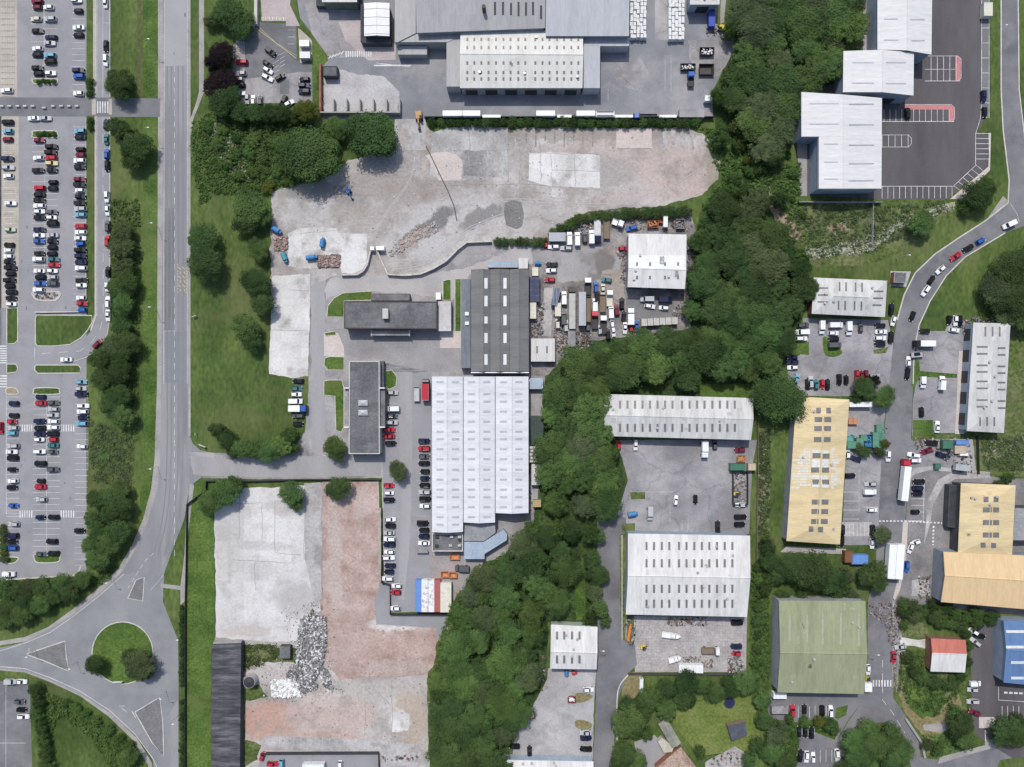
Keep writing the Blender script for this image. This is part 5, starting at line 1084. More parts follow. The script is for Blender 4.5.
blk('lean_to_store','dark green felt lean-to at the white factory east side',[(530.5,416),(543.5,416),(543.5,445),(531,445)],3.2,surf('dark_green_felt',[(.04,.06,.055),(.06,.085,.075)],scale=.2,fine=1.5,grain=.1),WALLN,.04)
blk('lean_to_store','striped white and grey lean-to roof between green felt and white stores',[(528.6,446),(543,446),(543,462.5),(528.6,462.5)],3.0,surf('striped_lean_to_roof',[(.5,.5,.48),(.58,.58,.56)],scale=.3,fine=2,grain=.1,seam=(2.7,1.3,.35,.28,1)),WALLG,.04)
blk('lean_to_store','plain white lean-to roof low on the white factory east side',[(531.5,464),(541,464),(540.5,485),(531.5,485)],3.0,RDW,WALLG,.04)
blk('lean_to_store','tan topped small store below the plain white lean-to',[(533,500),(541,500),(541,507),(533,507)],2.6,surf('tan_boards',[(.35,.27,.14),(.42,.33,.18)],scale=.4,fine=2,grain=.1),WALLG,.04)
blk('lean_to_store','small white store touching the top right corner of the white factory',[(529,378),(543,378),(543,389),(529,389)],3,surf('pale_blue_canopy',[]),WALLG,.04)
blk('store_hut','white plant cabin at the dark factory north east corner',[(518.5,258),(528,258),(528,268.5),(518.5,268.5)],3.2,RDW,WALLG,.04)
# middle east
t,r=shed('warehouse','long dirty white shed with two rows of thin roof lights right of the wood',[(604,394),(753,398),(751,440),(603,436)],5.6,1.6,'x',0,RDW,WALLN,
 grid([620,627.5,635,642.5,650,657.5,665,672.5,682,689.5,697,704.5,712.3,719.8,727.3,734.8],[404.5,427.8],2.1,8),LITD,doors=8,doorw=5)
r_=r
for x in (681,689,695): pass
t,r=shed('warehouse','big white shed with four rows of roof lights above the boat yard',[(628,533.5),(750,535.7),(747,617),(625.8,614.5)],6.4,2.2,'x',0,RWX,WALLB,
 grid([646.5,654,661.8,669.3,679,686.5,694.3,701.8,709.3,717,724.7,732.3],[546,563.3,588.7,603.7],2.1,8.2),LITD,doors=5,doorw=5)
t,r=shed('workshop','small white shed with two rows of four roof lights beside the lane',[(551,624.5),(597.5,627),(596.5,669.5),(550,668.7)],5.2,1.4,'x',0,RWX,surf('pale_green_wall',[(.3,.35,.31),(.38,.42,.39)],scale=.3,fine=2,grain=.05),grid([557,564.2,572,579.5],[635.5,659.5],2.2,8),LITD,doors=3,off=.58)
t,r=shed('workshop','pale blue edged roof cut by the bottom edge of the photo',[(503,760),(593.5,761.5),(593.5,800),(503,800)],4.5,1.2,'x',0,RWX,surf('pale_blue_canopy',[]),doors=0)
t,r=shed('bungalow','terracotta tiled house roof at the bottom edge beside the garden',[(655,769),(681,747),(700,772),(676,796)],3.8,2.2,'x',.25,RTE,WALLR)
t,r=shed('greenhouse_shed','long slim grey shed roof with a pale green side in the garden',[(658,724),(666,717),(681,743),(672,748)],2.5,.8,'y',0,surf('weathered_grey_green_roof',[(.2,.19,.17),(.3,.32,.25)],scale=.3,fine=1.5,grain=.1,stretch=(1,1,1)),WOODP)
t=blk('garden_store','low cream roofed store beside the slim garden shed',[(658,742),(662,738),(674,747),(672,752),(664,753)],2.3,surf('cream_felt',[(.4,.37,.3),(.48,.45,.38)],scale=.3,fine=1.5,grain=.1),WALLC,.05)
blk('garden_shed','dark slate garden shed on the lawn edge',[(727.5,726),(745,722),(747.5,735),(732,741)],2.6,surf('slate_roof',[(.06,.065,.085),(.09,.095,.12)],scale=.3,fine=1.5,grain=.1),WOODP,.05)
# east side
LT=[(823,288,10,1.5),(823,295,10,1.5),(822.5,301.8,10,1.5),(878.5,291.3,9.5,1.6),(878,298.2,9.5,1.6),(877,305.2,9,1.6)]+[(x,y,1.5,9) for x,y in ((839.5,286.5),(846,286.7),(855.5,287),(862,287.3),(838.5,305.3),(845,305.5),(854.5,305.8),(861.3,306))]
t,r=shed('workshop','dirty white hipped roof unit above the vans left of the east road',[(813.8,277.5),(887.2,280.7),(885,317),(811.7,313.7)],5.0,1.5,'x',.26,RDW,WALLR,LT,LITD,doors=4,doorw=4)
LT=[(x,331.5,1.7,9.5) for x in (985.3,992.5,999.6)]+[(982,y,11,1.6) for y in (346.8,353.8,365.3,371.8,381.3,388.3,400,406.6)]+[(1001.5,y,7.5,1.7) for y in (348,354.8,366.3,373,382.5,389.5,401,408)]+[(x,421.5,1.5,9) for x in (980,987,994.2)]
t,r=shed('workshop','dirty white hipped roof unit running north to south at the right edge',[(973.5,322.5),(1010.5,323.5),(1004,433),(966.8,431)],5.4,1.4,'y',.16,RDW,WALLB,LT,LITD,doors=5,doorside='W')
LT=[(x,y,4.6,5.6) for y in (410.5,) for x in (818.5,828.5)]+[(x0,y,w,5) for y in (419.5,428.5,439.5,482,502,511.5,521.5) for x0,w in ((819-((y-400)*.035),7.5),(828.5-((y-400)*.035),6.8))]+[(811,529,4.5,5.5),(820.5,529.5,5,5.5)]
t,r=shed('warehouse','long buff yellow hipped roof with a whitened band across its middle',[(796.5,396.5),(849.3,399.5),(840,544.5),(786.5,541)],5.6,1.7,'y',.12,RYE,WALLG,LT,LITD,doors=0)
lights(t,r,[(816.5,455.5,8,5),(826,456,7,5),(815,470,8,5),(825.5,470,7,5)],LITD)
LT=[(x,y,w,h) for x,y,w,h in ((816,461.5,8,4.5),(825,462,7,4.5),(815.5,465.5,8,3.5),(824.5,466,7,3.5),(815,477,8,3.5),(824,477.5,7,4),(816,485,8,4.5),(825,485.5,7,4.5),(816,451.5,8,3),(825,452,7,3))]
lights(t,r,LT,surf('whitewashed_panel',[(.5,.5,.46),(.68,.68,.66)],scale=1.2,fine=3,grain=.1),'whitened_panel')
rr9=random.Random(4)
LT=[]
for i in range(120):
    y=449+(i%15)*2.75; w9=1; xl=796.5-(y-396.5)*.0727+1.2; xr=849.3-(y-399.5)*.064-1.2
    if i>=30: break
    if i<15: w9=(811-xl)*rr9.uniform(.6,1.0)*(1 if 2<i<13 else .6); x=811-w9/2-rr9.uniform(0,1.5) if rr9.random()<.5 else xl+w9/2
    else: w9=(xr-831)*rr9.uniform(.3,.9)*(1 if 17<i<28 else .5); x=831+w9/2
    LT.append((x,y,w9,rr9.uniform(1.5,2.35)))
lights(t,r,LT,surf('whitewashed_sheet',[(.52,.5,.42),(.62,.61,.56)],scale=.6,fine=2,grain=.1),'whitewashed_patch',.02)
t,r=shed('warehouse','smaller buff yellow hipped roof unit with paired roof lights, far right',[(961,483),(1015.7,485.3),(1012,557),(958,553.5)],5.8,1.6,'y',.24,RYE,WALLN,[(x,y,4.8,5.4) for y in (499.3,) for x in (986,996)]+[(x0,y,w,5) for y in (509.8,522.5,535) for x0,w in ((987.3,9),(996,6))]+[(983,545,4.8,5),(993.5,545.5,4.8,5)],LITD)
t,r=shed('warehouse','wide apricot roof with a slate blue west wall at the right edge',[(943.5,551.8),(1080,558),(1080,614),(941,602)],7.0,1.6,'x',0,ROR,surf('slate_blue_wall',[(.2,.215,.25),(.27,.28,.32)],scale=.3,fine=2,grain=.05),off=.45)
c=[G(x,y,5) for x,y in ((934,560),(934,570))]
wallpanels(t,r.A+Vector((.45,0,0)),r.D+Vector((.45,0,0)),7,1,3.6,0,4,DARKM,'roller_door',-1)
blk('storage_building','pale grey roofed block behind the smaller yellow unit at the right edge',[(1014,507),(1080,507),(1080,542),(1012,541)],4.6,surf('mid_grey_felt',[]),WALLN,.2)
blk('side_annex','black roofed narrow annex left of the smaller yellow unit',[(949.5,485),(959.5,485.5),(957,528),(947.5,527)],3.2,surf('black_felt',[(.035,.037,.045),(.055,.058,.068)],scale=.2,fine=1.5,grain=.1),WALLN,.1)
t,r=shed('warehouse','moss green roofed warehouse by the lower right crossing',[(779,600.5),(865.5,601),(864,694),(777.5,692.5)],7.4,1.9,'x',0,RGN,surf('striped_grey_wall',[(.25,.26,.27),(.32,.33,.34)],scale=.3,fine=2,grain=.06),[(789.5,628,2.2,26),(807,629,2.2,27),(822.5,629,2.2,30),(840.5,629,2.2,32),(858.5,630,2.2,32)],surf('dull_green_roof_light',[(.29,.31,.21),(.33,.35,.27)],scale=.6,fine=2,grain=.06,rough=.4),doors=2,off=.55)
t=thing('workshop','small unit with half red half white roof among bushes','building',G(948,656))
r=gable(t,[(931,638.5),(965.5,640),(965,672.5),(930.5,671.5)],4.2,.9,'x',0,off=.42,roofmat=RWX,wallmat=WALLR,walls=True)
P=Vector(t.location); A,B,C,D=r.W
q0,q1=lerp(A,D,.41),lerp(B,C,.41); m=MB(); z=lambda v,zz:(v.x-P.x,v.y-P.y,zz)
m.add([z(A,4.26),z(B,4.26),z(q1,5.14),z(q0,5.14),z(A,4.0),z(B,4.0),z(q1,4.9),z(q0,4.9)],[(3,2,1,0),(4,5,6,7),(0,1,5,4),(1,2,6,5),(2,3,7,6),(3,0,4,7)]); m.build('red_roof_slope',RRD,t)
t,r=shed('warehouse','bright blue roofed unit with white stripes cut by the right edge',[(1003.5,620.5),(1080,623),(1080,690),(1003.5,682.5)],6.4,1.5,'x',0,RBL,WALLB,[(1018,631.5,24,2.6),(1018,647,24,2.6),(1024,662.5,26,2.6),(1024,678,26,2.6)],surf('pale_white_strip',[(.5,.54,.54),(.6,.63,.62)],scale=.5,fine=2,grain=.06),off=.45)
blk('substation','small dark roofed substation on a pale pad beside the bend',[(894.5,271.8),(907,272.5),(906,283),(893.5,282.5)],2.6,RFE,WALLR,.08,capmat=GRAVEL); sheet('concrete_pad',[(890.5,271),(911,271.5),(906,287),(890,286)],SLABG,8.6)
blk('garage_hut','small grey roofed hut at the bottom right car bays',[(772,707),(783,706),(788,710),(788,714),(772,714)],2.4,GRAVEL,WALLG,.05)
blk('site_hut','dark square hut beside the stone heap',[(279.5,646.5),(290,646.5),(290,658.5),(279.5,658.5)],2.6,RFE,WALLN,.05)
blk('bike_shelter','small glazed shelter beside the small north car park, upper of two',[(299.5,40),(309,40),(309,46),(299.5,46)],2.3,GALV,GALV,.05); blk('bike_shelter','small glazed shelter beside the small north car park, lower of two',[(299.5,51.5),(310,51.5),(310,58),(299.5,58)],2.3,LITM,GALV,.05)
blk('wall_block','low white wall block at the paved corner, top left of the factory yard',[(254,-20),(257,-20),(257,24),(254,24)],1.8,WALLC,WALLC,.05)
blk('open_store','roofed open bay store at the yard west boundary',[(323,66),(337,66),(337,76),(323,76)],3,RFE,WALLN,.08)
blk('pump_house','grey block store above the hedge at the yard east end',[(679.5,109),(704.5,109),(704.5,117),(679.5,117)],2.6,YARD,WALLCON,.05)
blk('site_cabin','low white site cabin by the barrier at the demolition gate, right of two',[(376,246),(384,246),(384,250),(376,250)],2.6,LITW,LITW,.05); blk('site_cabin','small white site cabin by the barrier at the demolition gate, left of two',[(370,246.5),(374,246.5),(374,250),(370,250)],2.4,LITW,LITW,.05)
# tank
t=thing('storage_tank','round dark tank beside the long black shed','tank',G(252.5,678.5)); m=MB(); m.cyl((0,0),2.2,0,3.4,20); m.cyl((0,0),2.25,3.3,3.5,20,r2=2.2); m.build('shell',GALV,t); m=MB(); m.cyl((0,0),2.1,3.5,3.9,20,r2=.3); m.build('lid',DARKM,t); m=MB(); m.box(-4.2,-2.2,-.9,.9,0,1.4); m.build('pipe_housing',GALV,t)
# ================================================================ CARS
U='top left car park'; M_='long west car park'; Lw='lower west car park'
cars('left middle file, '+U,'top','m 36.7 1,m 36.7 7,c 35.5 18.6,k 37 30.4,w 37 48.2,k 36.7 54.4,k 36.7 67.4,k 38 73.3')
cars('right middle file, '+U,'top','w 48 6.8,s 49.7 18.6,n 50.5 37,s 49 42.9,l 49.5 55,k 49.8 61.2,w 50 73')
cars('right-hand file, '+U,'top','w 76 0,k 77.8 10.4,w 78 27.2,k 78 34.6,n 78 70.2,b 78.5 76,w 78 93')
cars('left-hand beige bays, '+U,'top','w 6 90')
cars('lane bays beside the '+U,'top','w 105 2.7 90,k 105.4 45.5 90,w 105.5 60 90')
cars('south side of the crossing road','left','w 33 118 sedan,s 45 118 sedan')
cars('beige left file, '+M_,'top','k 7 121.8,l 7.3 130.8,m 7 139,n 7 158.2,s 7.5 167.3,w 7.7 175.7,w 9.8 203,e 9.5 229.3,k 8.5 244.7,w 7.8 250.2,w 8 256.2,k 8.7 261.8,k 10 267.5,k 9.7 273.8,k 9 280,k 9 286,k 10.6 292,k 10.6 298,w 10.8 304')
cars('left middle file, '+M_,'top','m 38.8 139.8,w 37.8 157.6,k 37.5 170,r 39 187.7,k 38.7 194.3,k 38.7 200,w 38.8 205.5,w 39 211.3,k 39 217.2,n 38.8 229.4,w 38.5 235.2,b 38.5 240.9,k 38.8 253.2,w 38 259,w 38.8 270.7,k 39.7 277.1,b 39.8 283.3,w 38.2 289.6')
cars('right middle file, '+M_,'top','k 51 146.3,k 50.2 152,r 50.5 157.5,y 51 163,k 51.4 169.8,k 52.3 182,k 51.9 188,g 51.6 211.9,w 51.2 217.3,k 52 223.3,s 51.7 235,k 51.8 241.1,k 51.5 247.2,k 51.3 253.6,t 53 259.1,r 53.3 264.7,w 51.8 270.7,s 52 277,g 51.9 283.5')
cars('right-hand file, '+M_,'top','l 79.6 130.8,k 79.6 136.8,k 79.8 149,m 80 154.5,w 79.2 160.5,k 79.2 166.6,m 79 179,k 79 184.5,w 79.2 190,k 79.8 196.3,k 79.4 202.8,s 80 208.5,l 80 214.5,r 80 226,w 80.3 232,w 79.6 238,b 80 243.8,k 80 249.9,n 80.2 255.9,n 80.3 262,w 80.6 268,k 81 280.3,w 80.8 285.2,w 80.6 297.6,r 81.5 303.3,b 81.5 309.8')
cars('tree-lined lane beside the '+M_,'top','n 105.5 124 90,t 106 138.8 90,b 106.3 153.7 90,k 106.8 165.5 90,w 106.5 196.5 90,w 107 210.2 90,g 107.2 226 90,r 107 240.8 90,k 107.5 271.5 90,w 106.7 286.5 90,w 107.7 302.2 90,w 107.5 315.3 90,m 97.5 343.7 48')
cars('bend of the lane under the lawn','left','w 65.7 359.5 sedan')
cars('right-hand file, '+Lw,'top','l 81 382 hatch,s 80.5 388.5,n 81 394,w 82.5 405.8,w 82 411.6,n 82.5 417.6,l 81.5 423.4 suv,w 81.5 446.4,k 79 530.8 hatch')
cars('left middle file, '+Lw,'top','n 40 396.9,r 40.2 403.1,n 39.3 421,k 39.3 428.1,n 40 433.8,w 39 439.5,w 39.5 451.5 suv,k 39.8 463.5,k 40.2 481,r 39.7 486.8,s 41 499.4 hatch,n 40 517.4,g 41 554.4')
cars('right middle file, '+Lw,'top','g 52.8 402.7,s 53.3 409,s 52.5 415,w 53 421.3,w 52.8 427.3,k 52.2 433.7,r 52.8 439.4,t 52.4 445.4,g 52.6 451.8,g 52.7 469.4,k 53 517.3,k 51.3 541.5,k 53 553.6')
cars('left-hand file, '+Lw,'top','n 13 403.4,k 13 415.4,r 11.5 421.5,s 13 427.8,l 11.5 433.1,s 12.7 445.8,w 11 451.8,k 12 458,k 12 469.5,w 12.3 481,k 11.3 487.4,b 13 505.6,s 13.5 524.2,n 12.2 535.8,k 12 541.8,b 11.8 547.9')
cars('bottom edge of the '+Lw,'left','r 0 428 90,w 9 574 minivan')
cars('corner car park, bottom left','top','s 11 681.5 minivan,w 20.5 682,g 19 702,k 21 710,w 22.7 717')
cars('angled middle bays, small north car park','top','k 270.3 51.3 -36,k 267.4 63.5 -36,w 267.7 70 -30,w 267 77.2 -28,k 280 76.7 28')
cars('left side of the small north car park','top','r 241.5 61.7,s 240.7 73,s 238.7 79,k 239.6 85,w 239.8 92.8')
cars('tree-side row, small north car park','left','s 247 98.5 90 hatch,w 253 100 90,g 260 100.3 90 hatch,k 283.3 101 65,w 288.8 103 30 hatch')
cars('right side of the small north car park','top','k 304.4 79,n 304.2 85,n 304 91')
S_='scrap yard'
cars('top row of the '+S_,'left','r 546 243 90 hatch,w 553.8 246.6,s 566.5 248,w 569.5 238.7 90 van,w 577.3 239 90 van,g 584.8 237 90,w 591.5 237 90 van,b 631.6 228 12 suv')
cars('north west corner of the '+S_,'top','k 552 264.5,w 551.6 270.4,r 550 279.8')
cars('middle of the '+S_,'left','w 564 298 90 van,g 563.8 318 90 van,c 557.7 323 90,b 596 287 90 suv,c 603 290 90,w 595 305 90 van,w 611 311.8 90 van,w 612.3 323 95,w 613.6 331.6 97,s 600 330 90,k 608 334 95,g 588 330 85,k 597 296 90,s 566 326 90,k 559 323 90,m 616.4 310 100,t 606.6 280 -10 hatch,r 623.5 248.5 hatch')
cars('row above the trees, '+S_,'left','k 622 303.6 90,k 623.9 316 85,w 625.2 328 90 sedan,r 631.2 327.2 90 hatch,b 636.8 326 90 sedan')
cars('yard below the white workshop, '+S_,'left','s 647 299 van,n 665.5 299.7 van,w 650 306 -10,w 664 307.8 -5')
F_='beside the flat roofed block'
cars('left row under the lawn '+F_,'top','k 298 381,t 296.8 388.5,w 296 394.3,w 295.8 401.2 van,g 297.8 415.8,k 297.8 424')
cars('right row '+F_,'top','s 392.7 392.6,w 392.7 408.7 van,g 392.4 415.8,s 391.8 422.4,r 389.2 429.8,r 389 436.3,k 390.7 443.4')
V_='white three bay factory'
cars('row against the '+V_,'top','n 424 441 suv,r 424 448.6,g 424.3 456.5,k 424 463.5,k 424.8 471.5,n 424.8 478.5,k 424.6 485.4,s 424.8 492,k 425 499,w 425 506 hatch,k 422.6 523.2,k 424 530.3,n 423.9 536.5,w 424 543.2')
cars('fence side row facing the '+V_,'top','r 388.7 485.5,w 389 492.8,k 389 500,w 390.3 519.5,k 390.2 525.9,s 389 532.8,w 389.4 539,n 389.3 544.9,w 389.2 552,w 388.3 557.9,n 390 566,n 389 572,w 387.5 578.6,w 396.7 586 hatch,r 395.8 592.6 hatch,w 395 608.4 hatch')
cars('yard below the '+V_,'left','g 462 568.3 van')
cars('fenced car park, bottom edge','left','r 262 756.6 70,r 272.3 764.5,l 281.5 765.5 90,w 340 766.5 90')
cars('yard under the long dirty white shed','left','r 619 445 90,w 635.7 444.7 90,g 715 444.6 90,w 676 500.7 83,k 695.7 499.7 90,s 650 513.5 90 van,k 718 527 90')
cars('right edge of the yard under the long shed','top','m 740 450 5,w 740.7 505,k 740.7 517,k 740 524.5')
cars('right side of the boat yard','top','k 737.4 622.7 suv,n 736.6 646.6,r 736.6 653.8')
cars('pale yard left of the lane, bottom','top','w 588.5 690,s 586 733.2,n 586 738.3 suv,k 586 749.5,k 529.5 751.5 90,k 514.5 746.7')
B_='bend of the east road'
cars('line of cars on the '+B_,'top','w 1009 224.5 26 van,b 981 240.7 28,k 968.7 248 30,r 956.2 256.2 32,w 941 269.5 42,k 932 279.6 55,w 926 290.8 55,k 913 316 70,k 891.7 309 85 suv,w 893.8 320.7 78,k 891.2 337 84,w 908.7 361.6 87,k 908 373.7 83')
K_='under the hipped roof unit'
cars('forecourt '+K_,'left','g 803.5 325 5,w 802 332 0 van,w 801.7 338.4,w 821.7 327.4 90 van,w 836 325 0 van,w 833.6 333,k 834.3 338.8,g 835 345 0 van,w 848.7 328.4 92 van,g 861 327.5 90 hatch')
cars('right side bays '+K_,'top','k 880.8 325.5,w 881.5 331.8,w 880.5 338,k 880.5 344')
cars('left side pen south of the hipped roof unit','top','n 793 357.2,n 793 362.2,w 793 367.4')
cars('row above the buff yellow warehouse','left','l 797 379 70,k 808 384 90,s 811 382 90,t 816.4 384.4 90,r 822.5 384.2 90,k 828 384.4 90,k 839.6 379.6 90,k 846.6 379.6 90,r 857.4 375 90,m 861.8 375 90,m 866.3 375.4 90,s 874.5 375.8')
cars('yard right of the buff yellow warehouse','top','w 848 453.5 90,n 856 458.8 -20,w 888.5 456 88,k 850.4 475.7,s 871 484,w 870 491.8 0 van,w 872.7 510,k 873 530.8 90,w 872.4 543.8 90,k 843 530 90,k 842 541 90 suv')
cars('bays right of the articulated lorry','top','k 919.6 481.6,n 918.4 488.2,k 917.7 493.7,k 916 512')
cars('yards left of the right-hand hipped unit','top','k 949.7 320 90,w 956 320.5 90,k 960 321 90,w 954.8 330 -5,k 925 331,k 918.8 354 5,w 923 382.4 90 minivan,w 941.8 383 85 van,k 922 412 90,w 937.6 427 85,k 969 334 90 van')
cars('mixed yard above the lorry','left','w 914 455 -8,w 915.8 460.4,k 931.8 442.7 suv,m 927 451 20,n 942 455 -20,g 949 455.5 60 hatch')
cars('street beside the half red roof','top','r 894 657.5 87 sedan,w 904.5 653.2 5,s 901 647 10,w 868.5 670 90 hatch')
cars('tarmac left of the blue roof','top','n 978.5 627.6 40,w 974.2 631.8 -35,k 980 635.8 -15,s 976 642.4 -38,w 975.4 683.6 0 minivan,s 973.2 690,s 973.2 701.7,m 975.2 713 -20')
cars('bays under the moss green roof','left','r 792.8 711.2 90,k 804.7 709.4 90,k 822.5 711.5 90 suv,w 831 711.5 90')
cars('upper bays beside the bottom hedge','left','k 799.5 732 90,k 805.6 732.5 90,k 811.8 733 90')
cars('lower bays beside the bottom hedge','left','k 800.6 756 84,w 806.8 757.3 86,w 813.3 758 90,w 837.5 755.5 95')
cars('side strip of the new forecourt','top','n 984 96 90,k 985 112 90 hatch')
cars('forecourt of the middle stepped unit','left','k 908 113 90 suv')
cars('lower mixed yard beside the trailers','top','w 916 542.7 20 hatch,w 911 548.6 70 hatch,b 907 567 88 suv')
build_cars()
# ================================================================ LORRIES, TRAILERS, PLANT
lorry('articulated_lorry','red cabbed articulated lorry with long white trailer parked on the east road','lorry',905,480,84,15.5,'r','w',2.6,3.7)
lorry('box_trailer','left of two white trailers parked side by side below the small trees','trailer',890.5,561,86,12.8,None,'w',2.9,3.8)
lorry('box_trailer','right of two white trailers parked side by side below the small trees','trailer',898,561,85.5,13.0,None,'w',2.9,3.9)
lorry('box_trailer','cream topped trailer with a dark tractor unit in the scrap yard','trailer',572,308,90,15.8,'k','c',2.3,3.7,boxmat=plain('grubby_cream_trailer',(.4,.39,.36)))
lorry('box_trailer','pale blue white box trailer in the scrap yard, right of the cream one','trailer',582,309,90,12.6,None,'w',2.6,3.7,boxmat=RGB)
lorry('flatbed_trailer','brown empty flatbed trailer beside the pale box trailer','trailer',588,309,90,9.5,None,'o',2.3,3,bed=True,boxmat=WOODP)
lorry('truck','white cabbed truck chassis at the head of the flatbed trailer','truck',588,285.5,90,6.5,'w','k',2.4,3,bed=True,boxmat=DARKM)
lorry('flatbed_trailer','brown flatbed under the trees side of the cream car','trailer',603,303,90,6.5,None,'o',2.2,3,bed=True,boxmat=WOODP)
lorry('truck','red cab truck with dark chassis low in the scrap yard','truck',595,319.5,90,6.8,'r','k',2.4,3,bed=True,boxmat=DARKM)
lorry('truck','white cabbed truck with a cream bed beside the white van','truck',610,297.5,90,6.2,'w','c',2.2,2.6,bed=True)
lorry('truck','small white cab truck with bare rails at the wood edge','truck',603.6,324,90,7,'w','k',2.3,3,bed=True,boxmat=DARKM)
lorry('truck','white box truck with red and blue cars behind it in the scrap yard','truck',631,316,90,6.6,'w','w',2.3,3)
lorry('truck','navy cabbed flatbed truck with pale sides at the hedge','truck',597.8,229,-90,9.6,'n','c',2.5,3,bed=True,boxmat=GALV)
lorry('flatbed_trailer','brown boarded flatbed trailer right of the navy truck','trailer',607,228,90,7.5,None,'o',2.4,3,bed=True,boxmat=WOODP)
lorry('truck','white tipper truck standing askew at the scrap yard hedge','truck',618.5,222.5,-20,4.6,'w','w',2.2,2.6,bed=True)
lorry('box_trailer','grey blue flat topped truck body in the scrap yard top row','trailer',557.3,237,0,6.2,None,'s',3.2,2.8,boxmat=RGB)
lorry('coach','slate grey coach parked askew on the pale strip in the scrap yard','coach',555.8,296.5,76,6.6,None,'g',2.3,3,boxmat=surf('slate_coach',[(.1,.12,.17),(.15,.17,.22)],scale=.6,fine=2,grain=.1,seam=(1.2,9,1.8,.12)))
lorry('flatbed_trailer','beige load trailer left of the white van, scrap yard west','trailer',558,309.5,90,5,None,'c',2.2,2.4)
lorry('box_trailer','purple grey container body below the cream trailer','trailer',571.7,338,90,6.2,None,'g',2.7,2.6,boxmat=GRAVEL)
lorry('lorry','red topped truck with dark frame at the white factory north west corner','lorry',425.3,389.6,90,8,'k','r',2.6,3.4,cablen=1.4)
lorry('flatbed_trailer','grey trailer beside the red truck','trailer',416,394,90,5.4,None,'g',2.2,2,bed=True,boxmat=GALV)
lorry('truck','white bodied truck with a blue cab in the left row under the lawn','truck',297.4,408.4,0,6.9,'b','w',2.4,2.7)
lorry('lorry','white box lorry backed onto the long dirty white shed','lorry',705,449.5,-90,6.6,'w','w',2.3,3.2)
lorry('truck','white cabbed flatbed truck in the boat yard','truck',711.5,651.8,0,6.8,'w','g',2.4,2.8,bed=True,boxmat=WOODP,cablen=1.7)
lorry('truck','white topped flatbed truck left of the bare trailer, right-hand yards','truck',925.5,343.3,180,7.8,'k','w',2.3,2.6,cablen=1.8)
lorry('flatbed_trailer','low dark machine trailer below the white topped truck','trailer',918.8,354,5,4.4,None,'g',2.2,2,bed=True,boxmat=GALV)
lorry('tanker','silver tanker trailer beside the mixed yard','trailer',962.5,467.5,-6,5.6,None,'s',2.3,2.9,boxmat=GALV)
lorry('truck','blue and white tractor unit between the skips, factory yard east','truck',691.5,78,90,5.4,'b','k',2.3,2.8,bed=True,boxmat=DARKM)
GW='white trailers parked along the factory yard hedge'
for i,(x,L,kind) in enumerate(((452.5,7.2,0),(471.5,6.6,0),(491.5,6.8,1),(545.5,7,0),(564.5,5.4,1),(585.5,7,0),(624,6.9,1),(668,6.6,1))):
    lorry('box_trailer','%s white trailer from the left along the factory yard hedge'%ordw(i),'trailer',x,114 if kind==0 else 115.8,0,L,None,'w',1.9 if kind==0 else 1.0,3.4 if kind==0 else 2.2,group=GW,boxmat=LITW)
lorry('coach','white coach with dark glazed sides along the factory yard hedge','coach',605,114.5,0,7,None,'w',1.9,3.1,boxmat=surf('white_coach_body',[(.6,.6,.6),(.66,.66,.66)],scale=.5,fine=2,grain=.05))
o=bpy.data.objects['coach.001']; m=MB()
for y in (-.7,.7): m.box(-3.1,3.1,y-.18,y+.18,3.1,3.13)
m.build('window_band',GLASS,o)
lorry('truck','dark bare truck chassis with blue cab along the factory yard hedge','truck',645.5,115.5,180,9,'b','k',1.8,2.4,bed=True,boxmat=DARKM)
def digger(label,px,py,a,body,cat='excavator',sc=1.0):
    p=G(px,py,1.5); p.z=.06; t=thing('excavator',label,cat,p,math.radians(a)); t.scale=(sc,sc,sc); bm_=PAINTS.get(body) if isinstance(body,str) else body
    for s in (-1,1):
        m=MB(); m.box(-1.7,1.7,s*1.05-.3,s*1.05+.3,0,.85,None,.25); m.build('track',RUBR,t)
    m=MB(); m.box(-1.9,1.1,-1.2,1.2,.95,1.9,None,.1,.05); m.build('engine_body',bm_,t)
    m=MB(); m.box(.1,1.4,.25,1.15,1.0,2.7,None,.1,.08); m.build('cab',GLASS,t)
    m=MB(); m.tube((1,-.3,1.6),(3.3,-.3,3.2),.28,.24); m.build('boom',bm_,t); m=MB(); m.tube((3.3,-.3,3.2),(4.6,-.3,1.3),.22,.16); m.build('dipper_arm',bm_,t)
    m=MB(); m.box(4.2,5.1,-.8,.2,.5,1.4,None,.15,.05); m.build('bucket',DARKM,t); return t
digger('orange brown tracked excavator on the ramp down to the demolished site',418.7,116,-84,plain('plant_orange_brown',(.42,.25,.1)))
digger('yellow excavator by the blue container, factory yard top right',722,27,175,plain('plant_yellow',(.6,.48,.08)),sc=.8)
digger('small dark blue machine on the open rubble',348,190.5,-60,PAINTS['b'],sc=.7)
def drum(label,px,py,a,L,Rr,mat):
    p=G(px,py,1.5); p.z=.05; t=thing('machine_hopper',label,'machine',p,math.radians(a)); m=MB(); m.cyl((0,Rr+.3),Rr,-L/2,L/2,14,axis='x'); m.build('drum',mat,t)
    m=MB(); m.box(-L/2,L/2,-Rr*.8,Rr*.8,0,.5); m.build('frame',DARKM,t); m=MB(); m.box(L/2,L/2+.8,-Rr*.5,Rr*.5,.4,Rr*1.6); m.build('hatch',mat,t); return t
BLM=plain('blue_machine_paint',(.05,.2,.42))
drum('blue rounded crusher hopper standing on the white slab, upper one',322,243,80,2.8,.9,BLM); drum('blue rounded crusher hopper lying on the white slab, lower one',310.5,257.3,8,3.4,.95,BLM)
drum('blue machine half under the trees left of the white slab',275.5,229.5,-30,3,1.0,BLM); drum('teal machine at the left end of the white slab',284,256.5,-70,2.8,1.0,plain('teal_machine_paint',(.05,.25,.33)))
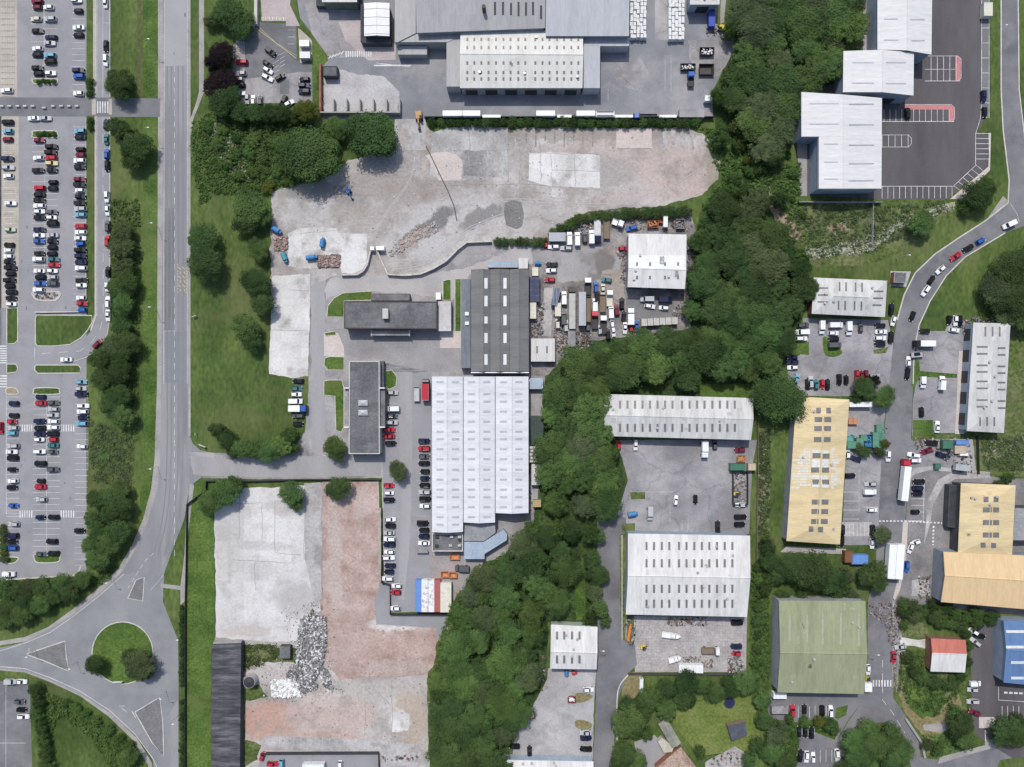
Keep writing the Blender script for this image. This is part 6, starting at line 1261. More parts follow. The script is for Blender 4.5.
drum('blue machine beside the parked cars, scrap yard entrance',537,263,0,1.6,.8,BLM); drum('blue and white machine on the yard above the boat shed',632,514.5,10,3,.9,BLM)
drum('blue machine at the foot of the small white workshop',566.5,673.6,90,1.8,.8,BLM); drum('small red machine at the foot of the small white workshop',573.6,673.3,0,1.2,.7,PAINTS['r'])
drum('orange drum machine on the boat yard slab edge',629.5,634,80,5.6,.55,PAINTS['o'])
def forklift(label,px,py,a,mat):
    p=G(px,py,1.5); p.z=.05; t=thing('forklift',label,'forklift',p,math.radians(a))
    m=MB(); m.box(-1.3,.9,-.65,.65,.25,1.15,None,.1,.05); m.build('body',mat,t); m=MB(); m.box(-.7,.6,-.55,.55,2.05,2.15); 
    for x in (-.6,.5):
        for y in (-.5,.5): m.tube((x,y,1.1),(x,y,2.1),.05)
    m.build('overhead_guard',DARKM,t); m=MB()
    for y in (-.35,.35): m.box(.95,1.05,y-.06,y+.06,.1,2.4)
    for y in (-.3,.3): m.box(1.0,2.1,y-.06,y+.06,.08,.14)
    m.build('mast',DARKM,t)
    for x in (-.9,.55):
        for y in (-.62,.5): m=MB(); m.cyl((x,.3),.3,y,y+.12,9,axis='y'); m.build('wheel',RUBR,t)
forklift('yellow forklift in the boat yard',644,647.5,10,plain('forklift_yellow',(.62,.5,.09))); forklift('yellow forklift by the moss green warehouse above the crossing',868,678.7,90,plain('forklift_yellow_b',(.6,.47,.09))); forklift('yellow forklift inside the fenced pen',737,494,0,plain('forklift_yellow_c',(.6,.5,.12)))
def boat(label,px,py,a,L=6.5,mat=None):
    p=G(px,py,1.5); p.z=.05; t=thing('boat',label,'boat',p,math.radians(a)); W=1.15; m=MB(); pr=[(-L/2,-W),(L*.18,-W),(L*.36,-W*.72),(L/2,0),(L*.36,W*.72),(L*.18,W),(-L/2,W)]
    n=len(pr); m.add([(x*.85,y*.5,.55) for x,y in pr]+[(x,y,1.6) for x,y in pr]+[(x*.93,y*.84,1.6) for x,y in pr]+[(x*.88,y*.7,1.15) for x,y in pr],[tuple(range(n-1,-1,-1)),tuple(range(3*n,4*n))]+[(k_*n+i,k_*n+(i+1)%n,(k_+1)*n+(i+1)%n,(k_+1)*n+i) for k_ in range(3) for i in range(n)]); m.build('hull',LITW,t)
    m=MB(); m.box(-.4,L*.22,-.75,.75,1.3,2.2,None,.25,.12); m.build('cabin',LITW,t); m=MB(); m.box(.9,L*.23,-.55,.55,1.7,2.1,None,.1); m.build('windscreen',GLASS,t)
    m=MB(); 
    for x in (-1.6,1.2): m.box(x-.15,x+.15,-.9,.9,0,.75)
    m.build('cradle',WOODP,t)
boat('white cabin boat with a raised stern, middle of the boat yard',671.5,635.5,-8,7.2); boat('smaller pale boat above the white container in the boat yard',675,659,15,5)
# containers
CW=plain('container_white',(.72,.73,.74)); CG=plain('container_green',(.05,.15,.1)); CB=plain('container_blue',(.12,.24,.52)); CR=plain('container_red',(.36,.1,.09)); CC=plain('container_cream',(.6,.58,.5)); CT=plain('container_beige',(.45,.38,.27)); CO=plain('skip_orange',(.52,.23,.11)); CCB=plain('container_deep_blue',(.04,.08,.36))
for i,y in enumerate((588,604)):
    w='upper' if i==0 else 'lower'
    container('%s blue container, left end of the coloured container block'%w,418.3,y,90,5.9,2.2,mat=CB); 
    container('%s white streaked container next to the blue ones'%w,424.8,y,90,5.9,2.4,mat=surf('white_streaked_container',[(.3,.22,.22),(.66,.66,.66),(.72,.72,.72)],scale=.7,fine=2,grain=.1,contrast=.2))
    container('%s white streaked container next to the red ones'%w,431.3,y,90,5.9,2.4,mat=surf('white_streaked_container',[]))
    container('%s red container in the coloured container block'%w,437.3,y,90,5.9,2.2,mat=CR)
container('large plain pale container, right end of the coloured block',445.8,597.5,90,11.0,4.0,2.9,mat=CC)
for i in range(6): container('%s cream unit from the left in the row at the wood edge'%ordw(i),644.3+i*6.1,322.3-i*.35,90,2.6,2.0,2.4,mat=WALLC,name='storage_unit',cat='container',group='cream storage units at the wood edge')
container('blue container standing north to south in the factory yard top right',712,18.5,90,5.6,2.3,mat=CCB); container('green container at the fenced pen right of the yard',738,467,0,5.6,2.4,mat=CG); container('beige box joined to the green container',752,467,0,2.7,2.4,mat=CT,name='storage_unit')
container('long white container on the tree side of the buff yellow warehouse',860.6,404.5,0,8.4,1.7,mat=CW); container('white container at the south edge of the boat yard',691,669,0,9,3,mat=CW); container('white container at the foot of the moss green warehouse',780,696,0,4.8,2.0,mat=CW)
container('white upright container behind the white workshop',665.6,221.5,90,3.9,1.5,mat=CW,name='storage_unit'); container('cream container against the dark grey factory east wall',533,310.3,90,6.1,2.3,mat=CC); container('small cream box left of the parked cars, scrap yard entrance',535.3,271.5,90,3.2,2.2,2.2,mat=CC,name='storage_unit')
container('green open topped container in the mixed yard',948,444.5,0,3.8,3,2.2,mat=CG); container('deep blue container beside the tree wall below the yellow warehouse',860,559.5,0,6.0,3.4,mat=CB); container('orange container left half of the pair near the yellow warehouse',850.7,421.4,90,2,1.6,1.6,mat=CO,name='storage_unit'); container('orange container right half of the pair near the yellow warehouse',855.5,421.4,90,2,1.6,1.6,mat=CO,name='storage_unit')
container('brown dark container left of the blue one below the yellow warehouse',849,557,90,4,3,mat=RUST); container('white box van body left of the moss green warehouse crossing',868.5,687.5,90,3.2,2.6,mat=CW,name='storage_unit'); container('cream tank cabin on the new forecourt top edge',988.3,9,90,5,3.2,mat=CC,name='storage_unit'); container('small white box at the yard edge by the trees, factory yard',708,98,0,2.2,2,mat=CW,name='storage_unit')
container('white narrow cabin at the bottom of the boat yard grass corner',641.5,686,88,5,1.1,2,mat=CW,name='storage_unit'); container('long white body in the fenced car park, bottom edge',313,767,0,8,1.8,mat=CW)
container('teal box in the crate store beside the yellow warehouse',849.5,441,90,3.4,2,2,mat=plain('teal_box',(.1,.32,.28)),name='storage_unit'); container('small green box beside the grass corner, mixed yard',938,466.4,0,2,1.8,1.6,mat=CG,name='storage_unit')
container('red white and blue stacked box at the mixed yard top',962.5,442.5,0,4.6,1.5,2,mat=CB,name='storage_unit'); container('sandy flat topped box in the mixed yard',960.5,449.5,0,4.2,3,1.4,mat=CT,name='storage_unit'); container('white low box below the sandy one, mixed yard',964,454.3,0,3,1,1.3,mat=CW,name='storage_unit')
WH=plain('white_rubbish',(.65,.65,.64)); skip('black skip full of white rubbish, factory yard east, topmost',707,51,0,5.6,2.9,1.6,DARKM,WH); skip('black skip with pale rubbish beside the blue tractor unit',688,66.5,0,5.8,2.4,1.6,DARKM,WH); skip('empty dark brown skip right of the blue tractor unit',706.5,69,0,5.8,4,1.6,plain('dark_brown_steel',(.05,.04,.038)))
for i,(x,y) in enumerate(((444.6,574.6),(452.8,575.2))): skip('%s orange skip of the pair above the container block'%('left' if i==0 else 'right'),x,y,0,3.0,2.2,1.5,CO)
skip('faint orange skip below the dark flat annex',454.5,557,0,3.8,2.2,1.2,CO); skip('orange brown mound skip beside the green container',741.3,458.7,0,3.4,2.6,1.3,CO,plain('orange_earth',(.45,.22,.1))); skip('red skip in the far yard at the pale yard centre',571.8,699.8,0,3,2.2,1.3,plain('skip_dark_red',(.2,.04,.04)),WH); skip('red skip of white rubbish at the wood edge, pale yard',530.8,715.6,0,3.2,2.4,1.3,plain('skip_red_brown',(.25,.08,.06)),WH)
skip('dark blue tipper skip of blue crates beside the yellow warehouse',869,440.5,90,4.6,3,1.5,BLM,BLM); skip('dark grey skip at the scrap yard hedge, right of the white upright container',680.5,224,90,3.6,3.4,1.6,GRAVEL,GRAVEL); skip('rusty red skip behind the white workshop',653,224,0,4.3,2.6,1.6,plain('rusty_red',(.36,.11,.06)),CO); skip('small dull red skip right of the rusty red one',660.6,219.5,90,2.6,1.8,1.4,plain('dull_red',(.3,.09,.08)))
CGS=plain('crate_stack_green',(.09,.24,.16))
for i,(x,y,L_,W_) in enumerate(((879.5,432,5.2,2.2),(876,440,5.6,2.2),(882,441,6.0,2.0),(860,444,2.6,4.2),(864,438,2.2,2.2),(852,445,3.4,2.6))):
    container('%s green crate stack from the left beside the yellow warehouse'%ordw((4,3,5,1,2,0)[i]),x,y,90 if i<3 else 0,L_,W_,2.2 if i%2 else 1.8,mat=CGS,name='crate_stack',cat='crate',group='green crate stacks beside the buff yellow warehouse')
# stacks of wrapped pallets
PW=surf('white_wrapped_pallet',[(.58,.58,.58),(.74,.74,.74)],scale=1.2,fine=3,grain=.08,coord='obj'); pm=MB(); pm.box(-.56,.56,-.7,.7,.14,2.3,None,.05,.05); pm.box(-.58,.58,-.72,.72,0,.14)
proto_p=None; cnt=0
for (x0,x1,y1,nm) in ((630,646.5,38,'left'),(668.5,684.5,39.5,'right')):
    nc=5
    for r_i in range(10):
        for c_i in range(nc):
            x=x0+(x1-x0)*(c_i+.5)/nc+R.uniform(-.35,.35); y=y1-2-r_i*4.0+R.uniform(-.3,.3); p=G(x,y,2); p.z=.05
            lab='%s pallet of the %s row up, %s white stack'%(('leftmost','second','middle','fourth','rightmost')[c_i],('bottom','second','third','fourth','fifth','sixth','seventh','eighth','ninth','tenth')[r_i],nm)
            if proto_p is None: proto_p=mesh_obj('wrapped_pallet',pm.v,pm.f,PW); o=proto_p
            else: o=proto_p.copy(); COL.objects.link(o)
            o.location=p; o.rotation_euler=(0,0,R.uniform(-.06,.06)); o.scale=(1,1,R.choice([1,1,.92,.8])); tag(o,lab,'pallet','white wrapped pallets in the factory yard')
# planter blocks across the crossing road
bm_=MB(); bm_.box(-.75,.75,-.35,.35,0,.8,None,.08,.06); pb=None
for i,x in enumerate((3,10.5,18.7,26,33.8,45,54,62.2,70,77.7)):
    if pb is None: pb=mesh_obj('barrier_block',bm_.v,bm_.f,WALLC); o=pb
    else: o=pb.copy(); COL.objects.link(o)
    p=G(x,106.6 if i!=5 else 108.3); o.location=(p.x,p.y,.01); tag(o,'%s concrete barrier block from the left on the crossing road'%ordw(i),'barrier','concrete barrier blocks on the crossing road')
# ================================================================ WALLS, FENCES, HEDGES
def wall(name,label,pts,w,h,mat,cat='wall',cap=None,posts=None):
    c=G(*pts[0]); t=thing(name,label,cat,c); m=MB(); strip(m,pts,w,0,h); m.v=[v-c for v in m.v]; m.build('panel',mat,t)
    if cap: m=MB(); strip(m,pts,w+.12,h+.002,h+.12); m.v=[v-c for v in m.v]; m.build('coping',cap,t)
    if posts:
        m=MB(); 
        for a,b in zip(pts,pts[1:]):
            a=G(*a);b=G(*b); n=max(1,int((b-a).length/posts))
            for i in range(n): q=lerp(a,b,i/n)-c; m.box(q.x-.06,q.x+.06,q.y-.06,q.y+.06,0,h+.25)
        m.build('posts',DARKM,t)
wall('hoarding','white site hoarding curving along the south of the demolished ground',[(378,252),(388.5,275),(405,276),(421,274.5),(433,269.5),(446,262),(458,250),(467,243),(491.5,242)],.5,1.7,KERB,'hoarding',posts=3)
wall('hoarding','short white site hoarding curving below the white slab',[(342,275.5),(358.5,275),(364,271.5),(368,265),(371,252)],.5,1.7,KERB,'hoarding',posts=3)
wall('boundary_wall','dark wall and railings along the north of the demolished south site',[(188,504),(207,489),(207.5,480.5),(256,480.5),(300,479),(381.5,479)],.18,1.4,WALLN,cap=DARKM)
wall('fence','dark fence down the east side of the brick dust ground',[(382,508),(382,582),(390.5,584),(390.5,613.5),(450,613.8)],.14,1.6,DARKM,'fence',posts=3)
wall('fence','long fence between the footpath and the lush grass strip',[(188,504),(187.3,560),(186.5,600),(186.3,770)],.12,1.4,DARKM,'fence',posts=3)
wall('fence','dark fence round the fenced car park at the bottom edge',[(262,752),(379,751.5),(379.5,770)],.2,1.8,DARKM,'fence',posts=3)
wall('fence','yard fence along the south of the factory yard',[(425,118.5),(560,118.5),(713,118.5)],.2,2.2,DARKM,'fence',posts=4)
wall('boundary_wall','reddish wall down the left side of the factory yard bays',[(321.5,66),(321.5,114)],.9,2.2,WALLR)
wall('bay_wall','back wall of the open storage bays beside the big dark tree',[(321.5,114.5),(401,114.5)],.5,2.4,WALLCON)
for i,x in enumerate((335,348,361,374.5,387.5,400.5)): wall('bay_wall','%s dividing wall from the left of the open storage bays'%ordw(i),[(x,101),(x,113.7)],.5,2.4,WALLCON)
wall('fence','fence line between the sheds and the mown strip in the middle',[(757.5,396),(757,470),(755.5,560)],.12,1.5,WOODP,'fence'); wall('fence','boundary fence below the stepped units',[(797,203),(880,203.2)],.15,1.8,GALV,'fence',posts=3); wall('fence','short fence across the wildflower slope',[(872,203),(871,246)],.12,1.4,GALV,'fence',posts=3)
wall('pen_fence','mesh pen around machines right of the yard under the long shed',[(732,471),(732,504),(746.5,504),(746.5,471),(732,471)],.12,2.0,DARKM,'fence',posts=2.5)
wall('boundary_wall','low wall between the boat yard and the hedge',[(628,673),(700,673.5),(746,673)],.3,1.2,WALLN)
wall('hedge_wall','low stone wall beside the lower bend, bottom right',[(905,718),(921,742),(924,757)],.8,.8,WALLCON)
wall('fence','fence on the left edge of the right-hand hipped unit yard',[(976,436),(977,474)],.12,1.6,DARKM,'fence',posts=2.5)
wall('guard_rail','low rail around the bottom of the upper island bays',[(36,313),(86,312)],.12,.8,GALV,'rail')
def signb(label,px,py,a,w=2.4,h=1.3):
    p=G(px,py); t=thing('road_sign',label,'sign',p,math.radians(a)); m=MB(); m.box(-w/2,w/2,-.05,.05,.7,.7+h); m.build('board',LITW,t); m=MB()
    for x in (-w/3,w/3): m.box(x-.04,x+.04,-.12,-.055,0,1.9)
    m.build('post',GALV,t)
signb('white chevron board on the lower rim of the roundabout lawn',119.5,680.5,0,3.6); signb('white board on the grass corner by the factory estate turning',203.7,445.5,-25,2.6,1.2); signb('white board on the grass right of the bus bay',195.7,316.5,20,1.6,1); signb('small board on the grass corner above the estate turning',196.8,434,90,1.2,.9)
def lamp(label,px,py,h=8,a=0):
    p=G(px,py,h); p.z=0; t=thing('street_lamp',label,'lamp post',p,math.radians(a),'street lamps along the roads'); m=MB(); m.tube((0,0,0),(0,0,h),.1,.06,7); m.tube((0,0,h),(1.1,0,h+.15),.05,.05,6); m.build('pole',GALV,t); m=MB(); m.box(.9,1.7,-.17,.17,h+.08,h+.24,None,.06,.04); m.build('lamp_head',LITW,t)
for i,(x,y) in enumerate(((145,39),(144.6,127.5),(148,223),(146,307),(147,469))): lamp('%s street lamp from the top along the bright verge'%ordw(i),x,y,8)
for x,y,l in ((103,583,'street lamp on the verge above the roundabout'),(174,640,'street lamp right of the roundabout'),(169.5,724,'street lamp on the road below the roundabout'),(23,657,'street lamp at the tip of the left splitter island'),(66,669,'street lamp at the lower corner of the left splitter island'),(157,699,'street lamp on the lower splitter island'),(600,651,'street lamp on the lane beside the small workshop'),(875,655,'street lamp beside the moss green warehouse'),(906,255,'street lamp on the bend of the east road'),(1003,25,'street lamp at the top of the east road')): lamp(l,x,y,7)
wall('cable_trench','dark cable lying across the rubble',[(426,146),(432,158),(440,175),(447,189),(454,206),(457,221)],.35,.08,DARKM,'cable')
t=thing('trampoline','round navy trampoline on the garden lawn','trampoline',G(729,702)); m=MB(); m.cyl((0,0),1.75,.75,.8,24); m.build('mat',plain('navy_mat',(.015,.02,.06)),t); m=MB()
for i in range(24):
    a=i*math.pi/12; b=a+math.pi/12; m.tube((1.95*math.cos(a),1.95*math.sin(a),.82),(1.95*math.cos(b),1.95*math.sin(b),.82),.1)
m.build('frame',plain('navy_pad',(.03,.05,.12)),t); m=MB()
for i in range(6): a=i*math.pi/3; m.tube((1.9*math.cos(a),1.9*math.sin(a),0),(1.9*math.cos(a),1.9*math.sin(a),.8),.04)
m.build('legs',GALV,t)
t=thing('trolley_shelter','small glazed trolley shelter at the foot of the car row by the factory','shelter',G(422.5,549.8)); m=MB(); m.box(-2.2,2.2,-.7,.7,1.95,2.03); m.build('roof',GRAVEL,t); m=MB()
for x in (-2.1,2.1):
    for y in (-.6,.6): m.box(x-.04,x+.04,y-.04,y+.04,0,1.95)
m.build('posts',GALV,t)
# heaps and clutter
SG=[plain('stone_pale',(.58,.58,.57)),plain('stone_dark',(.12,.12,.125)),plain('stone_mid',(.3,.3,.3)),plain('stone_dark_b',(.19,.19,.19))]
debris('rubble_heap','heap of black and white broken stones in the south demolition site',[(300,618),(312,612),(326,616),(327,640),(323,662),(316,680),(318,688),(305,692),(297,688),(292,678),(286,676),(296,660),(298,640)],3600,SG,.25,.9,2,.9,.7)
debris('rubble_scatter','loose grey stones spilling round the main stone heap',[(280,608),(320,600),(336,640),(342,690),(322,702),(262,702),(262,676),(290,640)],700,SG,.12,.5,12,.15)
debris('rubble_heap','narrow tail of broken stones right of the main stone heap',[(321,664),(328,672),(334,690),(330,692),(322,680)],150,SG,.5,1.2,3,.6)
debris('rubble_heap','heap of bright white crushed stone beside the black and white one',[(272,680),(290,679),(300,683),(301,695),(283,697),(272,695)],900,[LITW,WALLC,LITW],.4,.9,4,.8)
BR=[plain('brick_red_brown',(.26,.165,.135)),plain('brick_pinkish',(.34,.255,.225)),plain('brick_dark',(.17,.135,.12))]
debris('brick_heap','stacks of salvaged bricks on the white slab',[(318,256),(340,254),(340,267),(318,267)],420,BR,.4,.9,5,.7); debris('brick_heap','dark red salvaged bricks at the west end of the slab',[(275,238),(288,236),(288,250),(275,251)],220,BR,.4,.9,6,.6)
debris('rubble_heap','scattered broken concrete in the trench beside the hoarding gate',[(388,252),(398,240),(415,228),(436,222),(440,232),(420,240),(405,250),(392,257)],260,[plain('rubble_pale',(.38,.36,.345)),BR[1],SG[2],plain('rubble_mid',(.3,.285,.275))],.25,.9,7,.3)
debris('rubble_scatter','loose lumps strewn over the northern demolition ground',[(275,192),(345,180),(400,150),(430,130),(700,135),(715,175),(600,205),(540,240),(440,250),(380,250),(280,230)],330,[SG[2],BR[1],SG[0]],.15,.55,8,.15); debris('rubble_scatter','loose lumps strewn over the southern demolition ground',[(316,600),(378,600),(435,640),(425,760),(250,740),(245,700),(290,695)],220,[SG[2],BR[1],SG[3]],.15,.55,9,.15)
CL=[plain('clutter_pale',(.42,.42,.41)),DARKM,plain('clutter_rust',(.14,.085,.065)),plain('clutter_mid',(.28,.28,.28)),plain('clutter_slate',(.12,.15,.19)),plain('clutter_tan',(.3,.25,.19)),plain('clutter_brown',(.16,.11,.08)),plain('clutter_grey',(.17,.17,.17)),plain('clutter_dark',(.08,.08,.085)),plain('clutter_wine',(.16,.07,.065))]
for i,(lab,poly,n) in enumerate((('scrap parts between the long trailers and the pale strip',[(554,303),(568,330),(590,330),(592,345),(565,358),(554,350)],330),('scrap parts along the pale strip west side',[(537,303),(544,303),(543,336),(531,337),(531,320),(537,318)],150),('scrap parts along the hedge behind the white workshop',[(590,212),(640,211),(690,214),(692,230),(640,231),(625,226)],170),('scrap parts at the hedge corner, scrap yard north west',[(556,228),(572,219),(592,222),(590,233),(560,233)],170),('scrap parts right of the white workshop',[(687,236),(695,240),(692,300),(683,322),(672,315),(678,300),(686,290)],220),('scrap parts left of the white workshop',[(616,252),(626,250),(626,285),(620,282),(622,262)],70),
  ('rubbish and pots lining the street beside the moss green warehouse',[(868,602),(890,602),(900,602),(900,640),(896,672),(898,690),(892,690),(894,650),(888,640),(884,625),(868,612)],250),('crates and racks in the mixed yard above the lorry',[(912,438),(970,439),(972,472),(955,472),(950,452),(925,453),(912,446)],260),('crates stacked beside the buff yellow warehouse',[(850,432),(866,438),(886,424),(887,448),(862,449),(850,447)],90),
  ('machines and crates inside the fenced pen',[(733,472),(746,472),(746,503),(733,503)],110),('steel racks along the right edge of the boat yard',[(728,657),(743,657),(743,673),(728,673)],150),('clutter along the wall of the big white shed, boat yard',[(668,617),(707,617),(707,626),(668,625)],120),('clutter in the top left corner of the boat yard',[(624,617),(636,617),(636,645),(626,646)],80),('steel lengths stacked near the white container, boat yard',[(683,656),(705,656),(714,660),(712,668),(683,664)],100),
  ('white bags and trolleys on the bottom island of the long car park',[(36,293),(58,293),(56,299),(38,299)],46),('clutter beside the right-hand hipped unit',[(960,318),(972,318),(972,345),(966,347),(962,330)],110),('boxes along the store wall by the white factory',[(529,464),(531,464),(531,512),(529,512)],30),('clutter by the slate blue wall',[(918,575),(932,575),(932,598),(918,598)],70),('garden patio furniture and pots at the bottom edge',[(712,758),(738,748),(750,767),(712,770)],70),('stack of boxes left of the small white workshop',[(541,655),(546,655),(547,690),(541,690)],26),('clutter under the green canopy corner',[(528,446),(530,446),(530,500),(528,500)],12),
  ('planks and pallets at the pink demolition gate, bottom',[(382,755),(418,755),(418,760),(382,760)],40),('clutter round the right-hand yards rear wall',[(968,318),(1006,318),(1006,322),(975,322)],70),('machine parts by the excavator, factory yard top right',[(706,28),(716,28),(716,36),(706,36)],30))):
    debris('clutter',lab,poly,int(n*(1.3 if i in (0,6) else 1)),(CL[1:6]+CL[6:]+CL[5:6] if i==6 else CL) if i!=8 else [plain('crate_green',(.1,.33,.2)),plain('crate_teal',(.1,.35,.3)),BLM,plain('crate_green_b',(.15,.38,.25))],.25,.85 if i!=6 else .7,20+i,.5)
# ================================================================ TREES
LMK+=[(842,140,'stepped steel units'),(905,20,'northmost steel unit'),(515,60,'cream shed'),(657,262,'white scrap yard workshop'),(678,416,'long dirty white shed'),(688,575,'big white shed'),(480,455,'white three bay factory'),(500,320,'dark ridged factory'),(574,647,'small white workshop'),(817,470,'buff yellow warehouse'),(820,646,'moss green warehouse'),(948,656,'half red roof'),(1040,650,'blue roof'),(990,377,'right-hand hipped unit'),(985,520,'smaller yellow unit'),(985,580,'apricot roof'),(849,297,'upper hipped unit'),(123,653,'roundabout lawn'),(226,705,'long black shed'),(364,407,'crossed roof light block'),(390,315,'office block'),(270,70,'small north car park'),(60,40,'top left car park'),(60,220,'long west car park'),(60,480,'lower west car park'),(712,720,'garden lawn'),(300,250,'white demolition slab'),(361,107,'storage bays'),(268,560,'bleached slab'),(560,700,'pale yard'),(895,560,'pair of trailers'),(700,170,'pink rubble ground'),(900,300,'east road bend'),(300,110,'yellow-green tree'),(877,748,'bottom right loop'),(205,300,'west field'),(125,230,'tree-lined lane')]
wood('the north wood',[(745,2),(852,2),(846,45),(828,70),(796,90),(786,140),(766,148),(748,125),(730,108),(727,92),(738,74),(752,50),(744,22)],21.5,12,20,'dmmdgml',seed=3)
wood('the east wood',[(735,200),(752,200),(764,228),(786,250),(800,265),(806,285),(795,318),(778,362),(752,378),(706,368),(700,330),(702,238),(716,216)],20.5,11.5,19,'dmdmdlo',seed=5)
wood('the central wood',[(585,352),(640,344),(690,338),(700,370),(690,378),(612,380),(592,396),(594,432),(616,462),(618,492),(600,510),(552,512),(550,470),(552,400),(566,368)],20,11.5,19,'mlmdmlg',seed=8)
wood('the south wood',[(540,522),(590,520),(575,552),(570,596),(540,614),(538,668),(525,700),(505,735),(495,775),(446,775),(436,728),(436,684),(452,652),(460,612),(480,580),(508,562)],19.3,10.5,18,'mdmlmdomg',seed=11)
trees('the lane side strip','596 535 9 m,592 560 10 d,598 575 10 d,594 592 9 o,600 608 9 m,590 620 8 d,606 622 6 m')
trees('the north wood edge','745 128 6 l,758 168 7 m,740 145 7 m,733 128 6 o,735 180 7 l,742 190 8 m,750 172 6 l,728 203 8 m,706 224 8 m,714 208 7 d,776 148 10 d,755 150 7 l,747 160 5 y,762 205 7 m')
trees('the wood bottom edge','692 310 10 m,640 348 11 l,660 345 10 l,620 352 10 m,605 358 10 l,555 400 9 m,548 420 8 o')
trees('the mown field','203 238 15 d,206 262 17 d,250 208 17 m,247 222 12 d,262 216 10 m,256 282 13 d,263 305 11 d,245 328 14 m,252 342 9 d,258 250 10 m')
trees('the scrub belt','310 156 26 m,372 134 22 d,360 128 12 d,385 145 12 d,305 110 11 y,336 128 10 m,330 145 9 l')
trees('the car park belt','228 12 15 d,240 28 12 d,222 55 12 p,212 62 8 p,216 84 13 p,230 80 9 p,222 103 14 d,240 112 10 d,255 113 9 d,268 114 9 d,282 113 9 d,294 118 8 m,232 96 9 d,246 20 9 m,212 20 8 o')
trees('the estate turning hedge','218 431 8 d,228 440 9 d,241 448 10 m,255 449 12 m,268 451 11 m,280 446 11 l,288 436 9 m,291 448 7 m,234 452 7 d')
trees('the estate','335 448 11 l,398 471 9 o,291 493 12 m,296 504 8 m,338 488 12 d')
trees('the grass strip','225 492 14 m,212 501 12 m,232 486 10 d')
trees('the roundabout','139 665 15 o,127 657 7 o,95 665 9 d,146 672 8 m')
trees('the verge','118 86 12 d,124 78 8 m,113 77 7 d,118 128 11 d,136 147 15 d,134 160 10 m,130 136 8 d')
wood('the scrub belt',[(205,125),(300,124),(330,150),(300,182),(262,190),(240,188),(225,165)],15,4,8,'mlly','shrub',seed=41,h=2.4)
wood('the lane side belt',[(117,222),(127,222),(128,300),(127,330),(127,420),(120,420),(104,394),(94,378),(94,366),(104,352),(117,330)],14,9.5,13,'dmmdo',seed=21)
wood('the lower verge copse',[(97,490),(121,490),(123,525),(115,543),(96,562),(90,554),(93,520)],13.5,9,12.5,'mdmg',seed=22)
wood('the belt above the roundabout road',[(0,588),(40,584),(78,580),(92,576),(66,594),(40,606),(14,617),(0,622)],13,8.5,11,'mdmo',seed=23)
trees('the corner hedge','34 690 7 d,38 702 7 d,36 715 7 m,40 728 7 d,42 741 7 m,44 754 7 d,46 766 8 m,128 758 9 m')
wood('the garden wood',[(650,688),(665,684),(748,680),(748,686),(690,697),(668,712),(655,712),(638,706)],15,9,12.5,'mdmo',seed=25)
trees('the garden corner','628 722 17 m,628 706 9 d,642 712 9 m,624 755 12 m,636 762 11 m,618 765 9 d,664 710 8 o,690 700 7 m,648 735 6 m,700 752 6 m')
trees('the moss green warehouse side','777 735 11 g,772 752 11 m,784 760 10 m,762 700 9 m,764 720 9 m,790 718 5 l,804 722 5 l,820 722 6 y,832 727 8 m,757 745 8 m,750 760 8 m')
wood('the loop island',[(855,738),(872,728),(892,732),(903,750),(906,775),(846,775),(846,755)],17,11,15,'dmmo',seed=26)
trees('the yellow warehouse ends','779 399 23 m,788 410 12 d,864 388 10 d,872 382 8 p,884 397 10 m,858 397 7 d,768 548 8 d,884 443 5 y,880 452 6 o,866 452 6 m,859 447 5 o')
trees('the belt above the moss green warehouse','812 571 20 d,793 566 14 d,828 579 14 d,770 561 10 d,780 573 9 m,842 590 8 m,853 596 7 g,836 599 7 l,802 597 7 m,782 597 7 m,765 590 7 m,846 577 8 g,770 580 7 l')
trees('the trailer corner','882 535 9 o,874 572 12 m,866 578 9 d,878 582 9 d')
trees('the field right of the east road','922 223 13 m,978 196 13 d,986 186 9 m,967 207 8 m,1010 268 17 d,1024 258 14 d,996 292 15 g,1014 300 17 d,1026 318 14 d,1006 318 11 g,1022 285 13 m')
wood('the half red roof bushes',[(903,603),(930,605),(960,610),(995,617),(982,624),(945,626),(935,620),(905,618)],9,5,8,'mdmo','shrub',seed=28,h=3)
trees('the half red roof bushes','908 656 7 m,924 679 8 m,914 672 6 d,936 683 7 d,951 683 8 m,961 676 6 m,969 662 5 m,969 646 5 m,967 634 5 d,905 625 5 m','shrub',2.6)
trees('the bottom right corner','960 725 13 d,966 738 11 m,956 714 8 m,1006 728 13 d,1018 735 12 m,1002 738 9 d,928 745 6 o,938 750 6 m,1020 722 8 d')
wood('the wood fringe by the stepped units',[(790,150),(802,170),(804,215),(796,215),(786,190),(780,165)],19,3,5,'lmo','shrub',seed=29)
trees('the right edge','1000 485 5 m,1008 478 6 d',)
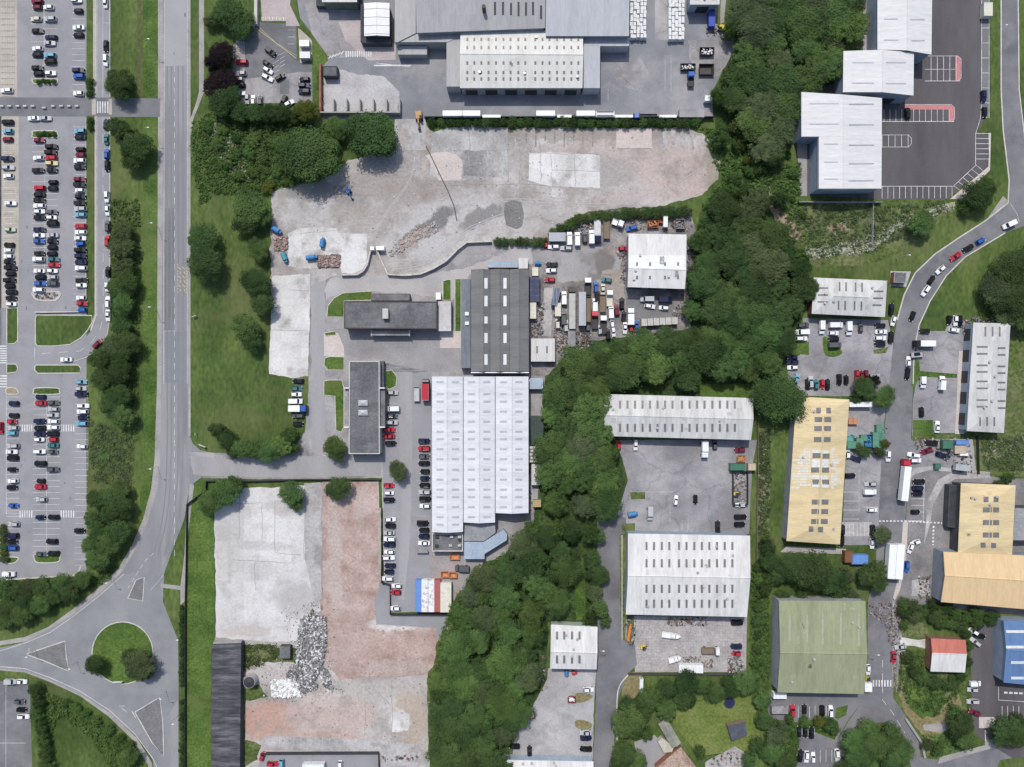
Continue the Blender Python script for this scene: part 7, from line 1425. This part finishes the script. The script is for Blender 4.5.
# hedges as bushes
def hedge(place,pts,r,tones,step=None):
    rr=random.Random(int(pts[0][0])); 
    for a,b in zip(pts,pts[1:]):
        a=Vector(a);b=Vector(b); n=max(1,int((b-a).length/(step or r*1.25)))
        for i in range(n): q=a+(b-a)*((i+.5)/n); tree(q.x+rr.uniform(-.6,.6),q.y+rr.uniform(-.6,.6),r*rr.uniform(.85,1.2),rr.choice(tones),place,'shrub')
hedge('the yard hedge',[(428,122),(560,122),(700,122)],5.2,'dmd',8.5); hedge('the scrap yard hedge',[(494,241),(545,242)],4.4,'md',6.5); hedge('the scrap yard hedge',[(548,236),(565,225),(590,216),(690,211)],5.4,'mmd',7.5)
hedge('the footpath hedge',[(181.5,606),(181.7,686)],2.6,'md',4.2); hedge('the footpath hedge',[(181.7,700),(181.7,767)],2.6,'md',4.2)
hedge('the clipped hedge',[(320,70),(320,112)],2.5,'m',5) ; hedge('the car park hedge',[(89.5,78),(89.5,96)],3.4,'m',5); hedge('the car park hedge',[(90,118),(90,130)],3.4,'m',5); hedge('the island planting',[(36,81.5),(56,81.5)],2.3,'m',5); hedge('the island planting',[(36,134),(56,134)],2.5,'m',5); hedge('the left edge shrubs',[(2,524),(3,562)],4,'yl',6)
hedge('the garden hedge',[(758,560),(758,600),(756,670)],5,'ml',13); hedge('the verge thicket',[(60,700),(90,716),(115,735),(132,750)],5,'lm',11)
wood('the understorey',[(736,2),(858,2),(836,70),(800,94),(793,150),(772,158),(805,262),(795,318),(778,362),(752,378),(700,372),(690,340),(698,235),(722,108),(716,92)],38,7,10,'lmlg','shrub',seed=51,h=7.5)
wood('the understorey',[(600,350),(690,345),(690,375),(600,400),(610,480),(590,540),(530,640),(495,760),(445,760),(436,690),(480,580),(550,510),(556,400)],30,7,10,'lmlg','shrub',seed=52,h=7.5)
build_trees()
scrub('undergrowth','bright tangled weeds and brambles on the scrub belt left of the rubble',[(192,122),(215,110),(300,122),(345,125),(340,165),(318,180),(272,190),(262,200),(240,200),(225,190),(200,205),(192,160)],3600,'l',1,1.0,.7)
scrub('undergrowth','weedy growth between the north wood and the stepped units',[(700,128),(745,130),(775,168),(800,160),(800,232),(775,200),(740,195),(700,210),(722,180)],1500,'l',2,1.2,.9)
scrub('undergrowth','rank weeds on the bottom left bank',[(46,692),(80,706),(118,736),(140,762),(138,767),(110,767),(90,735),(60,715),(52,730),(48,767)],1300,'l',3,1.1,.8)
scrub('undergrowth','thick weeds on the slope below the stepped units',[(775,205),(880,205),(950,203),(930,222),(880,250),(800,258),(790,235)],1100,'g',4,.9,.7)
scrub('undergrowth','overgrown strip between the two sheds and the yellow warehouse',[(758,430),(770,430),(770,555),(758,555)],420,'g',5,.9,.7); scrub('undergrowth','overgrown strip beside the boat yard',[(750,570),(768,598),(768,690),(752,680)],900,'m',6,1.2,.8)
scrub('undergrowth','rough weeds along the ditch in the verge below the long west car park',[(90,420),(125,432),(134,440),(132,484),(92,482)],700,'g',7,.7,.6); scrub('undergrowth','rough weeds round the stone heap',[(243,645),(275,645),(296,650),(262,665),(243,672)],260,'o',8,.7,.6)
scrub('undergrowth','rough weeds in the far right field',[(980,440),(1024,435),(1024,470),(985,470)],500,'g',9,.7,.6); scrub('undergrowth','rough weeds around the half red roof',[(900,655),(925,655),(925,675),(962,680),(955,700),(935,718),(908,705),(898,690)],480,'m',10,.9,.7)
scrub('undergrowth','weeds along the lane side belt',[(110,200),(140,200),(140,340),(136,440),(125,440),(112,330)],900,'m',11,1.0,.8); scrub('undergrowth','weeds on the bank above the roundabout road',[(0,582),(90,578),(118,560),(110,580),(60,604),(0,630)],900,'m',12,1.0,.8); scrub('undergrowth','wood edge brambles down the left of the south wood',[(448,610),(470,575),(505,553),(512,560),(480,590),(462,630),(440,680),(430,680)],900,'l',13,1.0,.8)
scrub('undergrowth','garden shrubs along the bottom hedge bays',[(768,718),(797,724),(836,722),(836,735),(800,726),(796,767),(768,767)],900,'l',14,1.0,.8)
scrub('undergrowth','weeds on the island of the bottom right corner',[(922,735),(945,735),(965,745),(940,757),(925,757)],300,'l',15,.8,.7)
scrub('undergrowth','white flowering weeds scattered down the scrub belt beside the main road',[(208,120),(222,118),(245,160),(250,180),(235,178),(215,150)],260,'w',31,.9,.6); scrub('undergrowth','white flowering weeds below the stepped units',[(800,250),(860,240),(905,215),(950,203),(960,208),(905,228),(870,252),(805,260)],300,'w',32,.8,.6)
scrub('undergrowth','white flowering weeds in the far right field by the mixed yard',[(985,440),(1024,436),(1020,450),(985,462)],60,'w',33,.5,.4); scrub('undergrowth','white flowering weeds in the strip beside the mesh pen',[(758,430),(769,430),(769,520),(758,520)],55,'w',34,.5,.4)
scrub('undergrowth','dark tangled brambles patching the scrub belt',[(215,115),(300,122),(345,128),(335,165),(290,185),(240,195),(215,170)],420,'d',35,1.3,.8); scrub('undergrowth','mid green tangled bushes patching the scrub belt',[(200,122),(300,122),(345,128),(335,165),(290,185),(240,195),(200,190)],1500,'m',36,1.5,.8)
# ---------------------------------------------------------------- finish ground details
o=KB.build('kerbs',KERB); o['kind']='structure'
for c,mt in (('w',PAINT),('f',PAINTF),('y',PAINTY),('k',surf('dark_tyre_scuffs',[(.25,.225,.2),(.33,.3,.26)],scale=.5,fine=2,grain=.1))):
    if c in MK: o=MK[c].build('road_markings',mt); o['kind']='structure'
# ---------------------------------------------------------------- camera, light
cam=bpy.data.cameras.new('camera'); co=bpy.data.objects.new('camera',cam); COL.objects.link(co); co.location=(0,0,H); co.rotation_euler=(0,0,0)
cam.sensor_width=36; cam.lens=36*H/(1024*S); cam.clip_start=1; cam.clip_end=6000; scene.camera=co
w=bpy.data.worlds.new('World'); scene.world=w; w.use_nodes=True; nt=w.node_tree; bg=nt.nodes['Background']; sky=nt.nodes.new('ShaderNodeTexSky'); sky.sky_type='NISHITA'; sky.sun_disc=False
EL=math.radians(57); SX,SY=-.27,.963    # direction towards the sun on the ground plane
sky.sun_elevation=EL; sky.sun_rotation=math.atan2(SX,SY); sky.air_density=1; sky.dust_density=2.0; sky.ozone_density=1
nt.links.new(sky.outputs[0],bg.inputs[0]); bg.inputs[1].default_value=.145
sd=bpy.data.lights.new('sun','SUN'); sd.energy=3.2; sd.angle=math.radians(.9); sd.color=(1,.955,.89); so=bpy.data.objects.new('sun',sd); COL.objects.link(so)
d=Vector((SX*math.cos(EL),SY*math.cos(EL),math.sin(EL))); so.rotation_euler=d.to_track_quat('Z','Y').to_euler(); so.location=(0,0,200)
scene.view_settings.view_transform='Standard'; scene.view_settings.look='None'; scene.view_settings.exposure=0; scene.view_settings.gamma=1
scene.cycles.max_bounces=5; scene.cycles.diffuse_bounces=2; scene.cycles.transmission_bounces=2; scene.cycles.caustics_reflective=False; scene.cycles.caustics_refractive=False
seen={}
for n,l,g_ in LABELS:
    k_=len(l.split())
    if k_<4 or k_>16: print('LABELLEN',k_,n,l)
    if l in seen: print('DUP',n,l)
    seen[l]=1
print('THINGS',len(LABELS),'OBJECTS',len(bpy.data.objects))
